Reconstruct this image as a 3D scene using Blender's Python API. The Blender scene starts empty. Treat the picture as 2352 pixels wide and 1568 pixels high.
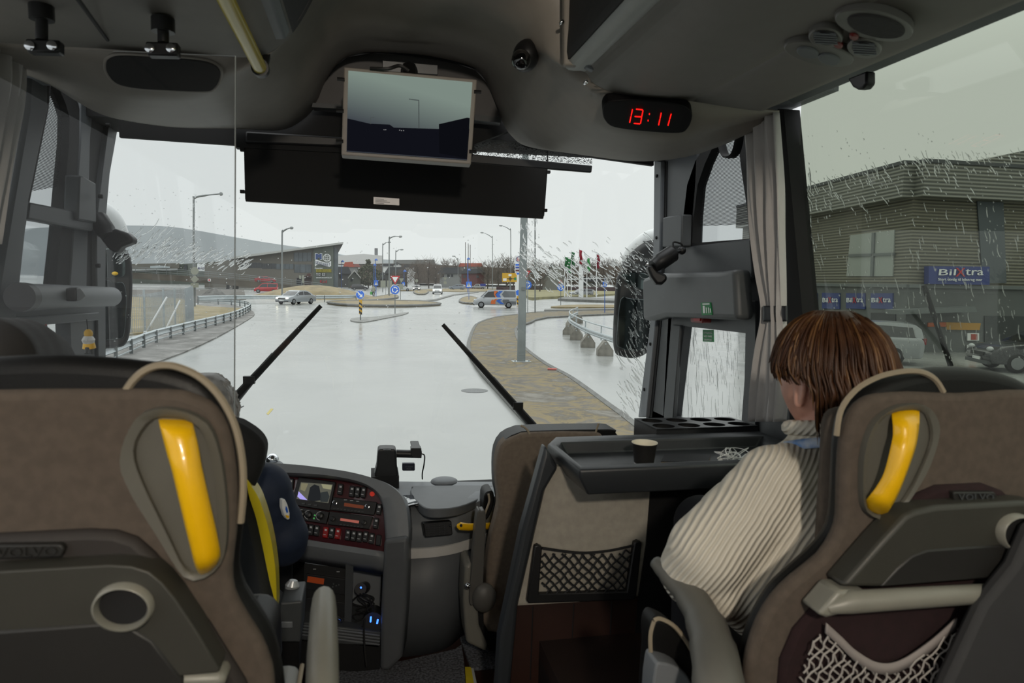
import bpy, bmesh, math, random
from mathutils import Vector, Matrix
random.seed(7)
C = bpy.context.scene.collection
V = Vector
# ------------------------------------------------------------------ camera, sky, exposure
F, CX, CY = 1600.0, 1176.0, 784.0
EYE = V((0, 0, 2.8))
YAW, PIT, ROL = math.radians(11.7), math.radians(4.97), math.radians(1.0)
fwd = V((math.sin(YAW)*math.cos(PIT), math.cos(YAW)*math.cos(PIT), -math.sin(PIT)))
r0 = V((math.cos(YAW), -math.sin(YAW), 0)); u0 = r0.cross(fwd)
rgt = r0*math.cos(ROL)+u0*math.sin(ROL); upv = u0*math.cos(ROL)-r0*math.sin(ROL)
cd = bpy.data.cameras.new('camera'); cam = bpy.data.objects.new('camera', cd); C.objects.link(cam)
cd.sensor_width = 36; cd.lens = 36*F/2352; cd.clip_start = .05; cd.clip_end = 3000
cam.matrix_world = Matrix(((rgt.x, upv.x, -fwd.x, EYE.x), (rgt.y, upv.y, -fwd.y, EYE.y), (rgt.z, upv.z, -fwd.z, EYE.z), (0, 0, 0, 1)))
cd.dof.use_dof = True; cd.dof.focus_distance = 8; cd.dof.aperture_fstop = 7
sc = bpy.context.scene; sc.camera = cam
sc.view_settings.view_transform = 'Standard'; sc.view_settings.look = 'None'
sc.view_settings.exposure = 0.0; sc.view_settings.gamma = 1
wd = bpy.data.worlds.new('overcast_sky'); sc.world = wd; wd.use_nodes = True
wn = wd.node_tree; wn.nodes.clear()
wo = wn.nodes.new('ShaderNodeOutputWorld'); wb = wn.nodes.new('ShaderNodeBackground')
wt = wn.nodes.new('ShaderNodeTexCoord'); wx = wn.nodes.new('ShaderNodeSeparateXYZ'); wr = wn.nodes.new('ShaderNodeValToRGB')
wn.links.new(wt.outputs['Generated'], wx.inputs[0]); wn.links.new(wx.outputs['Z'], wr.inputs[0])
wr.color_ramp.elements[0].position = 0.0; wr.color_ramp.elements[0].color = (.83, .86, .86, 1)
wr.color_ramp.elements[1].position = .6; wr.color_ramp.elements[1].color = (.90, .93, .935, 1)
wn.links.new(wr.outputs[0], wb.inputs[0])
wm0 = wn.nodes.new('ShaderNodeMapRange'); wm0.inputs[1].default_value = .24; wm0.inputs[2].default_value = .8; wm0.inputs[3].default_value = 1.0; wm0.inputs[4].default_value = 2.3   # overcast: brighter overhead
wn.links.new(wx.outputs['Z'], wm0.inputs[0]); wn.links.new(wm0.outputs[0], wb.inputs[1])
wn.links.new(wb.outputs[0], wo.inputs[0])
try:
    sc.cycles.max_bounces = 8; sc.cycles.diffuse_bounces = 4; sc.cycles.transparent_max_bounces = 24
    sc.cycles.caustics_reflective = False; sc.cycles.caustics_refractive = False
    sc.cycles.use_denoising = True
except Exception: pass
# ------------------------------------------------------------------ geometry helpers
def ray(u, v): return fwd+rgt*((u-CX)/F)-upv*((v-CY)/F)
def pd(u, v, d): return EYE+ray(u, v)*d
def PL(p, n):
    p, n = V(p), V(n)
    def f(u, v):
        r = ray(u, v); return EYE+r*((p-EYE).dot(n)/r.dot(n))
    f.n = n.normalized(); return f
def py(y): return PL((0, y, 0), (0, 1, 0))
def px(x): return PL((x, 0, 0), (1, 0, 0))
def pz(z): return PL((0, 0, z), (0, 0, 1))
G = pz(0)
def cr(p, n=4, closed=False):
    p = [V(a) for a in p]; m = len(p); out = []
    for i in range(m if closed else m-1):
        if closed: a, b, c, d = p[i-1], p[i], p[(i+1) % m], p[(i+2) % m]
        else: a, b, c, d = p[max(i-1, 0)], p[i], p[i+1], p[min(i+2, m-1)]
        for k in range(n):
            t = k/n
            out.append(.5*((2*b)+(c-a)*t+(2*a-5*b+4*c-d)*t*t+(3*b-a-3*c+d)*t**3))
    if not closed: out.append(p[-1])
    return out
def rs(p, n, closed=False):
    p = [V(a) for a in p]
    if closed: p = p+[p[0]]
    L = [0]
    for a, b in zip(p, p[1:]): L.append(L[-1]+(b-a).length)
    out = []; j = 0
    for i in range(n):
        s = L[-1]*i/(n if closed else n-1)
        while j < len(L)-2 and L[j+1] < s: j += 1
        t = (s-L[j])/max(L[j+1]-L[j], 1e-9); out.append(p[j].lerp(p[j+1], min(t, 1)))
    return out
def rnd(p, r, k=4):
    """round the corners of a polygon by radius r"""
    p = [V(a) for a in p]; out = []; m = len(p)
    for i in range(m):
        a, b, c = p[i-1], p[i], p[(i+1) % m]
        ra = min(r, (a-b).length*.48); rc = min(r, (c-b).length*.48)
        s, e = b+(a-b).normalized()*ra, b+(c-b).normalized()*rc
        for q in range(k+1):
            t = q/k; out.append(s*(1-t)**2+b*2*t*(1-t)+e*t*t)
    return out
def rect(u0_, v0, u1, v1): return [(u0_, v0), (u1, v0), (u1, v1), (u0_, v1)]
def ell(u, v, a, b, n=24, rot=0):
    o = []
    for i in range(n):
        t = 2*math.pi*i/n; x, y = a*math.cos(t), b*math.sin(t)
        o.append((u+x*math.cos(rot)-y*math.sin(rot), v+x*math.sin(rot)+y*math.cos(rot)))
    return o
def on(pl, uv): return [pl(a[0], a[1]) for a in uv]
class MB:
    def __init__(s): s.bm = bmesh.new()
    def vs(s, pts): return [s.bm.verts.new(p) for p in pts]
    def face(s, pts):
        try: return s.bm.faces.new(s.vs(pts))
        except Exception: return None
    def prism(s, pts, vec):
        vec = V(vec); a = s.vs(pts); b = s.vs([V(p)+vec for p in pts]); n = len(a)
        f = s.bm.faces
        f.new(a); f.new(b[::-1])
        for i in range(n): f.new((a[i-1], a[i], b[i], b[i-1]))
        return s
    def ring(s, A, B, vec):
        vec = V(vec); n = len(A)
        a, b = s.vs(A), s.vs(B); c, d = s.vs([V(p)+vec for p in A]), s.vs([V(p)+vec for p in B])
        for i in range(n):
            j = i-1
            for q in ((a[j], a[i], b[i], b[j]), (c[i], c[j], d[j], d[i]), (a[i], a[j], c[j], c[i]), (b[j], b[i], d[i], d[j])): s.bm.faces.new(q)
        return s
    def loft(s, rows, closed=False, cap=False, loop=False):
        R = [s.vs(r) for r in rows]; n = len(R[0])
        prs = list(zip(R, R[1:]))+([(R[-1], R[0])] if loop else [])
        for A, B in prs:
            for i in range(0 if closed else 1, n): s.bm.faces.new((A[i-1], A[i], B[i], B[i-1]))
        if cap: s.bm.faces.new(R[0][::-1]); s.bm.faces.new(R[-1])
        return s
    def tube(s, pts, r, n=8, closed=False, flat=None):
        pts = [V(p) for p in pts]; rows = []; m = len(pts); ref = None
        for i, p in enumerate(pts):
            a = pts[i-1] if (i > 0 or closed) else p; b = pts[(i+1) % m] if (i < m-1 or closed) else p
            t = (b-a).normalized()
            if ref is None: ref = V((0, 0, 1)) if abs(t.z) < .9 else V((1, 0, 0))
            x = (ref-t*ref.dot(t)).normalized(); ref = x; y = t.cross(x)
            q = r[i] if isinstance(r, (list, tuple)) else r
            fl = flat or 1
            rows.append([p+x*(q*math.cos(2*math.pi*k/n))+y*(q*fl*math.sin(2*math.pi*k/n)) for k in range(n)])
        s.loft(rows, closed=True, cap=not closed, loop=closed); return s
    def box(s, c, size, rot=None):
        M = Matrix.Translation(V(c)) @ (rot.to_4x4() if rot else Matrix()) @ Matrix.Diagonal((size[0], size[1], size[2], 1))
        bmesh.ops.create_cube(s.bm, size=1, matrix=M); return s
    def bx(s, x0, x1, y0, y1, z0, z1): return s.box(((x0+x1)/2, (y0+y1)/2, (z0+z1)/2), (x1-x0, y1-y0, z1-z0))
    def ball(s, c, r, n=16, rot=None):
        if not isinstance(r, (tuple, list)): r = (r, r, r)
        M = Matrix.Translation(V(c)) @ (rot.to_4x4() if rot else Matrix()) @ Matrix.Diagonal((r[0], r[1], r[2], 1))
        bmesh.ops.create_uvsphere(s.bm, u_segments=n, v_segments=max(6, n//2+2), radius=1, matrix=M); return s
    def lathe(s, c, ax, prof, n=20, capA=True, capB=True):
        ax = V(ax).normalized(); c = V(c); x = ax.orthogonal().normalized(); y = ax.cross(x)
        rows = [[c+ax*h+x*(r*math.cos(2*math.pi*k/n))+y*(r*math.sin(2*math.pi*k/n)) for k in range(n)] for r, h in prof]
        R = [s.vs(r) for r in rows]
        for A, B in zip(R, R[1:]):
            for i in range(n): s.bm.faces.new((A[i-1], A[i], B[i], B[i-1]))
        if capA: s.bm.faces.new(R[0][::-1])
        if capB: s.bm.faces.new(R[-1])
        return s
    def o(s, name, mat, parent=None, label=None, cat=None, group=None, kind=None, sm=40, bev=0, seg=2, sub=0, thick=0, weld=True):
        me = bpy.data.meshes.new(name); b = s.bm
        if weld and len(b.verts) < 60000: bmesh.ops.remove_doubles(b, verts=b.verts, dist=1e-6)
        bmesh.ops.recalc_face_normals(b, faces=b.faces)
        off = V((0, 0, 0)); p = parent
        while p: off = off+V(p.location); p = p.parent
        if off.length: bmesh.ops.translate(b, verts=b.verts, vec=-off)
        b.to_mesh(me); b.free(); me.materials.append(mat)
        me.polygons.foreach_set('use_smooth', [True]*len(me.polygons))
        if sm < 180:
            try: me.set_sharp_from_angle(angle=math.radians(sm))
            except Exception: pass
        ob = bpy.data.objects.new(name, me); C.objects.link(ob)
        if parent: ob.parent = parent
        if thick:
            m = ob.modifiers.new('solid', 'SOLIDIFY'); m.thickness = thick; m.offset = 0
        if bev:
            m = ob.modifiers.new('bevel', 'BEVEL'); m.width = bev; m.segments = seg; m.limit_method = 'ANGLE'; m.angle_limit = math.radians(50); m.harden_normals = False
        if sub:
            m = ob.modifiers.new('sub', 'SUBSURF'); m.levels = sub; m.render_levels = sub
        tag(ob, label, cat, group, kind); return ob
def tag(ob, label=None, cat=None, group=None, kind=None):
    if label: ob['label'] = label
    if cat: ob['category'] = cat
    if group: ob['group'] = group
    if kind: ob['kind'] = kind
    return ob
def thing(name, label, cat, loc=(0, 0, 0), group=None, rz=0):
    o = bpy.data.objects.new(name, None); C.objects.link(o); o.location = loc; o.empty_display_size = .1
    if rz: o.rotation_euler = (0, 0, rz)
    return tag(o, label, cat, group)
def kids(o): return [c for c in bpy.data.objects if c.parent == o]
def dup(root, loc, rz=0, label=None, group=None):
    r = root.copy(); C.objects.link(r); r.location = loc; r.rotation_euler = (0, 0, rz)
    if label: r['label'] = label
    if group: r['group'] = group
    for ch in kids(root):
        c = ch.copy(); C.objects.link(c); c.parent = r
        for g in kids(ch):
            d = g.copy(); C.objects.link(d); d.parent = c
    return r
def slab(name, uv, pl, t, mat, parent=None, **k):
    """outline on a plane given real thickness away from the eye"""
    pts = on(pl, uv); n = pl.n
    if n.dot(pts[0]-EYE) < 0: n = -n
    if t > 1 and getattr(pl, 'deep', 0):      # far buildings recede along the line of sight
        q = sum(pts, V())/len(pts)-EYE; q.z = 0; n = q.normalized()
    return MB().prism(pts, n*t).o(name, mat, parent, **k)
def frame(name, A, B, pl, t, mat, parent=None, n=48, **k):
    a, b = on(pl, rs(A, n, True)), on(pl, rs(B, n, True)); nn = pl.n
    if nn.dot(a[0]-EYE) < 0: nn = -nn
    return MB().ring(a, b, nn*t).o(name, mat, parent, **k)
def text_mb(s, P0, X, Y, t):
    """lettering: the glyph box is fitted to the parallelogram P0, P0+X, P0+Y"""
    c = bpy.data.curves.new('t', 'FONT'); c.body = s; c.resolution_u = 2; c.fill_mode = 'BOTH'
    ob = bpy.data.objects.new('t', c); C.objects.link(ob)
    dg = bpy.context.evaluated_depsgraph_get(); me = ob.evaluated_get(dg).to_mesh()
    m = MB(); m.bm.from_mesh(me); ob.to_mesh_clear(); bpy.data.objects.remove(ob); bpy.data.curves.remove(c)
    xs = [v.co.x for v in m.bm.verts]; ys = [v.co.y for v in m.bm.verts]
    a, b, e, g = min(xs), max(xs), min(ys), max(ys); N = X.cross(Y).normalized()
    for v in m.bm.verts:
        q = v.co.copy(); v.co = P0+X*((q.x-a)/(b-a))+Y*((q.y-e)/(g-e))
    r = bmesh.ops.extrude_face_region(m.bm, geom=list(m.bm.faces))
    bmesh.ops.translate(m.bm, verts=[x for x in r['geom'] if isinstance(x, bmesh.types.BMVert)], vec=N*t)
    return m
def txt(s, bl, br, tl, pl, mat, parent, name='lettering', t=.002, lift=.001, **k):
    P0, X, Y = pl(*bl), pl(*br)-pl(*bl), pl(*tl)-pl(*bl)
    N = X.cross(Y).normalized()
    return text_mb(s, P0+N*lift, X, Y, t).o(name, mat, parent, sm=20, **k)
# ------------------------------------------------------------------ materials
def lin(c): return tuple(((x/255)/12.92 if x/255 <= .04045 else ((x/255+.055)/1.055)**2.4) for x in c)
MT = {}
ALB = 1.0
def mat(name, rgb, rough=.5, metal=0, var=0, vs=20, bump=0, bs=60, spec=.5, coat=0, rgb2=None, emit=0):
    if name in MT: return MT[name]
    m = bpy.data.materials.new(name); m.use_nodes = True; t = m.node_tree; b = t.nodes['Principled BSDF']
    k_ = ALB if not emit else 1; col = tuple(x*k_ for x in lin(rgb))+(1,)
    b.inputs['Base Color'].default_value = col; b.inputs['Roughness'].default_value = rough; b.inputs['Metallic'].default_value = metal
    b.inputs['Specular IOR Level'].default_value = spec; b.inputs['Coat Weight'].default_value = coat
    if emit:
        b.inputs['Emission Color'].default_value = col; b.inputs['Emission Strength'].default_value = emit
    tc = t.nodes.new('ShaderNodeTexCoord')
    n = t.nodes.new('ShaderNodeTexNoise'); n.inputs['Scale'].default_value = vs; n.inputs['Detail'].default_value = 5
    t.links.new(tc.outputs['Object'], n.inputs['Vector'])
    r = t.nodes.new('ShaderNodeValToRGB'); v = var or .03
    c2 = tuple(x*k_ for x in lin(rgb2)) if rgb2 else tuple(x*(1+v) for x in col[:3])
    r.color_ramp.elements[0].color = tuple(x*(1-v) for x in col[:3])+(1,) if not rgb2 else col
    r.color_ramp.elements[1].color = tuple(c2)+(1,)
    r.color_ramp.elements[0].position = .35; r.color_ramp.elements[1].position = .65
    t.links.new(n.outputs[0], r.inputs[0]); t.links.new(r.outputs[0], b.inputs['Base Color'])
    if bump:
        n2 = t.nodes.new('ShaderNodeTexNoise'); n2.inputs['Scale'].default_value = bs; n2.inputs['Detail'].default_value = 3
        bp = t.nodes.new('ShaderNodeBump'); bp.inputs['Strength'].default_value = bump; bp.inputs['Distance'].default_value = .01
        t.links.new(tc.outputs['Object'], n2.inputs['Vector']); t.links.new(n2.outputs[0], bp.inputs['Height']); t.links.new(bp.outputs[0], b.inputs['Normal'])
    MT[name] = m; return m
def glass(name, tint, refl=.06, rough=.0, haze=0):
    m = bpy.data.materials.new(name); m.use_nodes = True; t = m.node_tree; t.nodes.clear()
    o = t.nodes.new('ShaderNodeOutputMaterial'); tr = t.nodes.new('ShaderNodeBsdfTransparent'); g = t.nodes.new('ShaderNodeBsdfGlossy')
    mx = t.nodes.new('ShaderNodeMixShader'); lw = t.nodes.new('ShaderNodeLayerWeight'); lw.inputs[0].default_value = .5
    pw = t.nodes.new('ShaderNodeMath'); pw.operation = 'POWER'; pw.inputs[1].default_value = 5
    fr = t.nodes.new('ShaderNodeMath'); fr.operation = 'MULTIPLY_ADD'; fr.inputs[1].default_value = .7; fr.inputs[2].default_value = refl*.5
    t.links.new(lw.outputs['Facing'], pw.inputs[0]); t.links.new(pw.outputs[0], fr.inputs[0])
    tr.inputs[0].default_value = tuple(tint)+(1,); g.inputs['Roughness'].default_value = rough
    t.links.new(fr.outputs[0], mx.inputs[0]); t.links.new(tr.outputs[0], mx.inputs[1]); t.links.new(g.outputs[0], mx.inputs[2])
    last = mx
    if haze:
        df = t.nodes.new('ShaderNodeBsdfDiffuse'); m2 = t.nodes.new('ShaderNodeMixShader'); m2.inputs[0].default_value = haze
        df.inputs[0].default_value = (.8, .8, .8, 1)
        t.links.new(mx.outputs[0], m2.inputs[1]); t.links.new(df.outputs[0], m2.inputs[2]); last = m2
    t.links.new(last.outputs[0], o.inputs[0]); return m
def mesh_shade(name, rgb, holes, scale, axis='Z'):
    """woven or slotted sun film: fine see-through slots in a thin dark sheet"""
    m = bpy.data.materials.new(name); m.use_nodes = True; t = m.node_tree; b = t.nodes['Principled BSDF']; o = t.nodes['Material Output']
    b.inputs['Base Color'].default_value = lin(rgb)+(1,); b.inputs['Roughness'].default_value = .7
    tc = t.nodes.new('ShaderNodeTexCoord'); sp = t.nodes.new('ShaderNodeSeparateXYZ'); t.links.new(tc.outputs['Object'], sp.inputs[0])
    mu = t.nodes.new('ShaderNodeMath'); mu.operation = 'MULTIPLY'; mu.inputs[1].default_value = scale
    fr = t.nodes.new('ShaderNodeMath'); fr.operation = 'FRACT'; gt = t.nodes.new('ShaderNodeMath'); gt.operation = 'LESS_THAN'; gt.inputs[1].default_value = holes
    t.links.new(sp.outputs[axis], mu.inputs[0]); t.links.new(mu.outputs[0], fr.inputs[0]); t.links.new(fr.outputs[0], gt.inputs[0])
    tr = t.nodes.new('ShaderNodeBsdfTransparent'); mx = t.nodes.new('ShaderNodeMixShader')
    t.links.new(gt.outputs[0], mx.inputs[0]); t.links.new(b.outputs[0], mx.inputs[1]); t.links.new(tr.outputs[0], mx.inputs[2]); t.links.new(mx.outputs[0], o.inputs[0])
    return m
M_ceil = mat('ceiling_plastic', (128, 123, 116), .6, bump=.05, bs=900)
M_dome = mat('dome_plastic', (146, 139, 130), .5, bump=.05, bs=900)
M_dark = mat('dark_lining', (62, 60, 60), .8, var=.1, vs=80)
M_blk = mat('black_plastic', (20, 20, 21), .45)
M_blkm = mat('black_matt', (13, 13, 14), .8)
M_mid = mat('mid_grey_trim', (92, 95, 98), .5, bump=.05, bs=900)
M_post = mat('grey_post', (66, 70, 73), .5, bump=.05, bs=900)
M_gry = mat('grey_trim', (116, 120, 124), .5, bump=.05, bs=900)
M_gryd = mat('dark_grey_trim', (68, 71, 73), .5, bump=.05, bs=900)
M_char = mat('charcoal_trim', (46, 49, 52), .42, bump=.08, bs=900)
M_alu = mat('aluminium_rail', (190, 192, 188), .45, .05)
M_yel = mat('yellow_plastic', (246, 190, 8), .35, coat=.3)
M_yelr = mat('yellow_rail', (196, 176, 30), .35, coat=.3)
M_chrome = mat('chrome', (215, 218, 222), .15, 1)
M_steel = mat('galvanised_steel', (165, 172, 174), .45, .5, var=.08, vs=8)
M_white = mat('white_paint', (232, 234, 234), .5)
M_red = mat('red_paint', (190, 22, 28), .4)
M_blue = mat('sign_blue', (28, 96, 205), .45)
M_ltr = mat('white_letter', (238, 240, 240), .5)
M_grn = mat('sign_green', (10, 122, 62), .5)
G_wind = glass('windscreen_glass', (.97, .98, .97))
G_side = glass('tinted_side_glass', (.70, .725, .665))
G_door = glass('door_glass', (.93, .94, .93))
G_plexi = glass('clear_acrylic', (.95, .955, .96), refl=.03, haze=.004)
G_quart = glass('quarter_glass', (.76, .78, .78))
XL, XR, FZ, DZ = -1.06, 1.36, 1.73, 1.35
# ------------------------------------------------------------------ bus shell (setting)
ST = dict(kind='structure')
b_ = MB(); b_.bx(-1.15, 1.42, -2.6, 1.45, FZ-.05, FZ); b_.bx(.5, 1.42, 1.45, 1.96, FZ-.05, FZ); b_.o('floor', mat('aisle_floor', (34, 22, 18), .5, var=.2, vs=6), **ST)
M_wood = mat('wood_strip_floor', (44, 24, 18), .45, var=.3, vs=5)
MB().bx(-1.15, 1.42, 1.4, 3.3, DZ-.06, DZ).o('floor', M_wood, **ST)
b_ = MB(); b_.bx(-1.15, .5, 1.41, 1.45, DZ, FZ-.05); b_.bx(.5, .54, 1.45, 1.96, DZ, FZ-.05); b_.bx(.5, 1.42, 1.93, 1.96, DZ, FZ-.05); b_.o('trim_1', M_blk, **ST)
R_ = [(-140, 84), (60, 96), (200, 104), (330, 112), (450, 119), (540, 126), (600, 122), (640, 100), (668, 72), (690, 40), (712, 0), (745, -60), (830, -105), (960, -110), (1100, -90), (1240, -60), (1296, -30), (1300, 60), (1298, 148), (1345, 160), (1370, 190), (1430, 213), (1510, 222), (1590, 228), (1680, 242), (1750, 251), (1790, 256)]
A_ = [(-40, 130), (60, 150), (150, 180), (250, 212), (340, 226), (440, 226), (520, 205), (590, 170), (640, 115), (672, 75), (702, 25), (750, -20), (830, -48), (925, -30), (1000, 2), (1080, 12), (1140, 30), (1182, 60), (1206, 98), (1222, 140), (1258, 178), (1310, 230), (1375, 284), (1460, 310), (1560, 318), (1660, 292), (1768, 264)]
L_ = [(30, 124), (80, 158), (118, 180), (165, 220), (215, 252), (275, 272), (400, 290), (540, 293), (640, 297), (690, 276), (725, 240), (745, 190), (770, 152), (798, 130), (850, 121), (950, 126), (1040, 142), (1092, 160), (1118, 190), (1135, 232), (1152, 272), (1176, 310), (1215, 335), (1330, 352), (1450, 364), (1590, 348), (1762, 266)]
NN = 27
def edge_y(i):   # the ends meet the side walls, so they sit further back
    return min(1, i/5), min(1, (NN-1-i)/4)
def rowpts(K, y, yl, yr):
    o = []
    for i, (u, v) in enumerate(K):
        a, b = edge_y(i); yy = yl+(y-yl)*a if a < 1 else (yr+(y-yr)*b if b < 1 else y); o.append(py(yy)(u, v))
    return o
rR, rA, rL = rowpts(R_, 1.95, 2.0, 2.05), rowpts(A_, 2.15, 2.2, 2.12), rowpts(L_, 2.9, 2.45, 2.16)
k = 4
rR, rA, rL = cr(rR, k), cr(rA, k), cr(rL, k)
def mid(a, b, t, push): return [p.lerp(q, t)+push for p, q in zip(a, b)]
rows = [rR, mid(rR, rA, .5, V((0, -.015, 0))), mid(rR, rA, .92, V((0, -.01, 0))), mid(rA, rL, .06, V((0, 0, 0))), mid(rA, rL, .35, V((0, 0, -.02))), mid(rA, rL, .7, V((0, 0, -.025))), rL]
cn = MB().loft(rows).o('ceiling', M_dome, thick=.008, sm=50, **ST); cn.name = 'ceiling'
# rack undersides and ceiling run back along the bus from that front edge
zt_b = px(XR)(1790, 256).z+.46
iA, iB, iC = 5*k, 18*k, 26*k
def run(i, j, y0=-2.6): return [rR[i:j+1], [V((p.x, y0, p.z)) for p in rR[i:j+1]]]
MB().loft(run(0, 8*k)).o('ceiling', M_ceil, thick=.012, sm=30, **ST)
zb_ = FZ+.62
MB().bx(-1.15, 1.45, -2.66, -2.6, zt_b-.42, zt_b).o('wall_back', M_dark, **ST)
MB().bx(-1.15, 1.45, -2.66, -2.6, FZ-.05, zb_).o('wall_back', mat('rear_bulkhead', (96, 92, 88), .9), **ST)
MB().loft(run(11*k, 16*k)).o('ceiling', M_ceil, thick=.012, sm=30, **ST)
MB().loft(run(19*k, 23*k)).o('ceiling', M_ceil, thick=.012, sm=30, **ST)
MB().loft(run(23*k, 25*k)).o('ceiling', M_ceil, thick=.012, sm=30, **ST)
# open luggage racks: dark lining, pale rim
MB().loft(run(8*k, 11*k)).o('trim_2', M_dark, thick=.012, **ST)
MB().loft(run(16*k, 18*k)).o('trim_2', M_dark, thick=.012, **ST)
# right rack: frame bracket, dark end panel, rail
rk = thing('luggage_rack', 'overhead luggage rack with pale grey rail above the right seats', 'rack', py(1.9)(1345, 150))
P = py(1.90)
slab('end_frame', [(1296, -40), (1322, -40), (1325, 20), (1338, 80), (1358, 128), (1352, 150), (1296, 149)], P, .03, M_dome, rk, bev=.006)
slab('end_panel', [(1322, -40), (1550, -40), (1352, 130), (1336, 84), (1324, 20)], py(1.93), .02, M_dark, rk)
a0, a1 = py(1.9)(1352, 150), py(1.9)(1372, 122); dz = V((0, -2.6, 0))
MB().loft(run(18*k, 19*k)).o('rail', M_alu, rk, thick=.012)
slab('end_cap', [(1346, 152), (1356, 116), (1384, 104), (1392, 132), (1368, 162)], py(1.895), .03, M_gry, rk, bev=.006)
rl = thing('luggage_rack', 'overhead luggage rack with grey rim beside the yellow rail', 'rack', py(1.9)(650, 90))
MB().prism(on(py(1.9), [(628, 92), (655, 92), (668, 70), (645, 62)]), dz).o('rail', M_gry, rl, bev=.006)
slab('end_panel', [(655, 82), (642, 20), (642, -60), (760, -60), (716, -8), (690, 40)], py(1.92), .02, M_dark, rl)
# screws
for j, (u, v) in enumerate(((1291, 50), (1346, 188))):
    p = py(1.9)(u, v); MB().lathe(p, (0, -1, 0), [(.006, -.01), (.006, .002), (.003, .004)], 10).o('screw', M_chrome, rk)
# seams between panels of the left ceiling
MB().tube([p+V((0, 0, -.004)) for p in (py(1.9)(247, 88), py(1.2)(155, -40))], .004).o('trim_3', M_blkm, **ST)
# side rails over the windows
def railR(name, A, B, y1, y0, t, m):
    a = [px(XR)(u, v) for u, v in (A, B)]
w0, w1 = px(XR)(1790, 256), px(XR)(2352, 20)
zt = w0.z
MB().prism([V((XR, 2.1, zt)), V((XR-.12, 2.06, zt+.03)), V((XR-.12, 2.06, zt+.10)), V((XR, 2.1, zt+.10))], (0, -4.66, 0)).o('trim_4', M_gry, bev=.008, **ST)
MB().prism([V((XL, 2.2, zt-.02)), V((XL+.1, 2.2, zt)), V((XL+.1, 2.2, zt+.1)), V((XL, 2.2, zt+.1))], (0, -4.8, 0)).o('trim_4', M_gry, bev=.008, **ST)
MB().bx(-1.15, 1.45, -2.6, 2.2, zt+.42, zt+.46).o('roof', M_dark, **ST)
# right wall below the window and front post
zb = FZ+.72
MB().bx(XR, XR+.06, -2.6, 2.15, FZ, zb).o('wall_right', M_gryd, **ST)
MB().bx(XL-.06, XL, -2.6, 2.3, FZ, zb).o('wall_left', M_gryd, **ST)
# big tinted side pane
m_ = MB(); m_.bx(XR+.04, XR+.046, -2.6, 2.12, zb-.02, zt+.08); m_.o('window_2', G_side, **ST)
slab('trim_5', [(1786, 250), (1800, 250), (1845, 740), (1850, 1010), (1815, 1010), (1806, 740)], px(XR-.005), .06, M_blkm, **ST)
slab('trim_6', [(1700, 262), (1788, 262), (1808, 500), (1812, 740), (1812, 1010), (1700, 1010), (1720, 740), (1722, 560), (1712, 430)], px(XR+.012), .05, M_gryd, **ST)
# right front wall: pillar, quarter window, door
PR = px(XR)
slab('trim_7', [(1502, 366), (1519, 370), (1517, 480), (1515, 560), (1506, 735), (1484, 958), (1465, 958), (1494, 732), (1500, 560), (1501, 470)], px(XR-.02), .05, M_gry, bev=.006, **ST)
slab('trim_8', [(1519, 366), (1600, 348), (1597, 420), (1590, 502), (1588, 570), (1545, 640), (1542, 735), (1524, 960), (1484, 960), (1506, 735), (1515, 560)], px(XR), .05, M_char, **ST)
slab('trim_8', [(1519, 372), (1532, 370), (1530, 500), (1519, 735), (1497, 958), (1484, 958), (1506, 735), (1515, 560), (1517, 480)], px(XR-.003), .01, M_blkm, **ST)
q_in = [(1593, 502), (1602, 425), (1619, 376), (1643, 324), (1663, 306), (1692, 300), (1702, 385), (1716, 480), (1722, 548), (1590, 558)]
q_out = [(1568, 510), (1578, 425), (1597, 370), (1622, 330), (1650, 285), (1706, 270), (1718, 385), (1730, 480), (1736, 560), (1566, 575)]
MB().ring(on(PR, q_out), on(PR, q_in), (.04, 0, 0)).o('trim_9', M_blkm, **ST)
slab('window_3', q_in, px(XR+.035), .004, G_quart, **ST)
SH = mesh_shade('slotted_sun_film', (18, 18, 20), .5, 190)
slab('window_3', [(a, min(b, 515)) for a, b in q_in[:-2]]+[(1719, 515), (1592, 520)], px(XR+.03), .001, SH, **ST)
slab('trim_10', [(1543, 570), (1722, 549), (1728, 640), (1541, 640)], px(XR-.01), .05, M_char, bev=.004, **ST)
# door header box
hb = MB(); o_ = [(1506, 640), (1540, 628), (1690, 624), (1728, 618), (1735, 735), (1560, 728), (1538, 734), (1530, 736), (1508, 736)]
hp = on(px(XR-.03), o_); hb.prism(hp, (-.07, 0, 0)); hb.o('trim_11', mat('door_header_grey', (84, 87, 88), .45, bump=.05, bs=900), bev=.02, seg=3, **ST)
slab('trim_12', [(1522, 500), (1532, 497), (1566, 492), (1564, 566), (1521, 567)], px(XR-.05), .05, M_gryd, bev=.006, **ST)
# door leaf
d_out = [(1536, 700), (1735, 690), (1735, 1010), (1520, 1010)]; d_in = [(1571, 749), (1712, 765), (1708, 972), (1547, 958)]
MB().ring(on(PR, d_out), on(PR, d_in), (.04, 0, 0)).o('door_1', M_char, bev=.004, **ST)
slab('door_1', [(1544, 745), (1562, 747), (1545, 962), (1524, 960)], px(XR-.012), .02, M_gryd, bev=.004, **ST)
slab('window_4', d_in, px(XR+.03), .005, G_door, **ST)
# right lower front (below door glass, by the stairwell)
MB().bx(XR, XR+.05, 2.1, 3.2, DZ, 2.8-.62).o('wall_right', M_char, **ST)
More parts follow.
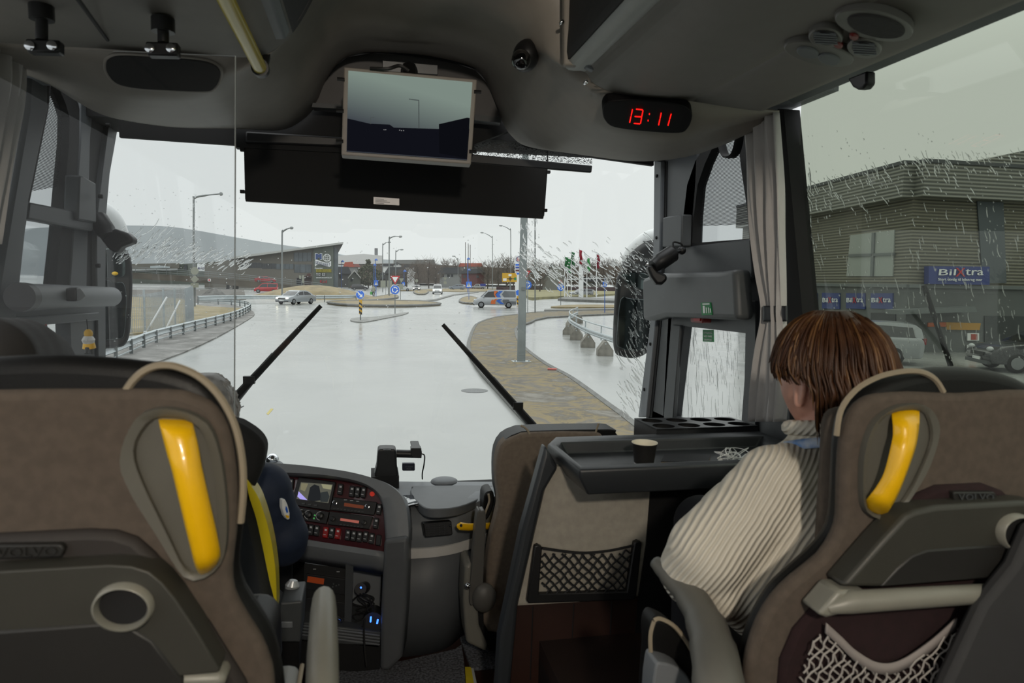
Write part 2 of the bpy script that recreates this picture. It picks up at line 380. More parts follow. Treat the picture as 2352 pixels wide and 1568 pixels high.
# left wall: posts, slots, bars
PLf = px(XL)
slab('trim_13', [(112, 165), (112, 249), (69, 460), (37, 763), (20, 830), (-40, 830), (-10, 700), (30, 460), (66, 249), (70, 165)], px(XL+.06), .07, M_post, bev=.012, **ST)
slab('trim_14', [(50, 140), (116, 165), (112, 240), (66, 250), (30, 460), (-60, 800), (-60, 500), (20, 420)], px(XL+.03), .05, M_blkm, **ST)
qi = [(118, 176), (135, 201), (151, 238), (160, 270), (159, 330), (150, 425), (140, 540), (128, 655), (35, 655), (45, 600), (69, 460), (112, 249)]
qo = [(110, 150), (150, 190), (180, 238), (186, 270), (186, 330), (186, 425), (186, 540), (188, 665), (20, 670), (25, 600), (45, 460), (85, 249)]
MB().ring(on(PLf, qo), on(PLf, qi), (-.04, 0, 0)).o('trim_15', M_blkm, **ST)
slab('window_5', qi, px(XL-.03), .004, G_quart, **ST)
SH2 = mesh_shade('slotted_sun_film_left', (18, 18, 20), .45, 190)
slab('window_5', qi[:6]+[(69, 440), (112, 249)], px(XL-.025), .001, SH2, **ST)
slab('window_5', [(140, 535), (128, 650), (120, 650), (133, 535)], px(XL-.025), .001, SH2, **ST)
slab('trim_16', [(186, 225), (215, 245), (208, 320), (206, 400), (200, 660), (160, 660), (172, 500), (185, 330)], px(XL+.005), .03, M_post, bev=.006, **ST)
slab('trim_17', [(205, 240), (262, 270), (240, 420), (228, 520), (228, 700), (196, 700), (202, 500)], px(XL+.002), .04, M_blkm, **ST)
slab('trim_18', [(252, 268), (272, 292), (262, 350), (253, 400), (245, 495), (243, 660), (244, 830), (226, 830), (222, 600), (222, 505), (232, 420), (242, 340)], px(XL+.02), .06, M_post, bev=.006, **ST)
slab('trim_19', [(184, 403), (192, 404), (221, 421), (222, 512), (180, 505)], px(XL+.05), .05, M_post, bev=.006, **ST)
slab('trim_20', [(69, 464), (180, 486), (214, 497), (214, 531), (64, 503)], px(XL+.035), .04, M_post, bev=.006, **ST)
slab('trim_21', [(36, 708), (226, 694), (228, 735), (34, 752)], px(XL+.03), .06, M_post, bev=.006, **ST)
slab('trim_21', [(34, 730), (228, 717), (228, 735), (34, 752)], px(XL+.045), .02, M_post, bev=.003, **ST)
slab('trim_22', [(162, 736), (228, 733), (230, 840), (166, 840)], px(XL+.01), .05, M_char, **ST)
slab('window_6', [(30, 745), (170, 738), (170, 840), (20, 840)], px(XL-.03), .004, G_door, **ST)
MB().bx(XL-.06, XL, 2.3, 3.25, DZ, 2.8-.40).o('wall_left', M_char, **ST)
# windscreen
MB().bx(XL-.02, XR+.06, 3.24, 3.246, 2.8-.98, 2.8+.72).o('window_1', G_wind, **ST)
MB().bx(XL-.05, XR+.08, 3.15, 3.24, 2.8-1.1, 2.8-.955).o('trim_23', M_blkm, **ST)
MB().bx(XL-.05, XR+.08, 3.0, 3.3, 2.8+.60, 2.8+.95).o('wall_front', M_blkm, **ST)
slab('trim_24', [(1180, 330), (1215, 340), (1330, 356), (1502, 380), (1502, 366), (1450, 340)], py(3.1), .03, M_blkm, **ST)
# outer body front skirt below the glass
MB().bx(-1.2, 1.5, 3.2, 3.28, .5, 1.75).o('wall_front', M_white, **ST)
# pillar screws
for (pl, L, par) in ((px(XR-.021), [(1509, 404), (1508, 546), (1502, 683), (1494, 790), (1480, 894)], 'trim_7'), (px(XL+.081), [(250, 287), (233, 451), (227, 610)], 'trim_18')):
    for u, v in L:
        p = pl(u, v); sx = 1 if pl(0, 0).x < 0 else -1
        MB().lathe(p, (sx, 0, 0), [(.008, -.01), (.008, .004), (.004, .005)], 10).o('screw_cap', M_blkm, bpy.data.objects[par])

MB().bx(1.18, 1.42, 1.96, 2.3, zt+.015, zt+.11).o('trim_32', M_gry, **ST)
MB().bx(-1.15, -.9, 1.96, 2.5, zt+.0, zt+.11).o('trim_32', M_gry, **ST)
# the aisle lamp in the ceiling behind the front rows (it throws the table's shadow onto the partition panel)
lc = V((.12, -1.15, py(1.95)(960, -110).z-.01))
lt = thing('ceiling_light', 'round warm aisle lamp set in the coach ceiling behind the front seats', 'ceiling light', lc)
MB().lathe(lc, (0, 0, -1), [(.13, -.01), (.13, .012), (.115, .020), (.10, .016)], 28).o('ring', M_gry, lt)
MB().lathe(lc+V((0, 0, -.012)), (0, 0, -1), [(.10, 0), (.09, .012), (.05, .018)], 24).o('lens', mat('lamp_lens', (255, 236, 205), .4, emit=4), lt)
ld = bpy.data.lights.new('aisle_lamp', 'POINT'); ld.energy = 100; ld.color = (1, .90, .76); ld.shadow_soft_size = .07
lo_ = bpy.data.objects.new('aisle_lamp', ld); C.objects.link(lo_); lo_.location = lc+V((0, 0, -.12))

slab('trim_33', [(2460, 1150), (2372, 1215), (2335, 1300), (2262, 1390), (2180, 1568), (2150, 1640), (2520, 1640)], py(.90), .03, mat('dark_side_lining', (52, 52, 53), .8), bev=.01, **ST)
# ------------------------------------------------------------------ overhead things
def facePL(u, vr, va, off=.012):
    p, q = py(1.95)(u, vr), py(2.15)(u, va); n = V((1, 0, 0)).cross(q-p).normalized()
    if n.y > 0: n = -n
    return PL(p+n*off, n)
# monitor in the arch
tv = thing('ceiling_monitor', 'flat ceiling monitor with pale bezel showing a grey road view', 'monitor', py(2.42)(940, 265))
PT = PL(py(2.42)(940, 265), (.03, 1, -.12))
slab('housing', [(790, 153), (1096, 182), (1082, 377), (784, 355)], PL(py(2.425)(940, 265), (.03, 1, -.12)), .045, mat('monitor_bezel', (158, 150, 142), .5), tv, bev=.004)
ms = bpy.data.materials.new('screen_glow'); ms.use_nodes = True; t_ = ms.node_tree; t_.nodes.clear()
o_ = t_.nodes.new('ShaderNodeOutputMaterial'); e_ = t_.nodes.new('ShaderNodeEmission'); c_ = t_.nodes.new('ShaderNodeTexCoord'); s_ = t_.nodes.new('ShaderNodeSeparateXYZ'); rr_ = t_.nodes.new('ShaderNodeValToRGB'); ad = t_.nodes.new('ShaderNodeMath'); ad.operation = 'MULTIPLY_ADD'; ad.inputs[1].default_value = .35
t_.links.new(c_.outputs['Generated'], s_.inputs[0]); t_.links.new(s_.outputs['X'], ad.inputs[0]); t_.links.new(s_.outputs['Z'], ad.inputs[2]); t_.links.new(ad.outputs[0], rr_.inputs[0])
rr_.color_ramp.elements[0].position = .4; rr_.color_ramp.elements[0].color = lin((58, 62, 70))+(1,)
rr_.color_ramp.elements[1].position = 1.2; rr_.color_ramp.elements[1].color = lin((122, 136, 128))+(1,)
rr_.color_ramp.elements[1].position = 1.0
t_.links.new(rr_.outputs[0], e_.inputs[0]); t_.links.new(e_.outputs[0], o_.inputs[0])
PS = PL(py(2.42)(940, 265)+V((0, -.007, 0)), (.03, 1, -.12)); PS2 = PL(py(2.42)(940, 265)+V((0, -.0085, 0)), (.03, 1, -.12)); PS3 = PL(py(2.42)(940, 265)+V((0, -.0095, 0)), (.03, 1, -.12))
scr = slab('screen', [(800, 162), (1085, 189), (1073, 367), (796, 347)], PS, .002, ms, tv)
def em(name, rgb, k=1):
    m = bpy.data.materials.new(name); m.use_nodes = True; t = m.node_tree; t.nodes.clear(); o = t.nodes.new('ShaderNodeOutputMaterial'); e = t.nodes.new('ShaderNodeEmission')
    e.inputs[0].default_value = lin(rgb)+(1,); e.inputs[1].default_value = k; t.links.new(e.outputs[0], o.inputs[0]); MT[name] = m; return m
E_dk = em('screen_dark', (16, 17, 24)); E_dk2 = em('screen_building', (12, 13, 18)); E_ln = em('screen_line', (40, 42, 46)); E_lt = em('screen_light', (150, 150, 150))
m = MB(); pr = on(PS2, [(798, 272), (850, 284), (895, 286), (905, 293), (1010, 296), (1078, 296), (1073, 366), (796.5, 346)]); m.face(pr); m.o('screen_ground', E_dk, scr)
m = MB(); m.face(on(PS3, [(1008, 285), (1073, 270), (1079, 271), (1073, 364), (1009, 352)])); m.o('screen_building', E_dk2, scr)
m = MB(); m.face(on(PS3, [(939, 226.5), (963, 229.5), (963.5, 294), (961, 294), (961, 231.5), (939, 228.5)])); m.o('screen_lamp_post', em('screen_post', (70, 76, 76)), scr)
m = MB(); m.face(on(PS3, [(850.5, 270), (860, 269), (860, 270), (851.6, 271), (851.6, 285), (850.5, 285)])); m.o('screen_lamp_post', MT['screen_post'], scr)
for u, v in ((917, 298), (921, 299), (926, 299), (881, 297), (885, 297)):
    m = MB(); m.face(on(PS3, rect(u, v, u+2, v+1.6))); m.o('screen_headlight', E_lt, scr)
for u, v in ((783, 182), (781, 254), (780, 324), (1097, 211), (1086, 348)):
    MB().lathe(PT(u, v), (1, 0, 0), [(.006, -.012), (.006, .012)], 8).o('side_knob', M_blk, tv)
slab('mount_plate', [(878, 138), (1006, 149), (1006, 172), (878, 164)], py(2.6), .01, mat('brushed_plate', (96, 97, 98), .35, .9), tv, bev=.002)
MB().tube(cr([PT(850, 157), PT(890, 160)+V((0, -.01, .0)), PT(918, 151), PT(940, 163)], 5), .006, 6).o('cable', M_blk, tv)
MB().tube([py(2.6)(940, 160), py(2.46)(940, 200)], .03, 8).o('mount_arm', M_blk, tv)
# niche lining and dark header behind the monitor
nb = [(722, 234), (745, 190), (770, 152), (798, 131), (850, 122), (950, 127), (1040, 143), (1092, 161), (1118, 190), (1135, 232), (1150, 272), (1150, 285), (720, 250)]
slab('trim_25', nb, py(2.86), .03, mat('niche_lining', (92, 90, 90), .6), kind='structure')
MB().tube(cr(on(py(2.84), [(793, 128), (797, 118), (870, 117), (960, 125), (1040, 139), (1097, 154)]), 4), .009, 6).o('trim_26', M_blkm, kind='structure')
slab('trim_27', [(540, 245), (720, 242), (1152, 268), (1172, 300), (1090, 331), (1084, 366), (540, 338)], py(2.92), .05, M_blkm, kind='structure')
slab('trim_28', [(718, 236), (790, 240), (790, 250), (716, 246)], py(2.8), .03, M_gryd, kind='structure')
slab('trim_28', [(1090, 262), (1152, 270), (1150, 282), (1090, 276)], py(2.8), .03, M_gryd, kind='structure')
# sun blinds
vs_ = thing('sun_visor', 'wide black roller sun blind hanging below the ceiling monitor', 'sun blind', py(2.95)(906, 420))
slab('blind', [(560, 333), (1258, 388), (1250, 496), (563, 458)], py(2.93), .006, mat('blind_cloth', (9, 9, 9), .8), vs_)
slab('bottom_bar', [(563, 452), (1250, 490), (1248, 502), (564, 462)], py(2.925), .018, M_blkm, vs_)
for u, v in ((557, 344), (557, 440), (1259, 395), (1252, 483)): MB().box(py(2.935)(u, v), (.016, .02, .012)).o('clip', M_blkm, vs_)
PV = py(2.928)
lb = slab('maker_plate', [(858, 452), (917, 456), (917, 477), (858, 473)], PV, .003, mat('plate_foil', (150, 148, 148), .4, .5), vs_)
for k in range(5): slab('print_line', [(862, 456+k*3.2), (862+(20+7*(k % 3)), 457.5+k*3.2), (862+(20+7*(k % 3)), 458.7+k*3.2), (862, 457.2+k*3.2)], py(2.9275), .0005, M_gryd, lb)
slab('roller_tube', [(563, 300), (800, 315), (800, 338), (563, 328)], py(2.91), .03, M_blk, vs_, bev=.008)
vl = slab('windscreen_blind', [(272, 268), (560, 290), (562, 335), (274, 315)], py(2.97), .02, M_blkm, label='narrow rolled-up black blind at the top left of the windscreen', cat='sun blind')
mb_ = thing('mesh_blind', 'pale mesh sun blind peeping out right of the ceiling monitor', 'sun blind', py(3.0)(1220, 360))
SHM = bpy.data.materials.new('woven_mesh'); SHM.use_nodes = True
tt = SHM.node_tree; ob_ = tt.nodes['Principled BSDF']; oo = tt.nodes['Material Output']; ob_.inputs['Base Color'].default_value = (.02, .02, .02, 1)
tcx = tt.nodes.new('ShaderNodeTexCoord'); nz = tt.nodes.new('ShaderNodeTexWhiteNoise'); mpp = tt.nodes.new('ShaderNodeVectorMath'); mpp.operation = 'SNAP'; mpp.inputs[1].default_value = (.004, .004, .0016)
gt_ = tt.nodes.new('ShaderNodeMath'); gt_.operation = 'GREATER_THAN'; gt_.inputs[1].default_value = .22
tra = tt.nodes.new('ShaderNodeBsdfTransparent'); mxx = tt.nodes.new('ShaderNodeMixShader')
tt.links.new(tcx.outputs['Object'], mpp.inputs[0]); tt.links.new(mpp.outputs[0], nz.inputs[0]); tt.links.new(nz.outputs[0], gt_.inputs[0]); tt.links.new(gt_.outputs[0], mxx.inputs[0]); tt.links.new(ob_.outputs[0], mxx.inputs[1]); tt.links.new(tra.outputs[0], mxx.inputs[2]); tt.links.new(mxx.outputs[0], oo.inputs[0])
slab('mesh_cloth', [(1070, 300), (1215, 312), (1361, 330), (1360, 378), (1082, 356)], py(3.04), .001, SHM, mb_)
slab('bottom_bar', [(1070, 352), (1361, 380), (1359, 396), (1070, 373)], py(3.03), .02, M_blk, mb_, bev=.004)
slab('guide', [(1256, 346), (1259, 346), (1259, 374), (1256, 374)], py(3.035), .004, M_blkm, mb_)
# black dome camera
dc = thing('dome_camera', 'black dome camera on the right side of the ceiling arch', 'camera', py(2.1)(1206, 128))
MB().ball(py(2.12)(1208, 128), (.04, .05, .048), 20, Matrix.Rotation(.2, 3, 'Y')).o('housing', M_blk, dc)
MB().ball(py(2.07)(1197, 137), .029, 20).o('lens', mat('gloss_black', (6, 6, 7), .08, coat=1), dc)
# digital clock
ck = thing('digital_clock', 'dark oval clock panel with red digits reading 13:11', 'clock', py(2)(1486, 268))
PK, PK2 = facePL(1490, 222, 314, .022), facePL(1490, 222, 314, .024)
slab('face', cr([(1384, 258), (1388, 242), (1406, 233), (1480, 231), (1555, 240), (1584, 252), (1590, 270), (1580, 295), (1558, 306), (1480, 302), (1412, 293), (1390, 278)], 4, True), PK, .03, mat('clock_face', (7, 6, 7), .6, spec=.2), ck, bev=.003)
M_led = mat('red_led', (255, 20, 12), .5, emit=1.6)
def seg(a, b, w=1.0):
    a, b = V(a), V(b); d = (b-a).normalized(); n = V((-d.y, d.x))*w; a = a+d*1.5; b = b-d*1.5
    return [(a-d*1).to_tuple(), (a+n).to_tuple(), (b+n).to_tuple(), (b+d*1).to_tuple(), (b-n).to_tuple(), (a-n).to_tuple()]
def digit(segs):
    m = MB(); nn = PK2.n
    for a, b in segs: m.prism(on(PK2, seg(a, b)), nn*.001)
    return m
digit([((1453, 250), (1449.5, 266)), ((1449.5, 266), (1446, 282))]).o('digit', M_led, ck)
digit([((1460, 250), (1477, 252)), ((1477, 252), (1474, 268)), ((1457, 267), (1474, 268)), ((1474, 268), (1471, 284)), ((1455, 283), (1471, 284))]).o('digit', M_led, ck)
for q in (((1492, 259), (1491.2, 264)), ((1489, 274), (1488.2, 279))): digit([q]).o('colon_dot', M_led, ck)
digit([((1519, 258), (1516, 272)), ((1516, 272), (1512.5, 288))]).o('digit', M_led, ck)
digit([((1542, 260), (1538, 274)), ((1538, 274), (1534, 289))]).o('digit', M_led, ck)
# dark speaker panel on the left dome
PSK = facePL(380, 114, 226, .012)
sp = thing('speaker_panel', 'dark rounded speaker panel on the left front ceiling dome', 'speaker', PSK(375, 170))
so = cr([(243, 152), (250, 137), (276, 130), (344, 133), (430, 138), (482, 146), (504, 162), (504, 184), (492, 203), (470, 211), (379, 208), (310, 203), (269, 193), (248, 172)], 4, True)
slab('rim', [(375+(u-375)*1.05, 171+(v-171)*1.1) for u, v in so], PSK, .01, M_dome, sp, bev=.004)
slab('cover', so, facePL(380, 114, 226, .015), .008, M_blkm, sp, bev=.002)
# down-light under the right dome
dl = thing('down_light', 'round recessed down light under the right ceiling dome', 'ceiling light', py(2.75)(1372, 349))
MB().lathe(py(2.72)(1372, 350), (0, 0, -1), [(.05, -.02), (.055, 0), (.045, .008), (.03, .004)], 24).o('ring', M_dome, dl)
MB().lathe(py(2.72)(1372, 350), (0, 0, -1), [(.03, -.01), (.03, .006)], 20).o('lens', M_blk, dl)
# yellow grab rail
gr = thing('grab_rail', 'yellow overhead grab rail running along the left luggage rack', 'grab rail', py(1.95)(598, 160))
p0 = py(1.93)(598, 157); p1 = V((p0.x, .3, p0.z+.015))
MB().tube([p0, p1], .017, 16).o('rail', M_yelr, gr)
MB().tube([p0+V((0, .012, 0)), p0+V((0, -.012, 0))], .022, 16).o('collar', M_blk, gr)
MB().tube([p0, p0+V((.0, .06, .05))], .018, 10).o('bracket', M_blk, gr)
MB().ball(p0+V((0, .004, -.004)), .016, 12).o('end_knob', M_gry, gr)
# clear acrylic screen behind the driver, hung from two brackets
pxs = thing('acrylic_screen', 'clear acrylic screen hung from two black brackets behind the driver', 'screen', py(1.7)(300, 120))
slab('pane', [(-150, 104), (300, 118), (541, 128), (537, 1330), (-150, 1330)], py(1.70), .005, G_plexi, pxs)
slab('pane_edge', [(539.5, 128), (541.5, 128), (537.8, 1330), (535.8, 1330)], py(1.699), .007, mat('acrylic_edge', (128, 134, 134), .4), pxs)
for (u0_, u1_, v0_, v1_, us, v2) in ((57, 136, 88, 119, 96, 42), (333, 408, 94, 126, 375, 70)):
    bk = slab('bracket', [(u0_, v0_), (u1_, v0_+3), (u1_, v1_+2), (u0_+4, v1_)], py(1.69), .03, M_blk, pxs, bev=.004)
    MB().tube([py(1.70)(us, v0_+4), py(1.70)(us, v2)], .012, 10).o('stem', M_blk, bk)
    MB().lathe(py(1.70)(us, v2+4), (0, 0, 1), [(.024, 0), (.024, .03)], 12).o('foot', M_blk, bk)
    for q in (.15, .8):
        MB().lathe(py(1.688)(u0_+(u1_-u0_)*q, v0_+17), (0, -1, 0), [(.010, 0), (.010, .004), (.006, .006)], 12).o('bolt', M_chrome, bk)
# service unit over the right seats
q1, q2 = py(1.95)(1590, 228), py(1.95)(1750, 251); nS = (q2-q1).cross(V((0, 1, 0))).normalized()
if nS.z > 0: nS = -nS
PU = PL(q1+nS*.008, nS)
su = thing('service_panel', 'overhead passenger service unit with vents and reading lights above right window', 'overhead panel', PU(1940, 100))
def oval(name, u, v, a, b, rot, t, m, par, lift=0, bev=.003, n=28):
    return slab(name, ell(u, v, a, b, n, rot), PL(q1+nS*(.008+lift), nS), t, m, par, bev=bev)
M_psu = mat('service_plastic', (118, 116, 112), .4)
lp = oval('light_housing', 1880, 125, 82, 25, .2, .02, M_psu, su, .006)
for u, v in ((1855, 123), (1904, 138)):
    l_ = oval('reading_light', u, v, 26, 12, .2, .01, M_gry, lp, .010); 
oval('speaker_rim', 2007, 60, 92, 33, .2, .02, M_psu, su, .006)
oval('speaker_mesh', 2012, 63, 68, 24, .2, .01, M_dark, su, .010)
for u, v in ((1896, 89), (1985, 113)):
    vr = oval('air_vent', u, v, 40, 22, .1, .02, M_psu, su, .008)
    oval('vent_core', u, v+1, 29, 15, .1, .01, M_blk, vr, .012)
    for k in range(-2, 3): slab('vent_slat', [(u-26+k*1, v+k*5.2-1), (u+26+k*1, v+k*5.2+2), (u+26+k, v+k*5.2+4), (u-26+k, v+k*5.2+1)], PL(q1+nS*.022, nS), .004, M_gry, vr)
for u, v in ((1961, 88), (1925, 107)): oval('call_button', u, v, 11, 6, .2, .01, mat('dark_red_plastic', (130, 30, 28), .4), su, .012)
# hook, strap
hk = MB(); hk.prism(on(px(XR-.06), [(1945, 180), (1990, 162), (1990, 192), (1980, 204), (1968, 206), (1957, 200)]), (.03, 0, 0)); hk.o('coat_hook', M_blk, bev=.006, label='black coat hook under the right window rail', cat='hook')
sb = MB().tube(cr(on(px(XR-.05), [(1700, 296), (1696, 330), (1686, 356), (1668, 358), (1660, 340), (1654, 312)]), 5), .018, 8, flat=.4); sb.o('strap', M_blkm, label='black webbing strap looped beside the right curtain top', cat='strap')
# curtains
M_cur = mat('grey_curtain', (196, 192, 189), .85, bump=.1, bs=300)
def curtain(prof, xw, sgn, nf, amp, parent, name='cloth'):
    rows = []
    for v, ua, ub in prof:
        r = []
        for i in range(49):
            t = i/48; p = px(xw)(ua+(ub-ua)*t, v); p = p+V((sgn*amp*(math.sin(t*nf*6.283+v*.004)+.4*math.sin(t*nf*15.1+1)), 0, 0)); r.append(p)
        rows.append(r)
    return MB().loft(rows).o(name, M_cur, parent, thick=.003, sm=70)
cu = thing('curtain', 'grey pleated curtain gathered by a dark band beside the right window', 'curtain', px(XR-.06)(1765, 500))
def interp(P, n):
    P = cr([V(p) for p in P], n); return [tuple(p) for p in P]
curtain(interp([(258, 1708, 1788), (330, 1712, 1792), (430, 1718, 1798), (520, 1726, 1799), (620, 1742, 1800), (690, 1757, 1800), (718, 1759, 1800), (745, 1757, 1802), (810, 1744, 1806), (900, 1732, 1806), (968, 1728, 1800)], 4), XR-.09, 1, 3.5, .018, cu)
tbd = curtain(interp([(702, 1752, 1803), (720, 1753, 1804), (738, 1751, 1805)], 3), XR-.105, 1, 1.0, .012, cu, 'tie_band'); tbd.data.materials[0] = M_char
cu2 = thing('curtain', 'grey curtain hanging at the far left edge behind the acrylic screen', 'curtain', px(XL+.1)(10, 300))
curtain(interp([(60, -60, 56), (140, -60, 57), (190, -60, 56), (250, -70, 48), (330, -80, 30), (430, -90, 10), (560, -110, -15)], 4), XL+.12, 1, 4, .018, cu2)
# driver's inner mirrors on ball arms
def inner_mirror(label, ball, b0, b1, cup, d):
    t = thing('interior_mirror', label, 'mirror', pd(b0[0], b0[1], d))
    MB().ball(pd(*ball, d+.02), .018, 12).o('ball_mount', M_blk, t)
    MB().tube([pd(*ball, d+.02), pd(*b0, d)], .010, 8).o('arm', M_blk, t)
    a, b = pd(*b0, d), pd(*b1, d-.04)
    MB().tube([a, a.lerp(b, .1), a.lerp(b, .12), a.lerp(b, .7), a.lerp(b, .75), b], [.022, .03, .036, .036, .031, .028], 14).o('motor', M_blk, t)
    MB().tube(cr([a, a+V((0, .02, .04)), pd(ball[0], ball[1]-14, d+.02), pd(*ball, d+.03)], 4), .004, 6).o('cable', M_blkm, t)
    c = [pd(u, v, d-.05) for u, v in cup]; MB().prism(c, fwd*.05).o('mirror_head', M_blk, t, bev=.012, seg=3)
    return t
inner_mirror('black ball-arm mirror on the right pillar above the door box', (1566, 575), (1550, 578), (1500, 612), [(1486, 612), (1500, 606), (1512, 622), (1532, 630), (1534, 642), (1522, 653), (1508, 652), (1496, 636), (1490, 622)], 2.95)
m2 = inner_mirror('black ball-arm mirror fixed to the driver window bar', (173, 502), (222, 497), (252, 545), [(226, 545), (262, 524), (290, 534), (305, 547), (300, 557), (276, 566), (264, 582), (248, 572)], 2.75)
# roller tube and bars by the driver window
rt = thing('roller_blind', 'grey roller blind tube with black end across the driver window', 'roller blind', px(XL+.1)(150, 680))
a, b = px(XL+.13)(60, 682), px(XL+.11)(256, 681)
MB().tube([a, a.lerp(b, .5), b, b+(b-a).normalized()*.012, b+(b-a).normalized()*.024], [.038, .037, .036, .032, .018], 20).o('tube', M_gry, rt)
MB().tube([a+(a-b).normalized()*.04, a], .040, 20).o('end_cap', M_blk, rt)
MB().prism([px(XL+.19)(u, v) for u, v in ((175, 662), (184, 660), (190, 666), (199, 680), (188, 690), (176, 692))], (-.03, 0, 0)).o('latch', M_blk, rt, bev=.004)
# ------------------------------------------------------------------ seats
M_fab = mat('taupe_velour', (86, 76, 67), .95, var=.10, vs=60, bump=.15, bs=700)
M_fabd = mat('burgundy_velour', (36, 17, 19), .95, var=.12, vs=60, bump=.15, bs=700)
M_lea = mat('black_leather', (15, 14.5, 14), .5, spec=.3, var=.1, vs=12, bump=.06, bs=250)
M_pip = mat('beige_piping', (150, 138, 118), .6)
M_tray = mat('grey_green_plastic', (56, 55, 49), .5, bump=.04, bs=900)
M_trayd = mat('grey_plastic_back', (34, 33, 31), .5)
M_fab2 = mat('taupe_velour_crew', (116, 104, 92), .95, var=.1, vs=60, bump=.15, bs=700)
M_bar = mat('pale_grey_plastic', (132, 130, 120), .4)
def mirx(pts, xc): return [V((min(2*xc-p.x, 1.345), p.y, p.z)) for p in pts]
def seat(label, y, xc_u, outer, inner, piping, bezel, recess, handle, badge, sgn):
    P = py(y); xc = P(*xc_u).x
    t = thing('coach_seat', label, 'seat', V((xc, y+.25, FZ)), 'front row coach seats')
    def full(L, yy, low):
        pl = py(yy); a = on(pl, L); a = a+[V((a[-1].x+sgn*-.02, yy, low))]
        return a+mirx(a, xc)[::-1]
    oo = [p+V((0, -.035, 0)) for p in cr(on(py(y+.085), outer), 2)]; oo = [p for p in oo if (p.x-xc)*-sgn > .004]; oo = oo+[V((oo[-1].x, y+.05, FZ+.15))]
    o2 = oo+mirx(oo, xc)[::-1]
    MB().prism(o2, (0, .05, 0)).o('leather_shell', M_lea, t, bev=.02, seg=4, sm=60)
    MB().bx(xc-.2, xc+.2, y+.08, y+.15, FZ+.35, FZ+.86).o('backrest_cushion', M_fab, t, bev=.03, seg=3)
    ii = cr(on(py(y+.036), inner), 2); ii = [p for p in ii if (p.x-xc)*-sgn > .004]; ii = ii+[V((ii[-1].x, y+.036, FZ+.18))]
    MB().prism(ii+mirx(ii, xc)[::-1], (0, .03, 0)).o('fabric_back', M_fab, t, bev=.012, seg=3, sm=60, label='taupe fabric back panel')
    q = cr(on(py(y+.05), piping), 4)
    for s in ((q, mirx(q, xc)) if sgn < 0 else (q,)): MB().tube(s, .005, 6).o('piping', M_pip, t, label='beige piping')
    # grab handle in its recess
    PB = py(y+.027); n = 40
    A, B = rs(cr(bezel, 3, True), n, True), rs(cr(recess, 3, True), n, True)
    k0 = min(range(n), key=lambda i: (B[i]-A[0]).length); B = B[k0:]+B[:k0]
    a, b = on(PB, A), on(PB, B); c = [p+V((0, .0055, 0)) for p in b]; ctr = sum(c, V())/n
    m = MB(); m.loft([[p+V((0, .02, 0)) for p in a], [p.lerp(sum(a, V())/n, .02)+V((0, -.004, 0)) for p in a], [p+V((0, -.002, 0)) for p in b], [p.lerp(ctr+V((0, -.0055, 0)), .03)+V((0, .003, 0)) for p in b], c], closed=True); m.face(c)
    hb_ = m.o('handle_recess', mat('recess_grey', (92, 90, 82), .5), t, sm=50)
    # bow shaped yellow handle
    L, R = handle; nn = len(L); rows = []
    for i, (l, r) in enumerate(zip(L, R)):
        s = i/(nn-1); d = -.03*math.sin(math.pi*min(1, max(0, s)))-.006
        if i in (0, nn-1): d = .014
        d += .026
        lp_, rp = py(y+d)(*l), py(y+d)(*r); w = rp-lp_
        rows.append([lp_+V((0, .014, 0)), lp_+w*.04, lp_+w*.25+V((0, -.006, 0)), lp_+w*.6+V((0, -.007, 0)), rp-w*.06, rp+V((0, .014, 0)), lp_+w*.5+V((0, .016, 0))])
    rows = [[V(x) for x in r] for r in rows]
    cols = [cr([r[j] for r in rows], 4) for j in range(7)]
    MB().loft([[c_[i] for c_ in cols] for i in range(len(cols[0]))], closed=True, cap=True).o('grab_handle', M_yel, t, sm=60, label='yellow plastic grab handle')
    return t, xc
# ---- left seat
tL, xL = seat('coach seat on the left with upright yellow handle, nearest to the driver', .9, (62, 1260),
    [(60, 812), (150, 813), (251, 818), (352, 828), (427, 844), (477, 867), (512, 904), (540, 952), (558, 1016), (566, 1091), (565, 1157), (557, 1232), (553, 1287), (567, 1338), (603, 1393), (633, 1448), (648, 1508), (656, 1568), (662, 1700)],
    [(60, 896), (200, 896), (377, 896), (432, 904), (477, 924), (507, 957), (527, 1006), (539, 1081), (542, 1157), (539, 1232), (530, 1307), (535, 1363), (563, 1418), (598, 1473), (618, 1523), (627, 1568), (632, 1700)],
    [(290, 896), (304, 876), (325, 856), (348, 844), (375, 839), (408, 843), (452, 862), (490, 894), (520, 936), (543, 990), (556, 1060), (558, 1130), (552, 1200)],
    [(330, 943), (372, 933), (415, 938), (452, 951), (487, 981), (512, 1061), (524, 1182), (517, 1282), (482, 1323), (442, 1335), (412, 1313), (362, 1232), (311, 1152), (281, 1091), (274, 1061), (281, 1016), (305, 966)],
    [(352, 958), (400, 955), (437, 966), (467, 996), (490, 1081), (503, 1232), (494, 1304), (455, 1322), (425, 1308), (382, 1222), (327, 1108), (306, 1041), (318, 996)],
    ([(360, 958), (366, 985), (380, 1040), (392, 1081), (412, 1165), (432, 1247), (446, 1300), (458, 1322)], [(430, 960), (438, 985), (449, 1030), (458, 1081), (477, 1165), (494, 1240), (501, 1285), (494, 1306)]), 0, -1)
PLs = py(.9); lo = lambda e: py(.9+e)
def mirrored(uv, pl, xc, keep=None):
    a = on(pl, uv); sd = 1 if sum(p.x-xc for p in a) > 0 else -1; a = [p for p in a if (p.x-xc)*sd > .012]; return a+mirx(a, xc)[::-1]
MB().prism(mirrored([(62, 1221), (200, 1221), (262, 1224), (310, 1240), (350, 1275), (400, 1335), (480, 1440), (560, 1568), (590, 1640)], lo(.022), xL), (0, .03, 0)).o('lower_shell', mat('dark_taupe_plastic', (44, 39, 36), .7), tL, bev=.01)
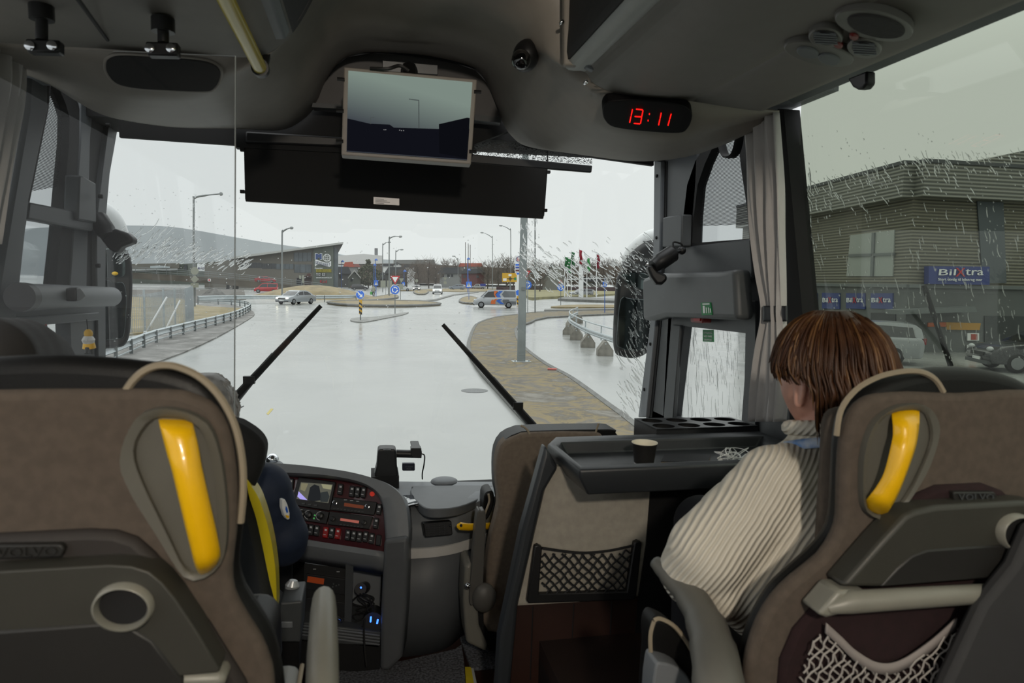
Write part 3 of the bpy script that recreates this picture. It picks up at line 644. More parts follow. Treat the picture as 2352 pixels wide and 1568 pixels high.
MB().prism(mirrored([(62, 1297), (251, 1297), (301, 1300), (342, 1313), (372, 1338), (402, 1375), (452, 1450), (505, 1538), (500, 1545)], lo(-.012), xL), (0, .05, 0)).o('tray_table', M_tray, tL, bev=.008, seg=3)
MB().prism(mirrored([(62, 1430), (240, 1430), (300, 1440), (350, 1470), (420, 1560), (420, 1600), (62, 1600)], lo(-.014), xL), (0, .02, 0)).o('tray_inset', M_trayd, tL, bev=.004)
MB().prism(mirrored([(62, 1550), (405, 1550), (515, 1548), (520, 1580), (62, 1580)], lo(-.01), xL), (0, .05, 0)).o('hinge_bar', M_bar, tL, bev=.008)
def cup_ring(par, u, v, a, b, pl, pin):
    A, B = on(pl, ell(u, v, a, b, 32)), on(pl, ell(u, v, a*.80, b*.78, 32))
    m = MB()
    m.loft([[p+V((0, .004, 0)) for p in A], [p.lerp(q, .25)+V((0, -.012, 0)) for p, q in zip(A, B)], [p.lerp(q, .6)+V((0, -.013, 0)) for p, q in zip(A, B)], [p+V((0, -.006, 0)) for p in B], [p+V((0, .003, 0)) for p in B]], closed=True); r_ = m.o('cup_holder', M_bar, par, sm=70)
    MB().prism([p+V((0, -.0015, 0)) for p in B], (0, .004, 0)).o('cup_shade_disc', M_blkm, r_)  # flat disc painted black as the shade inside a cup hollow
cup_ring(tL, 285, 1390, 71, 54, py(.887), .82)
PB_ = py(.898)
bg = slab('badge', rnd([(-12, 1252), (140, 1250), (148, 1262), (140, 1280), (-12, 1284)], 6), lo(.012), .012, M_trayd, tL, bev=.002)
txt('VOLVO', (-6, 1278), (132, 1274), (-6, 1257), lo(.012), M_trayd, bg, t=.002)
# cushion, armrest, base
def seat_base(t, xc, y):
    w = .23
    MB().bx(xc-w, xc+w, y+.07, y+.50, FZ+.30, FZ+.46).o('seat_cushion', M_lea, t, bev=.04, seg=4)
    MB().bx(xc-w*.7, xc+w*.7, y+.06, y+.42, FZ, FZ+.31).o('pedestal', M_gryd, t, bev=.01)
seat_base(tL, xL, .9)
# armrest on the aisle side: bar whose front tip shows beside the seat
zA = 2.8-.56; pz_ = pz(zA)
tip, rear = pz_(744, 1372), V((pz_(744, 1372).x+.015, .93, zA))
MB().tube([rear+V((0, 0, -.02)), rear.lerp(tip, .3), rear.lerp(tip, .8), rear.lerp(tip, .97), tip], [.030, .030, .028, .025, .014], 14, flat=.78).o('armrest', M_bar, tL, label='pale grey aisle armrest')
MB().bx(-.20, -.115, .96, 1.22, FZ+.24, FZ+.40).o('arm_side', mat('pale_cushion', (140, 142, 142), .6), tL, bev=.02, seg=3)
MB().tube([V((-.114, .97, FZ+.39)), V((-.114, 1.22, FZ+.39))], .004, 6).o('piping', M_pip, tL)
# ---- right seat
tR, xR = seat('coach seat on the right behind the woman, yellow handle and net pocket', .95, (2238, 1140),
    [(2238, 842), (2193, 842), (2136, 841), (2068, 850), (2012, 867), (1966, 892), (1935, 923), (1918, 963), (1910, 1020), (1906, 1105), (1901, 1178), (1887, 1218), (1853, 1258), (1796, 1309), (1762, 1343), (1728, 1399), (1706, 1456), (1690, 1512), (1686, 1568), (1684, 1700)],
    [(2238, 905), (2165, 904), (2097, 901), (2029, 906), (1995, 918), (1966, 946), (1949, 991), (1941, 1048), (1938, 1122), (1936, 1190), (1925, 1229), (1893, 1280), (1830, 1331), (1785, 1377), (1751, 1433), (1728, 1501), (1717, 1568), (1715, 1700)],
    [(1921, 1000), (1932, 940), (1966, 895), (2012, 868), (2055, 856), (2095, 852), (2125, 857), (2150, 873), (2167, 900)],
    [(2051, 935), (2085, 926), (2130, 930), (2153, 963), (2156, 997), (2136, 1065), (2102, 1127), (2062, 1178), (2023, 1195), (1986, 1175), (1978, 1133), (1980, 1048), (1995, 991), (2017, 957)],
    [(2051, 946), (2108, 938), (2131, 952), (2142, 997), (2131, 1042), (2097, 1116), (2068, 1161), (2036, 1184), (2006, 1183), (1988, 1156), (1989, 1076), (2000, 1014), (2020, 969)],
    ([(2060, 938), (2064, 965), (2066, 1000), (2061, 1030), (2046, 1088), (2028, 1122), (2008, 1148), (1988, 1172)], [(2115, 938), (2115, 970), (2111, 1005), (2104, 1035), (2085, 1088), (2065, 1138), (2048, 1168), (2036, 1187)]), 0, 1)
l2 = lambda e: py(.95+e)
MB().prism(mirrored([(2238, 1112), (2160, 1118), (2110, 1140), (2050, 1200), (1990, 1270), (1900, 1370), (1830, 1450), (1800, 1520), (1790, 1640), (2238, 1640)][:9], l2(.022), xR), (0, .03, 0)).o('lower_shell', M_fabd, tR, bev=.01, label='dark burgundy fabric lower back')
MB().prism(mirrored([(2238, 1161), (2153, 1162), (2102, 1173), (2080, 1184), (2023, 1246), (1935, 1348), (2017, 1350), (2238, 1350)], l2(-.012), xR), (0, .05, 0)).o('tray_table', M_tray, tR, bev=.008, seg=3)
MB().prism(mirrored([(2238, 1262), (2130, 1262), (2095, 1275), (2060, 1305), (2022, 1349), (2238, 1349)], l2(-.014), xR), (0, .02, 0)).o('tray_inset', M_trayd, tR, bev=.004)
MB().tube([l2(-.01)(1900, 1395), l2(-.018)(1950, 1382), l2(-.018)(2300, 1360), l2(-.01)(2326, 1354)], [.010, .018, .0155, .012], 14).o('hinge_bar', M_bar, tR)
slab('hinge_arm', [(1928, 1356), (1995, 1358), (1998, 1396), (1900, 1420), (1880, 1412)], l2(-.018), .05, M_bar, tR, bev=.006)
cup_ring(tR, 2335, 1222, 47, 44, l2(-.014), .82)
bg = slab('badge', rnd([(2190, 1130), (2286, 1130), (2290, 1140), (2284, 1150), (2192, 1150)], 5), l2(.012), .012, M_trayd, tR, bev=.002)
txt('VOLVO', (2199, 1147), (2280, 1147), (2199, 1133), l2(.012), M_gryd, bg, t=.002)
seat_base(tR, xR, .95)
# net pocket: pale strap and white cords
strap = [(1898, 1442), (1932, 1473), (1966, 1505), (2017, 1533), (2068, 1528), (2136, 1484), (2197, 1430)]
sc_ = cr(strap, 6); pb = l2(.005)
net = MB(); A = on(pb, [(p.x, p.y-12) for p in sc_]); B = on(pb, [(p.x-2, p.y+12) for p in sc_])
net.loft([A, B]); npk = net.o('net_pocket', mat('net_band', (150, 142, 138), .8), tR, thick=.004, label='pale strap of the net pocket')
cords = MB(); Lx = [(1880, 1450), (1990, 1540), (2080, 1550), (2190, 1450)]
def below(u):
    best = min(sc_, key=lambda p: abs(p.x-u)); return best.y
M_cord = mat('white_cord', (172, 166, 160), .8)
for fam in (1, -1):
    for k in range(-16, 30):
        pts = []
        for j in range(0, 15):
            v = 1445+j*14; u = 1870+k*22+fam*(j*14)*.75+6*math.sin(j*1.9+k)
            lo_ = 1868+(v-1445)*-.28; hi = 2215-(v-1445)*.25
            if lo_ < u < hi and v > below(u)+4: pts.append(pb(u, v)+V((0, .003*fam, 0)))
        if len(pts) > 1: cords.tube(pts, .0016, 5)
cords.o('net', M_cord, npk, kind='stuff')
# curved armrest on the aisle side and leather cushion edge in front of it
ar = [((1505, 1290), 1.42), ((1545, 1322), 1.38), ((1590, 1375), 1.32), ((1620, 1430), 1.25), ((1638, 1490), 1.18), ((1650, 1568), 1.12), ((1655, 1700), 1.08)]
MB().tube(cr([pd(u, v, d) for (u, v), d in ar], 4), [.012, .014, .018, .02]+[.024]*4+[.027]*4+[.031]*4+[.034]*4+[.036]*20, 12, flat=1.2).o('armrest', mat('arm_grey', (100, 99, 93), .5), tR, sm=80, label='grey curved armrest')
cush = [(1502, 1424), (1518, 1421), (1553, 1442), (1590, 1495), (1622, 1565), (1624, 1640), (1498, 1640), (1495, 1500), (1494, 1450)]
pc = py(1.12); cc = cr(cush, 3, True)
MB().prism(on(pc, cc), (0, .05, 0)).o('side_cushion', M_lea, tR, bev=.015, seg=3, sm=60)
MB().tube(on(py(1.117), cr(cush[:6], 4)), .004, 6).o('piping', M_pip, tR)
MB().tube(on(py(1.117), cr([(1502, 1426), (1494, 1460), (1496, 1520), (1499, 1600)], 4)), .004, 6).o('piping', M_pip, tR)
slab('arm_pivot', cr([(1505, 1535), (1520, 1522), (1560, 1535), (1590, 1570), (1600, 1640), (1505, 1640)], 3, True), py(1.08), .05, M_gry, tR, bev=.008)
# ---- guide seat by the door
yg = 2.45; g = lambda e: py(yg+e)
tG = thing('guide_seat', 'folding crew seat with taupe back standing in front of the table', 'seat', g(0)(1260, 1470)*1)
tG.location.z = DZ
oG = [(1128, 1060), (1132, 1020), (1148, 992), (1176, 978), (1208, 974), (1376, 971), (1390, 978), (1399, 998), (1402, 1060), (1400, 1140), (1392, 1220), (1400, 1320), (1400, 1460), (1112, 1460), (1110, 1380), (1107, 1320), (1113, 1260), (1119, 1220), (1131, 1176), (1137, 1140), (1130, 1108)]
MB().prism([p+V((0, -.12, 0)) for p in on(g(.14), cr(oG, 2, True))], (0, .12, 0)).o('leather_shell', M_lea, tG, bev=.03, seg=4, sm=60)
iG = [(1140, 1072), (1146, 1036), (1160, 1014), (1192, 999), (1220, 994), (1370, 993), (1386, 1010), (1388, 1060), (1384, 1220), (1388, 1452), (1122, 1452), (1118, 1380), (1119, 1300), (1130, 1228), (1146, 1164), (1142, 1110)]
MB().prism(on(g(.0), cr(iG, 2, True)), (0, .08, 0)).o('fabric_back', M_fab2, tG, bev=.015, seg=3, sm=60)
for q in ([(1196, 977), (1206, 982), (1213, 990), (1216, 997)], [(1375, 972), (1371, 984), (1368, 994)], [(1122, 1134), (1124, 1150), (1118, 1168), (1113, 1182)]): MB().tube(on(g(-.008), cr(q, 4)), .004, 6).o('piping', M_pip, tG)
slab('bolster', cr([(1112, 1140), (1124, 1128), (1134, 1132), (1134, 1160), (1122, 1190), (1112, 1190)], 3, True), g(.1), .1, M_lea, tG, bev=.01)
slab('armrest', cr([(1096, 1180), (1105, 1174), (1116, 1180), (1114, 1260), (1107, 1372), (1092, 1386), (1078, 1382), (1086, 1280)], 3, True), g(-.05), .05, mat('crew_plastic_dark', (84, 82, 78), .5), tG, bev=.01, seg=3)
slab('side_shroud', [(1068, 1300), (1084, 1291), (1088, 1330), (1098, 1392), (1101, 1437), (1120, 1482), (1118, 1498), (1072, 1477), (1068, 1440), (1064, 1380)], g(-.03), .14, mat('crew_plastic', (118, 116, 108), .5), tG, bev=.012, seg=3)
MB().ball(g(-.05)(1112, 1372), (.045, .03, .055), 16).o('pivot_cover', MT['crew_plastic_dark'], tG)
MB().ball(g(-.07)(1074, 1345), .012, 10).o('pivot_bolt', M_chrome, tG)
slab('hinge_gap', [(1094, 1392), (1110, 1390), (1112, 1460), (1104, 1450), (1098, 1420)], g(-.01), .05, M_blk, tG)
pzz = g(0)(1250, 1450)
MB().bx(pzz.x-.17, pzz.x+.2, yg+.05, yg+.35, DZ, pzz.z).o('pedestal', M_gryd, tG)
# ---- driver's seat
tD = thing('driver_seat', "driver's seat with black headrest and yellow shell edge", 'seat', V((-.35, 1.8, DZ)))
yd = 1.74; d_ = lambda e: py(yd+e)
hr = [(470, 952), (545, 951), (578, 964), (604, 983), (618, 1003), (619, 1025), (612, 1060), (595, 1100), (578, 1135), (560, 1160), (470, 1160)]
MB().prism([p+V((0, -.11, 0)) for p in on(d_(.11), cr(hr, 2, True))], (0, .11, 0)).o('headrest', mat('black_velour', (15, 15, 15), .9), tD, bev=.03, seg=4, sm=60)
MB().prism(on(d_(.05), [(400, 1120), (566, 1110), (590, 1170), (612, 1260), (624, 1350), (636, 1470), (640, 1560), (400, 1560)]), (0, .12, 0)).o('backrest', M_char, tD, bev=.03, seg=3)
yl = cr([(566, 1100), (580, 1120), (597, 1150), (619, 1222), (632, 1300), (635, 1360), (635, 1403), (628, 1370), (618, 1330), (603, 1257), (588, 1190), (572, 1140)], 3, True)
MB().prism(on(d_(.0), yl), (0, .06, 0)).o('yellow_edge', M_yelr, tD, bev=.012, seg=3, label='yellow side edge')
bz = d_(0)(600, 1560); MB().bx(-.60, bz.x, yd+.1, yd+.55, DZ+.3, DZ+.46).o('seat_cushion', M_char, tD, bev=.04, seg=3)
MB().bx(-.55, bz.x-.08, yd+.15, yd+.5, DZ, DZ+.31).o('pedestal', M_blk, tD)
# ------------------------------------------------------------------ partition with table
yT = 1.86; zT = 2.8-.495
pt = thing('table_partition', 'partition with dark moulded tray table, fabric panel and wood base before the woman', 'table', V((.85, yT, FZ)))
T0 = pz(zT)
tf = T0(1332, 1080); tb = T0(1276, 1003)
xr = 1.30
oT = [T0(1258, 1020), tb, V((xr, tb.y, zT)), V((xr, tf.y, zT)), tf]
b1 = T0(1292, 1016); b2 = T0(1336, 1070)
iT = [T0(1283, 1026), b1, V((xr-.03, b1.y, zT)), V((xr-.03, b2.y, zT)), b2]
dep = V((0, 0, -.035))
m = MB(); low = [p+dep for p in iT]; cen = sum(low, V())/5
low = [p.lerp(cen, .06) for p in low]
bot = [p.lerp(sum(oT, V())/5, .10)+V((0, 0, -.075)) for p in oT]
bb = [p+V((0, 0, -.02)) for p in oT]
m.loft([low, iT, [p+V((0, 0, .006)) for p in [a.lerp(b, .5) for a, b in zip(iT, oT)]], oT, bb, bot], closed=True); m.face(low); m.face(bot)
m.o('tray_table', M_char, pt, bev=.008, seg=3, sm=35)
P_ = py(yT+.06)
MB().prism(on(P_, [(1254, 1024), (1284, 1074), (1251, 1130), (1191, 1388), (1174, 1568), (1168, 1700), (1128, 1700), (1142, 1568), (1148, 1468), (1200, 1220)]), (0, .06, 0)).o('frame_leg', M_char, pt, bev=.012, seg=3)
slab('fabric_panel', [(1268, 1070), (1500, 1090), (1498, 1122), (1484, 1252), (1466, 1374), (1189, 1390), (1250, 1130)], py(yT+.075), .03, mat('grey_panel_fabric', (166, 160, 148), .95, var=.08, vs=40, bump=.1, bs=500), pt, label='pale grey fabric panel')
slab('side_panel', [(1498, 1080), (1900, 1080), (1900, 1700), (1440, 1700), (1466, 1374), (1484, 1252)], py(yT+.07), .03, M_blk, pt)
wdm = mat('dark_wood', (42, 22, 15), .5, var=.3, vs=3)
slab('wood_base', [(1189, 1386), (1468, 1368), (1440, 1700), (1160, 1700)], py(yT+.075), .03, wdm, pt, label='dark red-brown plank base')
for q in ((1224, 1392, 1218, 1560), (1318, 1386, 1310, 1560), (1405, 1380, 1398, 1560)): MB().tube(on(py(yT+.074), [(q[0], q[1]), (q[2], q[3])]), .002, 4).o('plank_joint', M_blkm, pt)
pn = py(yT+.055)
nf = thing; M_net = mat('black_cord', (24, 24, 25), .7)
fr_ = slab('net_frame', [(1228, 1254), (1236, 1251), (1246, 1256), (1238, 1364), (1440, 1358), (1457, 1246), (1466, 1242), (1475, 1246), (1462, 1370), (1455, 1378), (1215, 1386), (1210, 1380)], pn, .02, M_blk, pt, bev=.004)
nt = MB()
pn2 = py(yT+.06)
def sag(u): return 1268-1.0*(1-((u-1345)/105)**2)*-2 if 0 else 1258+10*(1-((u-1345)/105)**2)
for fam in (1, -1):
    for k in range(-10, 16):
        pts = []
        for j in range(0, 14):
            v = 1262+j*8.4; u = 1240+k*22+fam*j*8.4*.95+2*math.sin(j*1.3+k*2)
            if 1240 < u < 1456-(v-1250)*.12 and v > sag(u): pts.append(pn2(u, v)+V((0, -.008*math.sin((u-1240)/216*3.14)*math.sin((v-1255)/110*3.14), 0)))
        if len(pts) > 1: nt.tube(pts, .0028, 5)
nt.o('net', M_net, fr_, kind='stuff')
MB().tube(cr(on(pn2, [(1245, 1258), (1300, 1266), (1345, 1269), (1400, 1264), (1456, 1252)]), 4), .004, 6).o('elastic', M_net, fr_)
# things on the table
zf = zT-.035
cp = thing('paper_cup', 'black paper coffee cup with white inside on the tray table', 'cup', pz(zf)(1479, 1066)); c0 = cp.location.copy()
s_ = .001
MB().lathe(c0, (0, 0, 1), [(.0285, .004), (.036, .062), (.0372, .064), (.0372, .0655)], 28, True, False).o('cup_body', mat('black_card', (28, 26, 24), .6), cp)
MB().lathe(c0, (0, 0, 1), [(.0285, 0), (.029, .006)], 28).o('base_ring', M_white, cp)
MB().lathe(c0, (0, 0, 1), [(.027, .014), (.0345, .0630), (.0360, .0660), (.0380, .0665), (.0380, .0645)], 28, True, False).o('cup_lining', mat('cream_card', (236, 228, 208), .6), cp)
ph = thing('smartphone', 'dark smartphone with gold edge lying beside the cup', 'phone', pz(zf)(1575, 1064))
z2 = pz(zf+.004)
pts = [z2(1518, 1067), z2(1628, 1067), z2(1632, 1050), z2(1526, 1049)]
MB().prism(pts, (0, 0, .008)).o('case', mat('gold_edge', (176, 150, 110), .3, .6), ph, bev=.002)
MB().prism([p+V((0, 0, .0082)) for p in pts], (0, 0, .0015)).o('glass_face', mat('phone_black', (8, 8, 9), .5, spec=.2), ph)
ep = thing('earphones', 'tangle of white earphone cable beside the phone on the tray table', 'earphones', pz(zf)(1680, 1055))
random.seed(3); z3 = pz(zf+.012); pts = []
for i in range(70):
    t = i*.62; pts.append(z3(1682+42*math.cos(t)*(.6+.4*math.sin(i*.37)), 1052+12*math.sin(t*1.13+i*.05))+V((0, 0, .018*abs(math.sin(i*.5)))))
MB().tube(cr(pts, 4), .0013, 6).o('cable', mat('white_plastic', (232, 230, 226), .4), ep)
for u, v in ((1655, 1058), (1700, 1060)): MB().ball(z3(u, v), (.008, .008, .006), 10).o('earbud', MT['white_plastic'], ep)
pp = pz(zf+.01); m = MB(); m.prism([pp(1690, 1062), pp(1738, 1066), pp(1746, 1046), pp(1712, 1044)], (0, 0, .004)); m.o('paper_slip', M_white, bev=.001, label='small white paper slip on the tray table beside the woman', cat='paper')
# cup rack on the ledge by the door
zC = 2.8-.475; Z = pz(zC)
rk2 = thing('cup_rack', 'black rack of eight empty cup holes on the ledge under the door window', 'cup rack', Z(1590, 980))
cA, cB, cC, cD = Z(1457, 960), Z(1676, 957), Z(1742, 977), Z(1508, 985)
def bil(s, t): return (cA.lerp(cB, s)).lerp(cD.lerp(cC, s), t)
cells = MB(); M_rack = mat('rack_plastic', (38, 39, 41), .35)
for r in range(2):
    for c in range(4):
        s0, s1, t0, t1 = c/4, (c+1)/4, r/2, (r+1)/2; q = []
        for k in range(32):
            a = 2*math.pi*k/32; x, y = math.cos(a), math.sin(a); w = max(abs(x), abs(y)); q.append((x/w, y/w))
        A = [bil(s0+(s1-s0)*(x+1)/2, t0+(t1-t0)*(y+1)/2) for x, y in q]
        h = [bil(s0+(s1-s0)*(.5+.40*math.cos(2*math.pi*k/32)), t0+(t1-t0)*(.5+.40*math.sin(2*math.pi*k/32))) for k in range(32)]
        cells.ring(A, h, (0, 0, -.006))
        d = [p+V((0, 0, -.05)) for p in h]; mm = MB(); mm.loft([[p+V((0, 0, -.002)) for p in h], d], closed=True); mm.face(d); mm.o('cup_hole', M_blkm, rk2)
cells.o('top_plate', M_rack, rk2)
ct = [cA, cB, cC, cD]; out = [p+V((0, 0, -.001)) for p in ct]; m = MB(); m.loft([out, [p+V((0, 0, -.06)) for p in ct]], closed=True); m.o('body', M_rack, rk2)
tr_ = Z(1400, 990)
MB().prism([p+V((0, 0, -.06)) for p in (Z(1436, 985), Z(1470, 962), V((XR-.01, cB.y+.02, zC)), V((XR-.01, tb.y, zC)), V((Z(1436, 1000).x, tb.y+.02, zC)))], (0, 0, -.05)).o('trim_29', M_char, kind='structure', bev=.008)
MB().bx(XR-.16, XR-.0, tb.y, cB.y+.02, DZ, zC-.11).o('trim_30', M_blk, kind='structure')
# stickers and hammer by the door
def sticker(name, label, cat, uv, pl, colour, lines):
    t = slab(name, uv, pl, .002, colour, label=label, cat=cat)
    for s, bl, br, tl in lines: txt(s, bl, br, tl, pl, M_ltr, t, t=.0005, lift=.0022)
    return t
PH = px(XR-.104)
es = slab('exit_sign', [(1609, 695), (1631, 694), (1635, 723), (1612, 724)], PH, .004, M_grn, label='small green emergency sign on the grey box over the door', cat='sign')
for q in ([(1614, 702), (1618, 702), (1619, 719), (1615, 719)], [(1621, 706), (1622.5, 706), (1623.5, 719), (1622, 719)], [(1626, 706), (1627.5, 706), (1629, 719), (1627.5, 719)], [(1630, 708), (1631.5, 708), (1633, 718), (1631.5, 718)], [(1613, 697), (1629, 696.5), (1629.3, 699), (1613.3, 699.5)]):
    slab('pictogram', q, px(XR-.1055), .001, M_ltr, es)
ds = slab('door_sticker', [(1614, 757), (1638, 757), (1639, 785), (1614, 784)], px(XR+.024), .003, M_grn, label='green rectangular notice with white lettering on the door glass', cat='sticker')
for s, v0 in (('UTGANG', 766), ('VED FARE', 774), ('TRYKK', 782)): txt(s, (1617, v0), (1636, v0+.4), (1617, v0-4), px(XR+.024), M_ltr, ds, t=.0005)
hm = slab('emergency_button', rnd([(1585, 722), (1614, 722), (1613, 742), (1586, 740)], 3), px(XR-.06), .04, mat('dark_red_plastic', (130, 30, 28), .4), bev=.004, label='red framed emergency opener under the grey door box', cat='emergency button')
slab('opener_frame', [(1592, 724), (1608, 724), (1607, 737), (1593, 736)], px(XR-.065), .006, M_red, hm)
# mats and step edge
M_mat = mat('grey_door_mat', (108, 110, 116), .98, var=.6, vs=110, bump=1.0, bs=260)
F0 = pz(DZ+.012)
def floor_mat(uv, label):
    m = MB(); m.prism([pz(DZ+.014)(u, v) for u, v in uv], (0, 0, -.013)); m.o('floor_mat', M_mat, label=label, cat='floor mat')
floor_mat([(740, 1545), (935, 1515), (1045, 1490), (1060, 1480), (1066, 1520), (1072, 1640), (740, 1640)], 'large grey looped mat on the floor beside the dashboard column')
floor_mat([(1056, 1462), (1110, 1450), (1180, 1460), (1180, 1525), (1082, 1533)], 'small grey mat in front of the crew seat by the step')
m = MB(); m.prism([pz(DZ+.012)(u, v) for u, v in ((1068, 1531), (1082, 1531), (1094, 1600), (1072, 1600))], (0, 0, -.012)); m.o('step_edge', mat('step_yellow', (214, 190, 40), .6), label='yellow painted step edge strip beside the large mat', cat='step edge')
m = MB(); m.prism([pz(DZ+.012)(u, v) for u, v in ((1082, 1531), (1087, 1531), (1102, 1600), (1094, 1600))], (0, 0, -.012)); m.o('trim_31', M_alu, kind='structure')
# ------------------------------------------------------------------ dashboard
db = thing('dashboard', 'grey driver dashboard with burgundy switch panel and open cable shelf below', 'dashboard', V((0, 2.6, DZ)))
nD = V((.22, .86, -.46)).normalized(); p0 = pd(770, 1180, 2.62)
PD = PL(p0, nD)
def PDo(e): return PL(p0-nD*e, nD)
M_bur = mat('burgundy_gloss', (66, 14, 20), .25, coat=.5)
hood_o = [(560, 1064), (606, 1064), (679, 1068), (738, 1075), (798, 1084), (847, 1096), (887, 1111), (916, 1133), (930, 1160), (936, 1197), (937, 1238)]
hood_i = [(560, 1088), (606, 1086), (659, 1088), (738, 1092), (798, 1101), (837, 1112), (863, 1129), (877, 1150), (883, 1178), (886, 1217), (888, 1245)]
Ho, Hi = cr(on(PDo(.06), hood_o), 3), cr(on(PDo(.05), hood_i), 3)
rows = [[p+nD*.10 for p in Hi], [p for p in Hi], [p.lerp(q, .12)-nD*.012 for p, q in zip(Hi, Ho)], [p.lerp(q, .6)-nD*.006 for p, q in zip(Hi, Ho)], Ho, [p+nD*.05+V((.0, .02, 0)) for p in Ho], [p+nD*.30 for p in Ho]]
MB().loft(rows).o('hood', M_gry, db, thick=.006, sm=60)
slab('switch_panel', cr([(560, 1080), (606, 1078), (738, 1084), (830, 1100), (875, 1130), (892, 1180), (894, 1250)], 3)+[(884, 1268), (760, 1248), (640, 1225), (560, 1215)], PD, .03, M_bur, db, label='burgundy gloss panel')
slab('pale_panel_line', [(600, 1088), (738, 1095), (798, 1105)], PDo(.002), .001, M_gry, db)if 0 else None
# reversing monitor
mon = slab('monitor', rnd([(685, 1094), (771, 1106), (757, 1173), (668, 1159)], 3), PDo(.012), .02, M_blk, db, bev=.003)
sc2 = slab('screen', [(691, 1107), (764, 1112.5), (754, 1155), (681, 1145)], PDo(.0135), .002, em('cabin_view', (88, 88, 78)), mon)
for q, cc in (([(686, 1128), (700, 1142), (706, 1148), (690, 1146), (683, 1140)], (170, 160, 235)), ([(712, 1119), (722, 1112), (733, 1116), (739, 1148), (720, 1151), (706, 1148)], (34, 36, 38)), ([(735, 1131), (752, 1128), (757, 1140), (752, 1153), (736, 1152)], (48, 52, 52)), ([(738, 1111), (762, 1114), (760, 1124), (742, 1121)], (140, 138, 110)), ([(692, 1109), (708, 1110), (700, 1128), (690, 1124)], (120, 116, 92))):
    slab('view_patch', q, PDo(.0145), .0005, em('view_%d' % cc[0], cc), sc2)
for u, v in ((697, 1156), (711, 1158.5), (725, 1160)): slab('button', rect(u-4, v-1.5, u+4, v+1.5), PDo(.015), .003, M_gryd, mon)
def unit(name, q, lab=None): return slab(name, rnd(q, 2), PDo(.014), .03, M_blk, db, bev=.002, label=lab)
cl = unit('climate_unit', [(666, 1161), (756, 1174.5), (749, 1203), (664, 1190)])
M_sw = mat('switch_black', (30, 31, 33), .4); M_mk = mat('marking_white', (200, 202, 204), .5)
for u, v in ((675, 1178), (693, 1180), (709, 1182), (736, 1184.5)):
    c = PDo(.014)(u, v); k_ = MB().lathe(c, -nD, [(.013, 0), (.012, .012), (.009, .014)], 20).o('knob', M_sw, cl)
    pts = [PDo(.0155)(u+10*math.cos(a), v+10*math.sin(a)) for a in [math.radians(d) for d in range(100, 300, 20)]]
    MB().tube(pts, .0011, 4).o('scale_mark', M_mk, cl)
for u, v in ((723, 1183), (721, 1190)): slab('lamp', ell(u, v, 2, 2, 10), PDo(.0155), .002, mat('green_lamp', (70, 160, 80), .4, emit=.5), cl)
r1 = unit('radio', [(766, 1141), (866, 1152.5), (859, 1183), (757, 1171)], 'radio with bright round knobs and amber display')
slab('display', [(791, 1154), (836, 1161), (834.5, 1168), (790, 1162)], PDo(.0155), .002, mat('amber_display', (112, 52, 26), .4, emit=.35), r1)
r2 = unit('radio', [(757, 1173.5), (856, 1186), (847, 1215), (753, 1204)], 'lower radio with pink lit display')
slab('display', [(782, 1189.5), (825, 1195.5), (823.5, 1201.5), (781, 1195)], PDo(.0155), .002, mat('pink_display', (172, 96, 84), .4, emit=.5), r2)
for par, u, v, mm in ((r1, 770.5, 1155, M_chrome), (r1, 845, 1163, M_chrome), (r2, 764.5, 1191.5, M_sw), (r2, 836, 1200, M_sw)):
    c = PDo(.014)(u, v); MB().lathe(c, -nD, [(.009, 0), (.009, .010), (.0065, .011)], 20).o('knob_ring', mm, par); MB().lathe(c-nD*.0105, -nD, [(.0065, 0), (.006, .004)], 16).o('knob', M_sw, par)
for k in range(9): slab('radio_button', rect(765+k*8, 1166+k*1, 771+k*8, 1168+k*1), PDo(.016), .002, M_gryd, r1)
for k in range(7): slab('radio_button', rect(780+k*8, 1203+k*1.0, 785+k*8, 1205+k*1.0), PDo(.016), .002, M_gryd, r2)
for k in range(3): slab('label_mark', rect(790+k*14, 1147+k*1.6, 797+k*14, 1148.2+k*1.6), PDo(.0145), .0006, M_mk, r1)
# rocker switches
def rocker(u, v, m=None, mark=True, du=1):
    q = [(u-4.5, v-13.5), (u+7.5, v-12), (u+4.5, v+13.5), (u-7.5, v+12)]
    s = slab('rocker_switch', rnd(q, 3), PDo(.012), .02, m or M_sw, db, bev=.003, label='red rocker switch' if m else None)
    if mark:
        slab('bar_mark', [(u-4.5, v+4), (u+1, v+4.8), (u+1, v+6.2), (u-4.5, v+5.4)], PDo(.0128), .0006, M_mk, s)
        slab('symbol', [(u-1, v-8), (u+4, v-7.2), (u+3.4, v-3), (u-1.6, v-3.8)], PDo(.0128), .0006, MT['marking_white'], s)
M_swr = mat('switch_red', (150, 20, 22), .35)
for u, v in ((667, 1110), (660, 1139), (781, 1123), (807.5, 1128), (820.5, 1129), (834, 1130), (870, 1169), (863, 1201), (672, 1206), (687, 1211), (713, 1216), (726.5, 1218), (761, 1223), (798, 1228), (811.5, 1230), (825, 1232), (839, 1232), (853, 1236)): rocker(u, v)
for u, v in ((747, 1222), (775, 1225)): rocker(u, v, M_swr)
rocker(869, 1240, None, False); rocker(700, 1214, None, False)
slab('warning_lamp', ell(854.6, 1134, 5.5, 5.5, 20), PDo(.004), .01, mat('red_lamp', (205, 46, 26), .4, emit=.25), db)
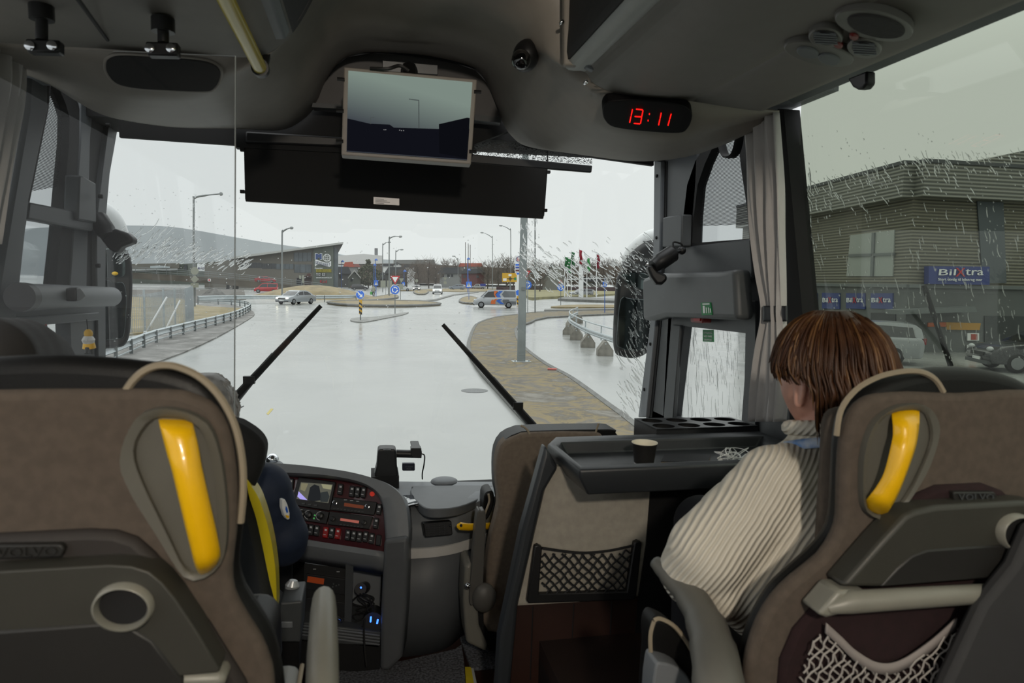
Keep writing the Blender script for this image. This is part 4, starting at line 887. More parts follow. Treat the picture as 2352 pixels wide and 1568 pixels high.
# shelf roll under the panel, column and lower cabinet
a_ = cr(on(PDo(.03), [(560, 1214), (640, 1230), (687, 1238), (780, 1252), (884, 1268)]), 3)
MB().loft([[p+nD*.06 for p in a_], a_, [p-nD*.015+V((0, 0, -.02)) for p in a_], [p+V((0, 0, -.055))-nD*.002 for p in a_], [p+V((0, 0, -.08))+nD*.05 for p in a_]]).o('lower_roll', M_gry, db, thick=.005, sm=60)
c1 = [(882, 1240), (937, 1234), (937, 1300), (933, 1400), (924, 1510), (894, 1542), (872, 1540), (874, 1400), (879, 1300)]
yc = 2.42; PCc = PL((pd(905, 1400, 2.52)), (.25, .95, 0))
MB().prism(on(PCc, c1), (0.04, .22, 0)).o('end_column', M_mid, db, bev=.015, seg=3)
cab = slab('cabinet_back', [(640, 1270), (882, 1270), (876, 1540), (640, 1540)], py(2.78), .03, M_blk, db)
slab('cabinet_foot', [(640, 1470), (875, 1482), (872, 1545), (640, 1530)], py(2.5), .25, M_blkm, db)
slab('divider', [(794, 1290), (812, 1292), (806, 1460), (790, 1458)], py(2.55), .18, M_gryd, db)
ctb = on(py(2.5), [(690, 1428), (876, 1452), (872, 1490), (690, 1470)])
MB().prism(ctb, (0, .2, 0)).o('shelf_tray', M_gryd, db, bev=.006)
for k in range(4): MB().tube(on(py(2.497), [(694, 1436+k*7), (872, 1459+k*7)]), .003, 5).o('shelf_rib', M_gry, db)
PT2 = PL(py(2.6)(750, 1340), (.1, .95, -.12))
def PT2o(e): return PL(py(2.6)(750, 1340)-PT2.n*e, (.1, .95, -.12))
slab('cabinet_face', [(699, 1294), (800, 1304), (792, 1440), (694, 1428)], PT2, .1, M_blk, db)
tg = slab('tachograph', rnd([(704, 1317), (797, 1330), (794, 1367), (699, 1352)], 2), PT2o(.01), .03, M_sw, db, bev=.002)
slab('display', [(707, 1323), (745, 1329), (743, 1342), (705, 1336)], PT2o(.0115), .002, mat('amber_display_dim', (120, 46, 14), .4, emit=.4), tg)
slab('lamp', ell(745, 1353, 1.6, 1.6, 8), PT2o(.0115), .002, MT['red_lamp'], tg)
for u, v in ((766, 1341), (772, 1345), (764, 1348), (778, 1343)): slab('button', ell(u, v, 2, 2, 8), PT2o(.0115), .002, M_gryd, tg)
for u, v in ((722, 1302), (776, 1308)): slab('bar_mark', rect(u-3, v+4, u+4, v+5.4), PT2o(.003), .001, M_mk, db)
ru = slab('relay_unit', rnd([(704, 1372), (794, 1384), (790, 1430), (700, 1418)], 2), PT2o(.008), .03, M_sw, db, bev=.002)
MB().tube(cr([PT2o(.02)(764, 1420), PT2o(.05)(775, 1422), PT2o(.03)(782, 1428)], 4), .012, 10).o('socket_plug', M_chrome, db)
# cables and chargers in the side pocket
slab('pocket_back', [(810, 1300), (876, 1306), (872, 1460), (806, 1450)], py(2.70), .03, M_gry, db)
ch = thing('charger', 'black plug-in charger with blue light in the dashboard side pocket, upper one', 'charger', py(2.6)(832, 1350))
MB().tube([py(2.66)(838, 1348), py(2.58)(828, 1352)], .022, 14).o('plug', M_blk, ch)
MB().ball(py(2.55)(829, 1349), .0035, 8).o('blue_light', mat('blue_led', (60, 120, 255), .4, emit=3), ch)
ch2 = thing('charger', 'black charger block with blue lights near the bottom of the side pocket', 'charger', py(2.55)(857, 1420))
MB().tube([py(2.62)(858, 1412), py(2.52)(856, 1430)], .038, 16).o('plug', M_blk, ch2)
for q in ((852, 1416, 851, 1428), (868, 1422, 866, 1432)): MB().tube([py(2.49)(q[0], q[1]), py(2.49)(q[2], q[3])], .003, 6).o('blue_light', MT['blue_led'], ch2)
random.seed(5)
for k in range(5):
    P = [py(2.55+.03*k)(832+random.uniform(-6, 6), 1362)]+[py(2.53+.02*k)(832+random.uniform(-22, 30), 1372+j*14) for j in range(5)]+[py(2.52+.02*k)(822+k*9, 1444)]
    MB().tube(cr(P, 5), .0032, 6).o('charging_cable', M_blkm, label='black charging cable tangled in the dashboard side pocket', cat='cable', group='cables in the side pocket')
MB().tube(cr([py(2.45)(838, 1420), py(2.44)(836, 1450), py(2.42)(838, 1490), py(2.40)(842, 1530)], 4), .0032, 6).o('charging_cable', M_blkm, label='single black cable hanging down in front of the ribbed shelf', cat='cable')
# right part: top with lid, face with vent, silver strip, curved lower panel
R0 = [pd(890, 1106, 3.14), pd(960, 1107, 3.16), pd(1040, 1107, 3.18), pd(1130, 1107, 3.2), pd(1230, 1107, 3.2)]
R1 = [pd(934, 1178, 2.66), pd(987, 1176, 2.66), pd(1047, 1168, 2.68), pd(1104, 1145, 2.74), pd(1180, 1122, 2.85)]
R2 = [pd(938, 1258, 2.60), pd(990, 1256, 2.60), pd(1040, 1248, 2.64), pd(1090, 1233, 2.72), pd(1170, 1205, 2.85)]
R3 = [pd(938, 1280, 2.61), pd(990, 1277, 2.61), pd(1040, 1269, 2.65), pd(1090, 1254, 2.73), pd(1170, 1225, 2.86)]
R4 = [pd(922, 1508, 2.67), pd(985, 1500, 2.69), pd(1030, 1484, 2.73), pd(1062, 1458, 2.81), pd(1110, 1430, 2.9)]
c_ = lambda r: cr(r, 5)
MB().loft([c_([p+V((0, 0, -.1)) for p in R0]), c_(R0), c_([a.lerp(b, .9)+V((0, 0, .012)) for a, b in zip(R0, R1)]), c_([a.lerp(b, .06) for a, b in zip(R1, R2)]), c_(R2)]).o('dash_top', M_gry, db, thick=.006, sm=60)
MB().loft([c_(R3), c_([a.lerp(b, .5) for a, b in zip(R3, R4)]), c_(R4)]).o('curved_panel', M_mid, db, thick=.006, sm=60)
MB().loft([c_([p+V((0, .01, .001)) for p in R2]), c_([p+V((0, -.012, 0)) for p in R2]), c_([p+V((0, -.012, 0)) for p in R3]), c_([p+V((0, .01, 0)) for p in R3])]).o('silver_strip', mat('silver_strip', (216, 214, 210), .4), db, sm=50)
nT = (R0[3]-R0[1]).cross(R1[2]-R0[1]).normalized(); nT = nT if nT.z > 0 else -nT
TL_ = PL(R0[1]+nT*.026, nT)
MB().prism(on(TL_, cr([(943, 1130), (948, 1119), (960, 1115), (1118, 1114), (1126, 1119), (1104, 1142), (1052, 1163), (990, 1168), (962, 1155)], 3, True)), nT*-.035).o('lid', M_mid, db, bev=.004)
VF = PL(pd(1006, 1216, 2.58), (-.12, 1, -.18)); VFo = lambda e: PL(pd(1006, 1216, 2.58)-VF.n*e, (-.12, 1, -.18))
vt = slab('air_vent', rnd([(972, 1201), (1037, 1196), (1040, 1228), (977, 1234)], 3), VF, .04, M_blk, db, bev=.004)
for k in range(5): slab('vent_slat', [(977, 1206+k*5.2), (1028, 1202+k*5.2), (1028, 1204+k*5.2), (977, 1208.5+k*5.2)], VFo(.006), .004, M_sw, vt)
for k in range(4): slab('vent_fin', rect(985+k*12, 1204-k*.8, 986+k*12, 1231-k), VFo(.003), .003, M_gryd, vt)
MB().ball(VFo(.008)(1034, 1207), .005, 8).o('vent_knob', M_sw, vt)
hy = thing('dash_grab_bar', 'yellow grab handle on the dashboard face beside the crew seat', 'grab handle', pd(1080, 1209, 2.66))
MB().tube([pd(1052, 1207, 2.56), pd(1056, 1208, 2.555), pd(1075, 1210, 2.57), pd(1100, 1209, 2.62), pd(1140, 1206, 2.74)], [.008, .0145, .0135, .0125, .0125], 14).o('bar', M_yel, hy)
MB().lathe(pd(1059, 1206.5, 2.54), (0, -1, .2), [(.005, -.004), (.005, .003)], 10).o('screw_hole', M_blkm, hy)
MB().tube([pd(1130, 1207, 2.72), pd(1135, 1207, 2.85)], .015, 10).o('foot', M_yel, hy)
# things on the dash and windscreen
pho = thing('dash_phone', 'small tilted phone in a holder on top of the dashboard', 'phone', pd(945, 1155, 2.8))
cs = [(921, 1137, 2.78), (948, 1136, 2.79), (965, 1156, 2.66), (931, 1164, 2.64)]
MB().prism([pd(*c) for c in cs], (.004, .03, -.012)).o('case', M_blk, pho)
mxc = sum((pd(*c) for c in cs), V())/4
MB().prism([pd(*c).lerp(mxc, .06)+V((0, -.002, .002)) for c in cs], (0, .003, -.002)).o('glass_face', mat('phone_glass', (120, 126, 130), .05, spec=1, coat=1), pho)
MB().lathe(pd(975, 1165, 2.68), (0, 0, 1), [(.016, -.02), (.016, .0), (.009, .004), (.008, .010)], 16).o('holder_foot', M_blk, pho)
MB().tube([pd(955, 1160, 2.66), pd(982, 1162, 2.66)], .006, 8).o('clamp', M_blk, pho)
bm_ = thing('dash_unit', 'tall black sensor unit standing on the dashboard against the windscreen', 'dash device', pd(888, 1100, 3.0))
slab('body', cr([(868, 1036), (874, 1031), (904, 1031), (910, 1036), (912, 1070), (912, 1102), (862, 1102), (865, 1070)], 2, True), py(2.98), .08, M_blk, bm_, bev=.012, seg=3)
slab('cap', [(880, 1033), (898, 1033), (896, 1039), (882, 1039)], py(2.972), .02, M_sw, bm_)
bm_base = MB(); bm_base.bx(*sorted((py(3.0)(858, 1).x-.01, py(3.0)(914, 1).x+.01)), 2.97, 3.12, pd(888, 1108, 3.05).z-.04, pd(888, 1100, 2.95).z); bm_base.o('foot', M_blkm, bm_)
da = thing('dash_camera', 'black dash camera on a rod with dangling cable on the windscreen', 'dash camera', py(3.1)(940, 1042))
MB().tube([py(3.06)(910, 1041), py(3.06)(968, 1043)], .018, 12).o('rod', M_blk, da)
slab('clip', rnd([(944, 1029), (968, 1029), (968, 1050), (962, 1052), (952, 1052), (944, 1046)], 2), py(3.03), .05, M_blk, da, bev=.004)
slab('pad', rect(946, 1027, 966, 1033), py(3.1), .13, M_blk, da, bev=.004)
MB().tube(cr([py(3.06)(968, 1042), py(3.05)(975, 1046), py(3.07)(974, 1066), py(3.1)(970, 1086), py(3.12)(970, 1100)], 4), .003, 6).o('cable', M_blkm, da)
tgx = slab('toll_tag', rnd(rect(924, 1064, 953, 1081), 3), py(3.215), .022, mat('tag_navy', (22, 26, 46), .4), bev=.002, label='small dark toll tag stuck on the lower windscreen', cat='toll tag')
txt('-)-|||||||', (930, 1073), (948, 1073), (930, 1070), py(3.215), M_gry, tgx, t=.0005)
txt('FRAG', (934, 1077.5), (944, 1077.5), (934, 1075), py(3.215), M_gry, tgx, t=.0005)
MB().ball(pd(1020, 1105, 3.05), (.06, .05, .018), 16).o('dash_sensor', M_gry, label='low rounded grey cap on the dashboard at the windscreen edge', cat='dash cap')
cb = thing('chrome_dome', 'chrome dome on a grey base behind the dashboard hood', 'dash dome', pd(625, 1062, 2.9))
MB().ball(pd(625, 1056, 2.9), (.028, .028, .028), 16).o('dome', M_chrome, cb)
MB().lathe(pd(625, 1066, 2.9), (0, 0, 1), [(.05, -.08), (.045, 0), (.03, .012)], 20).o('base', M_gry, cb)
# gear selector
gs = thing('gear_selector', 'gear selector with chrome grip on a black console beside the driver seat', 'gear lever', V((pd(668, 1470, 2.1).x, pd(668, 1470, 2.1).y, DZ)))
MB().tube([pd(664, 1395, 2.12), pd(667, 1372, 2.11), pd(672, 1342, 2.10), pd(674, 1332, 2.10)], [.014, .017, .022, .012], 12, flat=.8).o('grip', mat('satin_grip', (190, 192, 194), .3, .3), gs)
slab('console', rnd([(643, 1384), (694, 1380), (694, 1400), (690, 1475), (640, 1475), (640, 1410)], 6), py(2.02), .14, M_gryd, gs, bev=.01, seg=3)
slab('console_foot', [(650, 1474), (688, 1474), (684, 1600), (652, 1600)], py(2.06), .08, M_blk, gs)
slab('button', rect(646, 1428, 672, 1442), py(2.016), .006, M_gry, gs, bev=.002)
# ------------------------------------------------------------------ people
M_skin = mat('skin', (214, 160, 140), .5, var=.05, vs=30, bump=.05, bs=400)
def knit(rot, sc_):
    m = bpy.data.materials.new('cream_rib_knit'); m.use_nodes = True; t = m.node_tree; b = t.nodes['Principled BSDF']
    b.inputs['Roughness'].default_value = .95
    tc = t.nodes.new('ShaderNodeTexCoord'); mp = t.nodes.new('ShaderNodeMapping'); w = t.nodes.new('ShaderNodeTexWave'); w.wave_type = 'BANDS'; w.bands_direction = 'X'
    w.inputs['Scale'].default_value = sc_; w.inputs['Distortion'].default_value = 1.6; w.inputs['Detail'].default_value = 1; w.inputs['Detail Scale'].default_value = .5
    mp.inputs['Rotation'].default_value = rot
    r = t.nodes.new('ShaderNodeValToRGB'); r.color_ramp.elements[0].color = lin((214, 206, 190))+(1,); r.color_ramp.elements[1].color = lin((232, 225, 210))+(1,)
    bp = t.nodes.new('ShaderNodeBump'); bp.inputs['Strength'].default_value = .7; bp.inputs['Distance'].default_value = .005
    L = t.links.new
    L(tc.outputs['Object'], mp.inputs[0]); L(mp.outputs[0], w.inputs[0]); L(w.outputs['Fac'], r.inputs[0]); L(r.outputs[0], b.inputs['Base Color']); L(w.outputs['Fac'], bp.inputs['Height']); L(bp.outputs[0], b.inputs['Normal'])
    return m
M_knit = knit((0, math.radians(-35), math.radians(25)), 30); M_trs = mat('dark_trousers', (30, 31, 36), .9)
M_hair = mat('auburn_hair', (52, 29, 17), .45, var=.2, vs=14, rgb2=(78, 50, 30), spec=.3); M_hair2 = mat('grey_hair', (128, 126, 124), .5, vs=14, rgb2=(200, 198, 196))
def headbm(HM):
    """a head looking along +y before the turn: skull, jaw, nose, brow, eyes, lips and chin"""
    bm = bmesh.new(); bmesh.ops.create_uvsphere(bm, u_segments=48, v_segments=36, radius=1)
    for v in bm.verts:
        x, y, z = v.co; X, Y, Z = x*.074, y*.094, z*.112
        if z < 0: X *= 1-.30*(-z)**1.3; Y = Y*(1-.12*(-z))+(.016*(-z) if y > 0 else .03*(-z))
        f = max(0, y)
        def bump(cx, cz, rx, rz, h): return h*math.exp(-((X-cx)/rx)**2-((Z-cz)/rz)**2)*f**2
        Y += bump(0, -.024, .011, .018, .024)+bump(0, .002, .009, .022, .012)+bump(0, .026, .05, .012, .006)
        Y -= bump(.030, .010, .015, .011, .011)+bump(-.030, .010, .015, .011, .011)
        Y += bump(.030, .010, .010, .006, .006)+bump(-.030, .010, .010, .006, .006)
        Y += bump(0, -.052, .020, .006, .007)+bump(0, -.064, .018, .006, .006)+bump(0, -.094, .022, .014, .008)
        Y += bump(.045, -.025, .02, .02, .004)+bump(-.045, -.025, .02, .02, .004)
        v.co = (X, Y, Z)
    bmesh.ops.transform(bm, matrix=HM, verts=bm.verts); b = MB(); b.bm.free(); b.bm = bm
    for sx in (1, -1):      # ears: rim, lobe and hollow
        P = [HM @ V((sx*(.070+.012*max(0, -q)/.02), -.008+q, -.012+z)) for q, z in ((.012, .030), (.004, .036), (-.012, .034), (-.021, .018), (-.019, -.002), (-.010, -.020), (.002, -.034), (.011, -.036), (.013, -.024), (.012, -.008))]
        b.tube(cr(P, 3, True), .0052, 8, closed=True); b.prism(P, HM.to_3x3() @ V((sx*-.007, 0, 0)))
    return b
def _ball(n=14, m=9):
    vs, fs = [(0, 0, 1)], []
    for a in range(1, m):
        p = math.pi*a/m
        for k in range(n): q = 2*math.pi*k/n; vs.append((math.sin(p)*math.cos(q), math.sin(p)*math.sin(q), math.cos(p)))
    vs.append((0, 0, -1)); L = len(vs)-1
    for k in range(n): fs.append((0, 1+k, 1+(k+1) % n)); fs.append((L, L-n+(k+1) % n, L-n+k))
    for a in range(m-2):
        for k in range(n): b0 = 1+a*n; fs.append((b0+k, b0+n+k, b0+n+(k+1) % n, b0+(k+1) % n))
    return vs, fs
BV, BF = _ball()
def blob(b, chain):
    if not hasattr(b, 'fast'): b.fast = ([], [])
    FV, FF = b.fast; tp = lambda r: r if isinstance(r, tuple) else (r,)*3
    for (p, r), (q, s) in zip(chain, chain[1:]):
        p, q, ra, sa = V(p), V(q), tp(r), tp(s); n = max(1, int((q-p).length/max(.45*min(min(ra), min(sa)), .004)))
        for i in range(n+1):
            t = i/n; c = p.lerp(q, t); w = [a*(1-t)+e*t for a, e in zip(ra, sa)]; o = len(FV)
            FV.extend((c.x+x*w[0], c.y+y*w[1], c.z+z*w[2]) for x, y, z in BV); FF.extend(tuple(o+k for k in f) for f in BF)
    return b
def organic(b, name, m, par, vox, smooth=6, **k):
    if hasattr(b, 'fast'):
        me = bpy.data.meshes.new('x'); me.from_pydata(b.fast[0], [], b.fast[1]); b.bm.from_mesh(me); bpy.data.meshes.remove(me)
    o = b.o(name, m, par, sm=180, weld=False, **k)
    r = o.modifiers.new('one_surface', 'REMESH'); r.mode = 'VOXEL'; r.voxel_size = vox; r.use_smooth_shade = True
    if smooth:
        s = o.modifiers.new('soft', 'SMOOTH'); s.factor = .5; s.iterations = smooth
    return o
def hand(b, wrist, d, palm_n, r=.011):
    """palm, four fingers bent round and a thumb from the side of the palm"""
    d = V(d).normalized(); n = V(palm_n).normalized(); s = d.cross(n).normalized(); w = V(wrist)
    blob(b, [(w, .024), (w+d*.04, .026), (w+d*.08, .024)])
    blob(b, [(w+d*.045+s*.022, .016), (w+d*.085+s*.030, .014)]); blob(b, [(w+d*.045-s*.022, .016), (w+d*.085-s*.028, .013)])
    for k, L in enumerate((.062, .074, .078, .066)):
        a = w+d*.088+s*(-.030+.020*k); blob(b, [(a, .0095), (a+d*L*.45+n*.010, .0088), (a+d*L*.75+n*.032, .008), (a+d*L*.7+n*.052, .0072)])
    a = w+d*.03+s*.026; blob(b, [(a, .013), (a+d*.03+s*.022+n*.012, .0105), (a+d*.058+s*.020+n*.032, .009)])
P3 = pd
# ---- woman in the right seat
hc = pd(1896, 872, 1.47)
hip = V((hc.x+.02, 1.24, FZ+.58))
wm = thing('person', 'woman with short auburn hair in a cream ribbed sweater, seated at the right', 'person', V((hc.x, hc.y, FZ+.46)))
HM = Matrix.Translation(hc) @ Matrix.Rotation(math.radians(10), 4, 'Z') @ Matrix.Rotation(math.radians(-4), 4, 'X') @ Matrix.Scale(1.06, 4)
H = lambda x, y, z: HM @ V((x, y, z))
neck = P3(1884, 1010, 1.475)
b = headbm(HM)
chest = P3(1862, 1130, 1.46)
shL, elL, wrL = P3(1786, 1110, 1.41), P3(1610, 1300, 1.40), P3(1680, 1330, 1.68)
shR, elR, wrR = P3(1980, 1110, 1.58), P3(1990, 1300, 1.68), P3(1860, 1320, 1.80)
blob(b, [(H(0, -.02, -.07), .055), (neck, .052), (chest, .07), (hip, .09)])
blob(b, [(chest, .05), (shL, .045), (elL, .036), (wrL, .026)]); blob(b, [(chest, .05), (shR, .045), (elR, .036), (wrR, .026)])
hand(b, wrL, (.1, 1, -.35), (.3, -.2, -1)); hand(b, wrR, (-.7, .7, -.3), (0, -.2, -1))
kL, kR = V((hip.x-.10, 1.66, FZ+.44)), V((hip.x+.13, 1.66, FZ+.44))
for kk in (kL, kR):
    blob(b, [(hip, .085), (kk, .055), (V((kk.x, kk.y+.02, FZ+.12)), .04), (V((kk.x, kk.y+.0, FZ+.06)), .035)])
organic(b, 'body', M_skin, wm, .0042, 2)
tb_ = MB()
for kk in (kL, kR): blob(tb_, [(hip+V((0, 0, -.06)), .115), (kk, .074), (V((kk.x, kk.y+.02, FZ+.13)), .062)])
organic(tb_, 'trousers', M_trs, wm, .012, 4)
sh_ = MB()
for kk in (kL, kR): blob(sh_, [(V((kk.x, kk.y-.02, FZ+.05)), .042), (V((kk.x, kk.y+.11, FZ+.035)), .034)])
organic(sh_, 'shoes', M_blk, wm, .01, 4)
sw = MB()
blob(sw, [(hip+V((-.02, 0, -.03)), (.20, .15, .12)), (P3(1820, 1330, 1.44), (.185, .145, .14)), (P3(1845, 1210, 1.45), (.175, .13, .13)), (P3(1868, 1110, 1.47), (.14, .10, .10)), (P3(1884, 1050, 1.475), (.085, .075, .06)), (P3(1884, 1012, 1.475), (.066, .064, .04)), (P3(1883, 992, 1.475), (.062, .062, .03))])
blob(sw, [(P3(1850, 1105, 1.45), .085), (P3(1778, 1112, 1.41), .082), (P3(1700, 1195, 1.38), .080), (P3(1628, 1268, 1.37), .084), (P3(1600, 1310, 1.39), .076), (P3(1622, 1338, 1.50), .058), (P3(1664, 1334, 1.64), .044)])
blob(sw, [(P3(1900, 1105, 1.5), .085), (shR, .085), (P3(1990, 1210, 1.63), .076), (elR, .066), (P3(1920, 1310, 1.75), .046)])
blob(sw, [(P3(1760, 1180, 1.56), .10), (P3(1700, 1180, 1.6), .085), (P3(1660, 1180, 1.62), .06)])
blob(sw, [(P3(1580, 1335, 1.42), .05), (P3(1655, 1372, 1.36), .045)])       # drooping sleeve fold
organic(sw, 'sweater', M_knit, wm, .010, 10)
cl_ = MB(); ring_ = [P3(1884, 985, 1.475)+V((.062*math.cos(a), .062*math.sin(a)+.0, -.012*math.sin(a)+.004)) for a in [2*math.pi*k/28 for k in range(28)]]
cl_.tube(ring_, .016, 10, closed=True); cl_.o('collar', M_knit, wm, sm=180)
# lanyard round the neck
ly = MB(); pts = [P3(1884, 1010, 1.475)+V((.088*math.cos(a), .084*math.sin(a), -.030*math.sin(a)-.012)) for a in [math.pi*(1.02+k/20*1.1) for k in range(21)]]
ly.loft([[p+V((0, 0, .010)) for p in pts], [p+(p-P3(1884, 1010, 1.475))*.12+V((0, 0, -.010)) for p in pts]]); ly.o('lanyard', mat('lanyard_cloth', (214, 222, 232), .7, vs=40, rgb2=(120, 160, 215)), wm, thick=.003)
# layered bob of hair: locks run from the crown over a cap
random.seed(11)
hr_ = MB()
def hp(az, t, zend, k=1.0):
    """point on the hair surface: az 0 = front, t 0..1 from crown to the tip"""
    z = .136-(.136-zend)*t**1.1
    c = max(0, 1-(max(-.9, min(1, z/.14)))**2)**.5 if z > 0 else 1-.30*min(1, -z/.13)**1.4
    rx, ry = .101*c*k, .120*c*k
    return H(rx*math.sin(az), -.016+ry*math.cos(az)-(.012 if z < 0 else 0), z+.002)
def zend(az):
    a = abs(math.atan2(math.sin(az), math.cos(az)))
    if a < .8: return .050-.012*a
    if a < 1.2: return .040-.03*(a-.8)/.4
    if a < 1.80: return .014
    if a < 2.0: return .014-.13*(a-1.80)/.2
    return -.122-.012*math.sin(az*9)
N_ = 60
rows = [[hp(2*math.pi*i/N_, .03+.95*j/10, zend(2*math.pi*i/N_), .95) for i in range(N_)] for j in range(11)]
hr_.loft(rows, closed=True); hr_.face(rows[0])
cap = hr_.o('hair', M_hair, wm, thick=.006, sm=180)
M_hairl = mat('golden_hair', (84, 56, 30), .45, vs=30, rgb2=(118, 82, 46))
ml, md = MB(), MB()
for i in range(640):
    az = random.uniform(-math.pi, math.pi); ze = zend(az)+random.uniform(-.022, .020); tw = random.uniform(-.25, .25)
    t0 = random.choice((0.02, .08, .2, .35, .5)); k = random.uniform(.955, 1.05); fl = random.uniform(-.03, .07)
    ps = [hp(az+tw*(t-.4)**2*2, t, ze, k+.025*math.sin(t*6+i)+fl*max(0, t-.75)*2) for t in [t0+(1-t0)*j/6 for j in range(7)]]
    r = random.uniform(.003, .0062); m = ml if (i % 5 == 0 and t0 < .3) else md
    m.tube(cr(ps, 2), [r*.4, r*.8, r, r, r, r, r, r, r*.95, r*.85, r*.7, r*.5, r*.15], 5, flat=.5)
md.o('locks', M_hair, cap, sm=180, kind='stuff'); ml.o('highlights', M_hairl, cap, sm=180, kind='stuff')
# ---- driver
dcn = pd(476, 955, 2.06)
dv = thing('person', 'bus driver with short grey hair in a dark navy jacket with a round sleeve patch', 'person', V((dcn.x, dcn.y, DZ+.46)))
HD = Matrix.Translation(dcn) @ Matrix.Rotation(math.radians(-6), 4, 'Z') @ Matrix.Scale(1.05, 4)
D = lambda x, y, z: HD @ V((x, y, z))
dn = D(0, -.03, -.15); dch = V((dcn.x+.0, dcn.y-.02, dcn.z-.33)); dhip = V((dcn.x, dcn.y-.0, DZ+.56))
s1, e1, w1 = pd(604, 1128, 2.04), pd(652, 1245, 2.10), pd(600, 1262, 2.36)
s2, e2, w2 = V((2*dcn.x-s1.x, s1.y+.05, s1.z)), V((2*dcn.x-e1.x, e1.y+.1, e1.z)), V((dcn.x-.1, w1.y, w1.z))
b = headbm(HD)
blob(b, [(D(0, -.02, -.07), .056), (dn, .055), (dch, .08), (dhip, .1)])
for s, e, w, sg in ((s1, e1, w1, 1), (s2, e2, w2, -1)):
    blob(b, [(dch, .06), (s, .05), (e, .04), (w, .028)]); hand(b, w, (-.3*sg, 1, .1), (-.2*sg, .2, -1))
dk = [V((dhip.x+q, dhip.y+.44, DZ+.54)) for q in (-.14, .12)]
for kk in dk: blob(b, [(dhip, .09), (kk, .06), (V((kk.x, kk.y+.08, DZ+.10)), .045), (V((kk.x, kk.y+.16, DZ+.05)), .04)])
organic(b, 'body', M_skin, dv, .0052, 2)
jk = MB(); M_navy = mat('navy_jacket', (24, 36, 58), .75, var=.1, vs=20, bump=.15, bs=30)
blob(jk, [(dhip, (.19, .14, .12)), (dch+V((0, 0, -.14)), (.19, .13, .12)), (dch, (.17, .12, .12)), (dn, .07)])
for s, e, w in ((s1, e1, w1), (s2, e2, w2)): blob(jk, [(dch, .11), (s, .085), (s.lerp(e, .5), .076), (e, .072), (w, .05)])
blob(jk, [(pd(648, 1195, 2.08), .062), (pd(655, 1230, 2.08), .07)])
organic(jk, 'jacket', M_navy, dv, .010, 5)
tr2 = MB()
for kk in dk: blob(tr2, [(dhip, .12), (kk, .08), (V((kk.x, kk.y+.08, DZ+.12)), .06)])
organic(tr2, 'trousers', M_trs, dv, .014, 3)
pa = PL(pd(656, 1170, 1.985), (-.55, .8, 0)); pch = slab('sleeve_patch', [(649, 1147), (655, 1146), (661, 1158), (666, 1178), (666, 1192), (661, 1194), (654, 1184), (649, 1166)], pa, .02, M_white, dv, bev=.003)
slab('patch_emblem', [(657, 1162), (660, 1166), (662, 1176), (659, 1178), (656, 1170)], PL(pd(656, 1170, 1.985)+V((0, -.002, 0)), (-.55, .8, 0)), .002, M_blue, pch); slab('patch_band', [(656, 1182), (664, 1184), (663, 1190), (658, 1188)], PL(pd(656, 1170, 1.985)+V((0, -.002, 0)), (-.55, .8, 0)), .002, M_yel, pch)
hd_ = MB(); rows = []
def hq(az, t):
    a = abs(math.atan2(math.sin(az), math.cos(az))); ze = .05 if a < 1.1 else (.05-.10*(a-1.1)/.6 if a < 1.7 else -.06-.02*(a-1.7)); z = .118-(.118-ze)*t
    c = max(.05, 1-(max(0, z)/.121)**2)**.5
    return D(.082*c*math.sin(az), -.004+.103*c*math.cos(az)-(.004 if z < 0 else 0)+.0, z)
for j in range(10): rows.append([hq(2*math.pi*i/36, .02+.98*j/9) for i in range(36)])
hd_.loft(rows, closed=True); hd_.face(rows[0]); hcap = hd_.o('hair', M_hair2, dv, thick=.008, sm=180)
m = MB()
for i in range(260):
    az = random.uniform(-3.14, 3.14); t = random.uniform(.05, .95); p, q = hq(az, t), hq(az+random.uniform(-.1, .1), min(1, t+.16)); n = (p-dcn).normalized()
    m.tube([p, p.lerp(q, .5)+n*.006, q+n*.004], [.004, .004, .001], 4)
m.o('locks', M_hair2, hcap, sm=180, kind='stuff')
g1 = MB(); g1.tube(cr([D(.072, -.02, .012), D(.076, .05, .014), D(.072, .098, .010)], 3), .002, 5); g1.tube(cr([D(-.072, -.02, .012), D(-.076, .05, .014), D(-.072, .098, .010)], 3), .002, 5)
for sx in (1, -1): g1.tube([D(sx*(.036+.026*math.cos(a)), .104, .008+.018*math.sin(a)) for a in [k*.45 for k in range(14)]], .0018, 5, closed=True)
g1.o('glasses', M_gryd, dv)
# small things by the driver's window
dl_ = thing('hanging_doll', 'tiny hanging doll in white top and yellow shorts by the driver window', 'doll', px(XL+.12)(205, 735))
pw_ = px(XL+.12); p_ = lambda u, v: pw_(u, v)
MB().tube([p_(199, 733), p_(202, 760)], .0015, 5).o('string', M_blkm, dl_)
M_sk2 = mat('doll_yellow', (222, 178, 70), .5)
MB().ball(p_(203, 766), (.014, .014, .016), 12).o('head', M_sk2, dl_)
MB().tube([p_(203, 772), p_(203, 780), p_(204, 788)], [.014, .021, .017], 12).o('torso', M_white, dl_)
for s in (-1, 1): MB().tube([p_(203+s*5, 775), p_(203+s*9, 784)], .006, 8).o('arm', M_white, dl_)
MB().tube([p_(204, 787), p_(205, 799)], [.018, .021], 12).o('shorts', M_yel, dl_)
for s in (-1, 1): MB().tube([p_(205+s*4, 799), p_(205+s*6, 812)], .008, 8).o('leg', M_gryd, dl_)
ln = thing('lanyard', 'thin red and blue lanyard hanging in the driver window', 'lanyard', px(XL+.1)(104, 750))
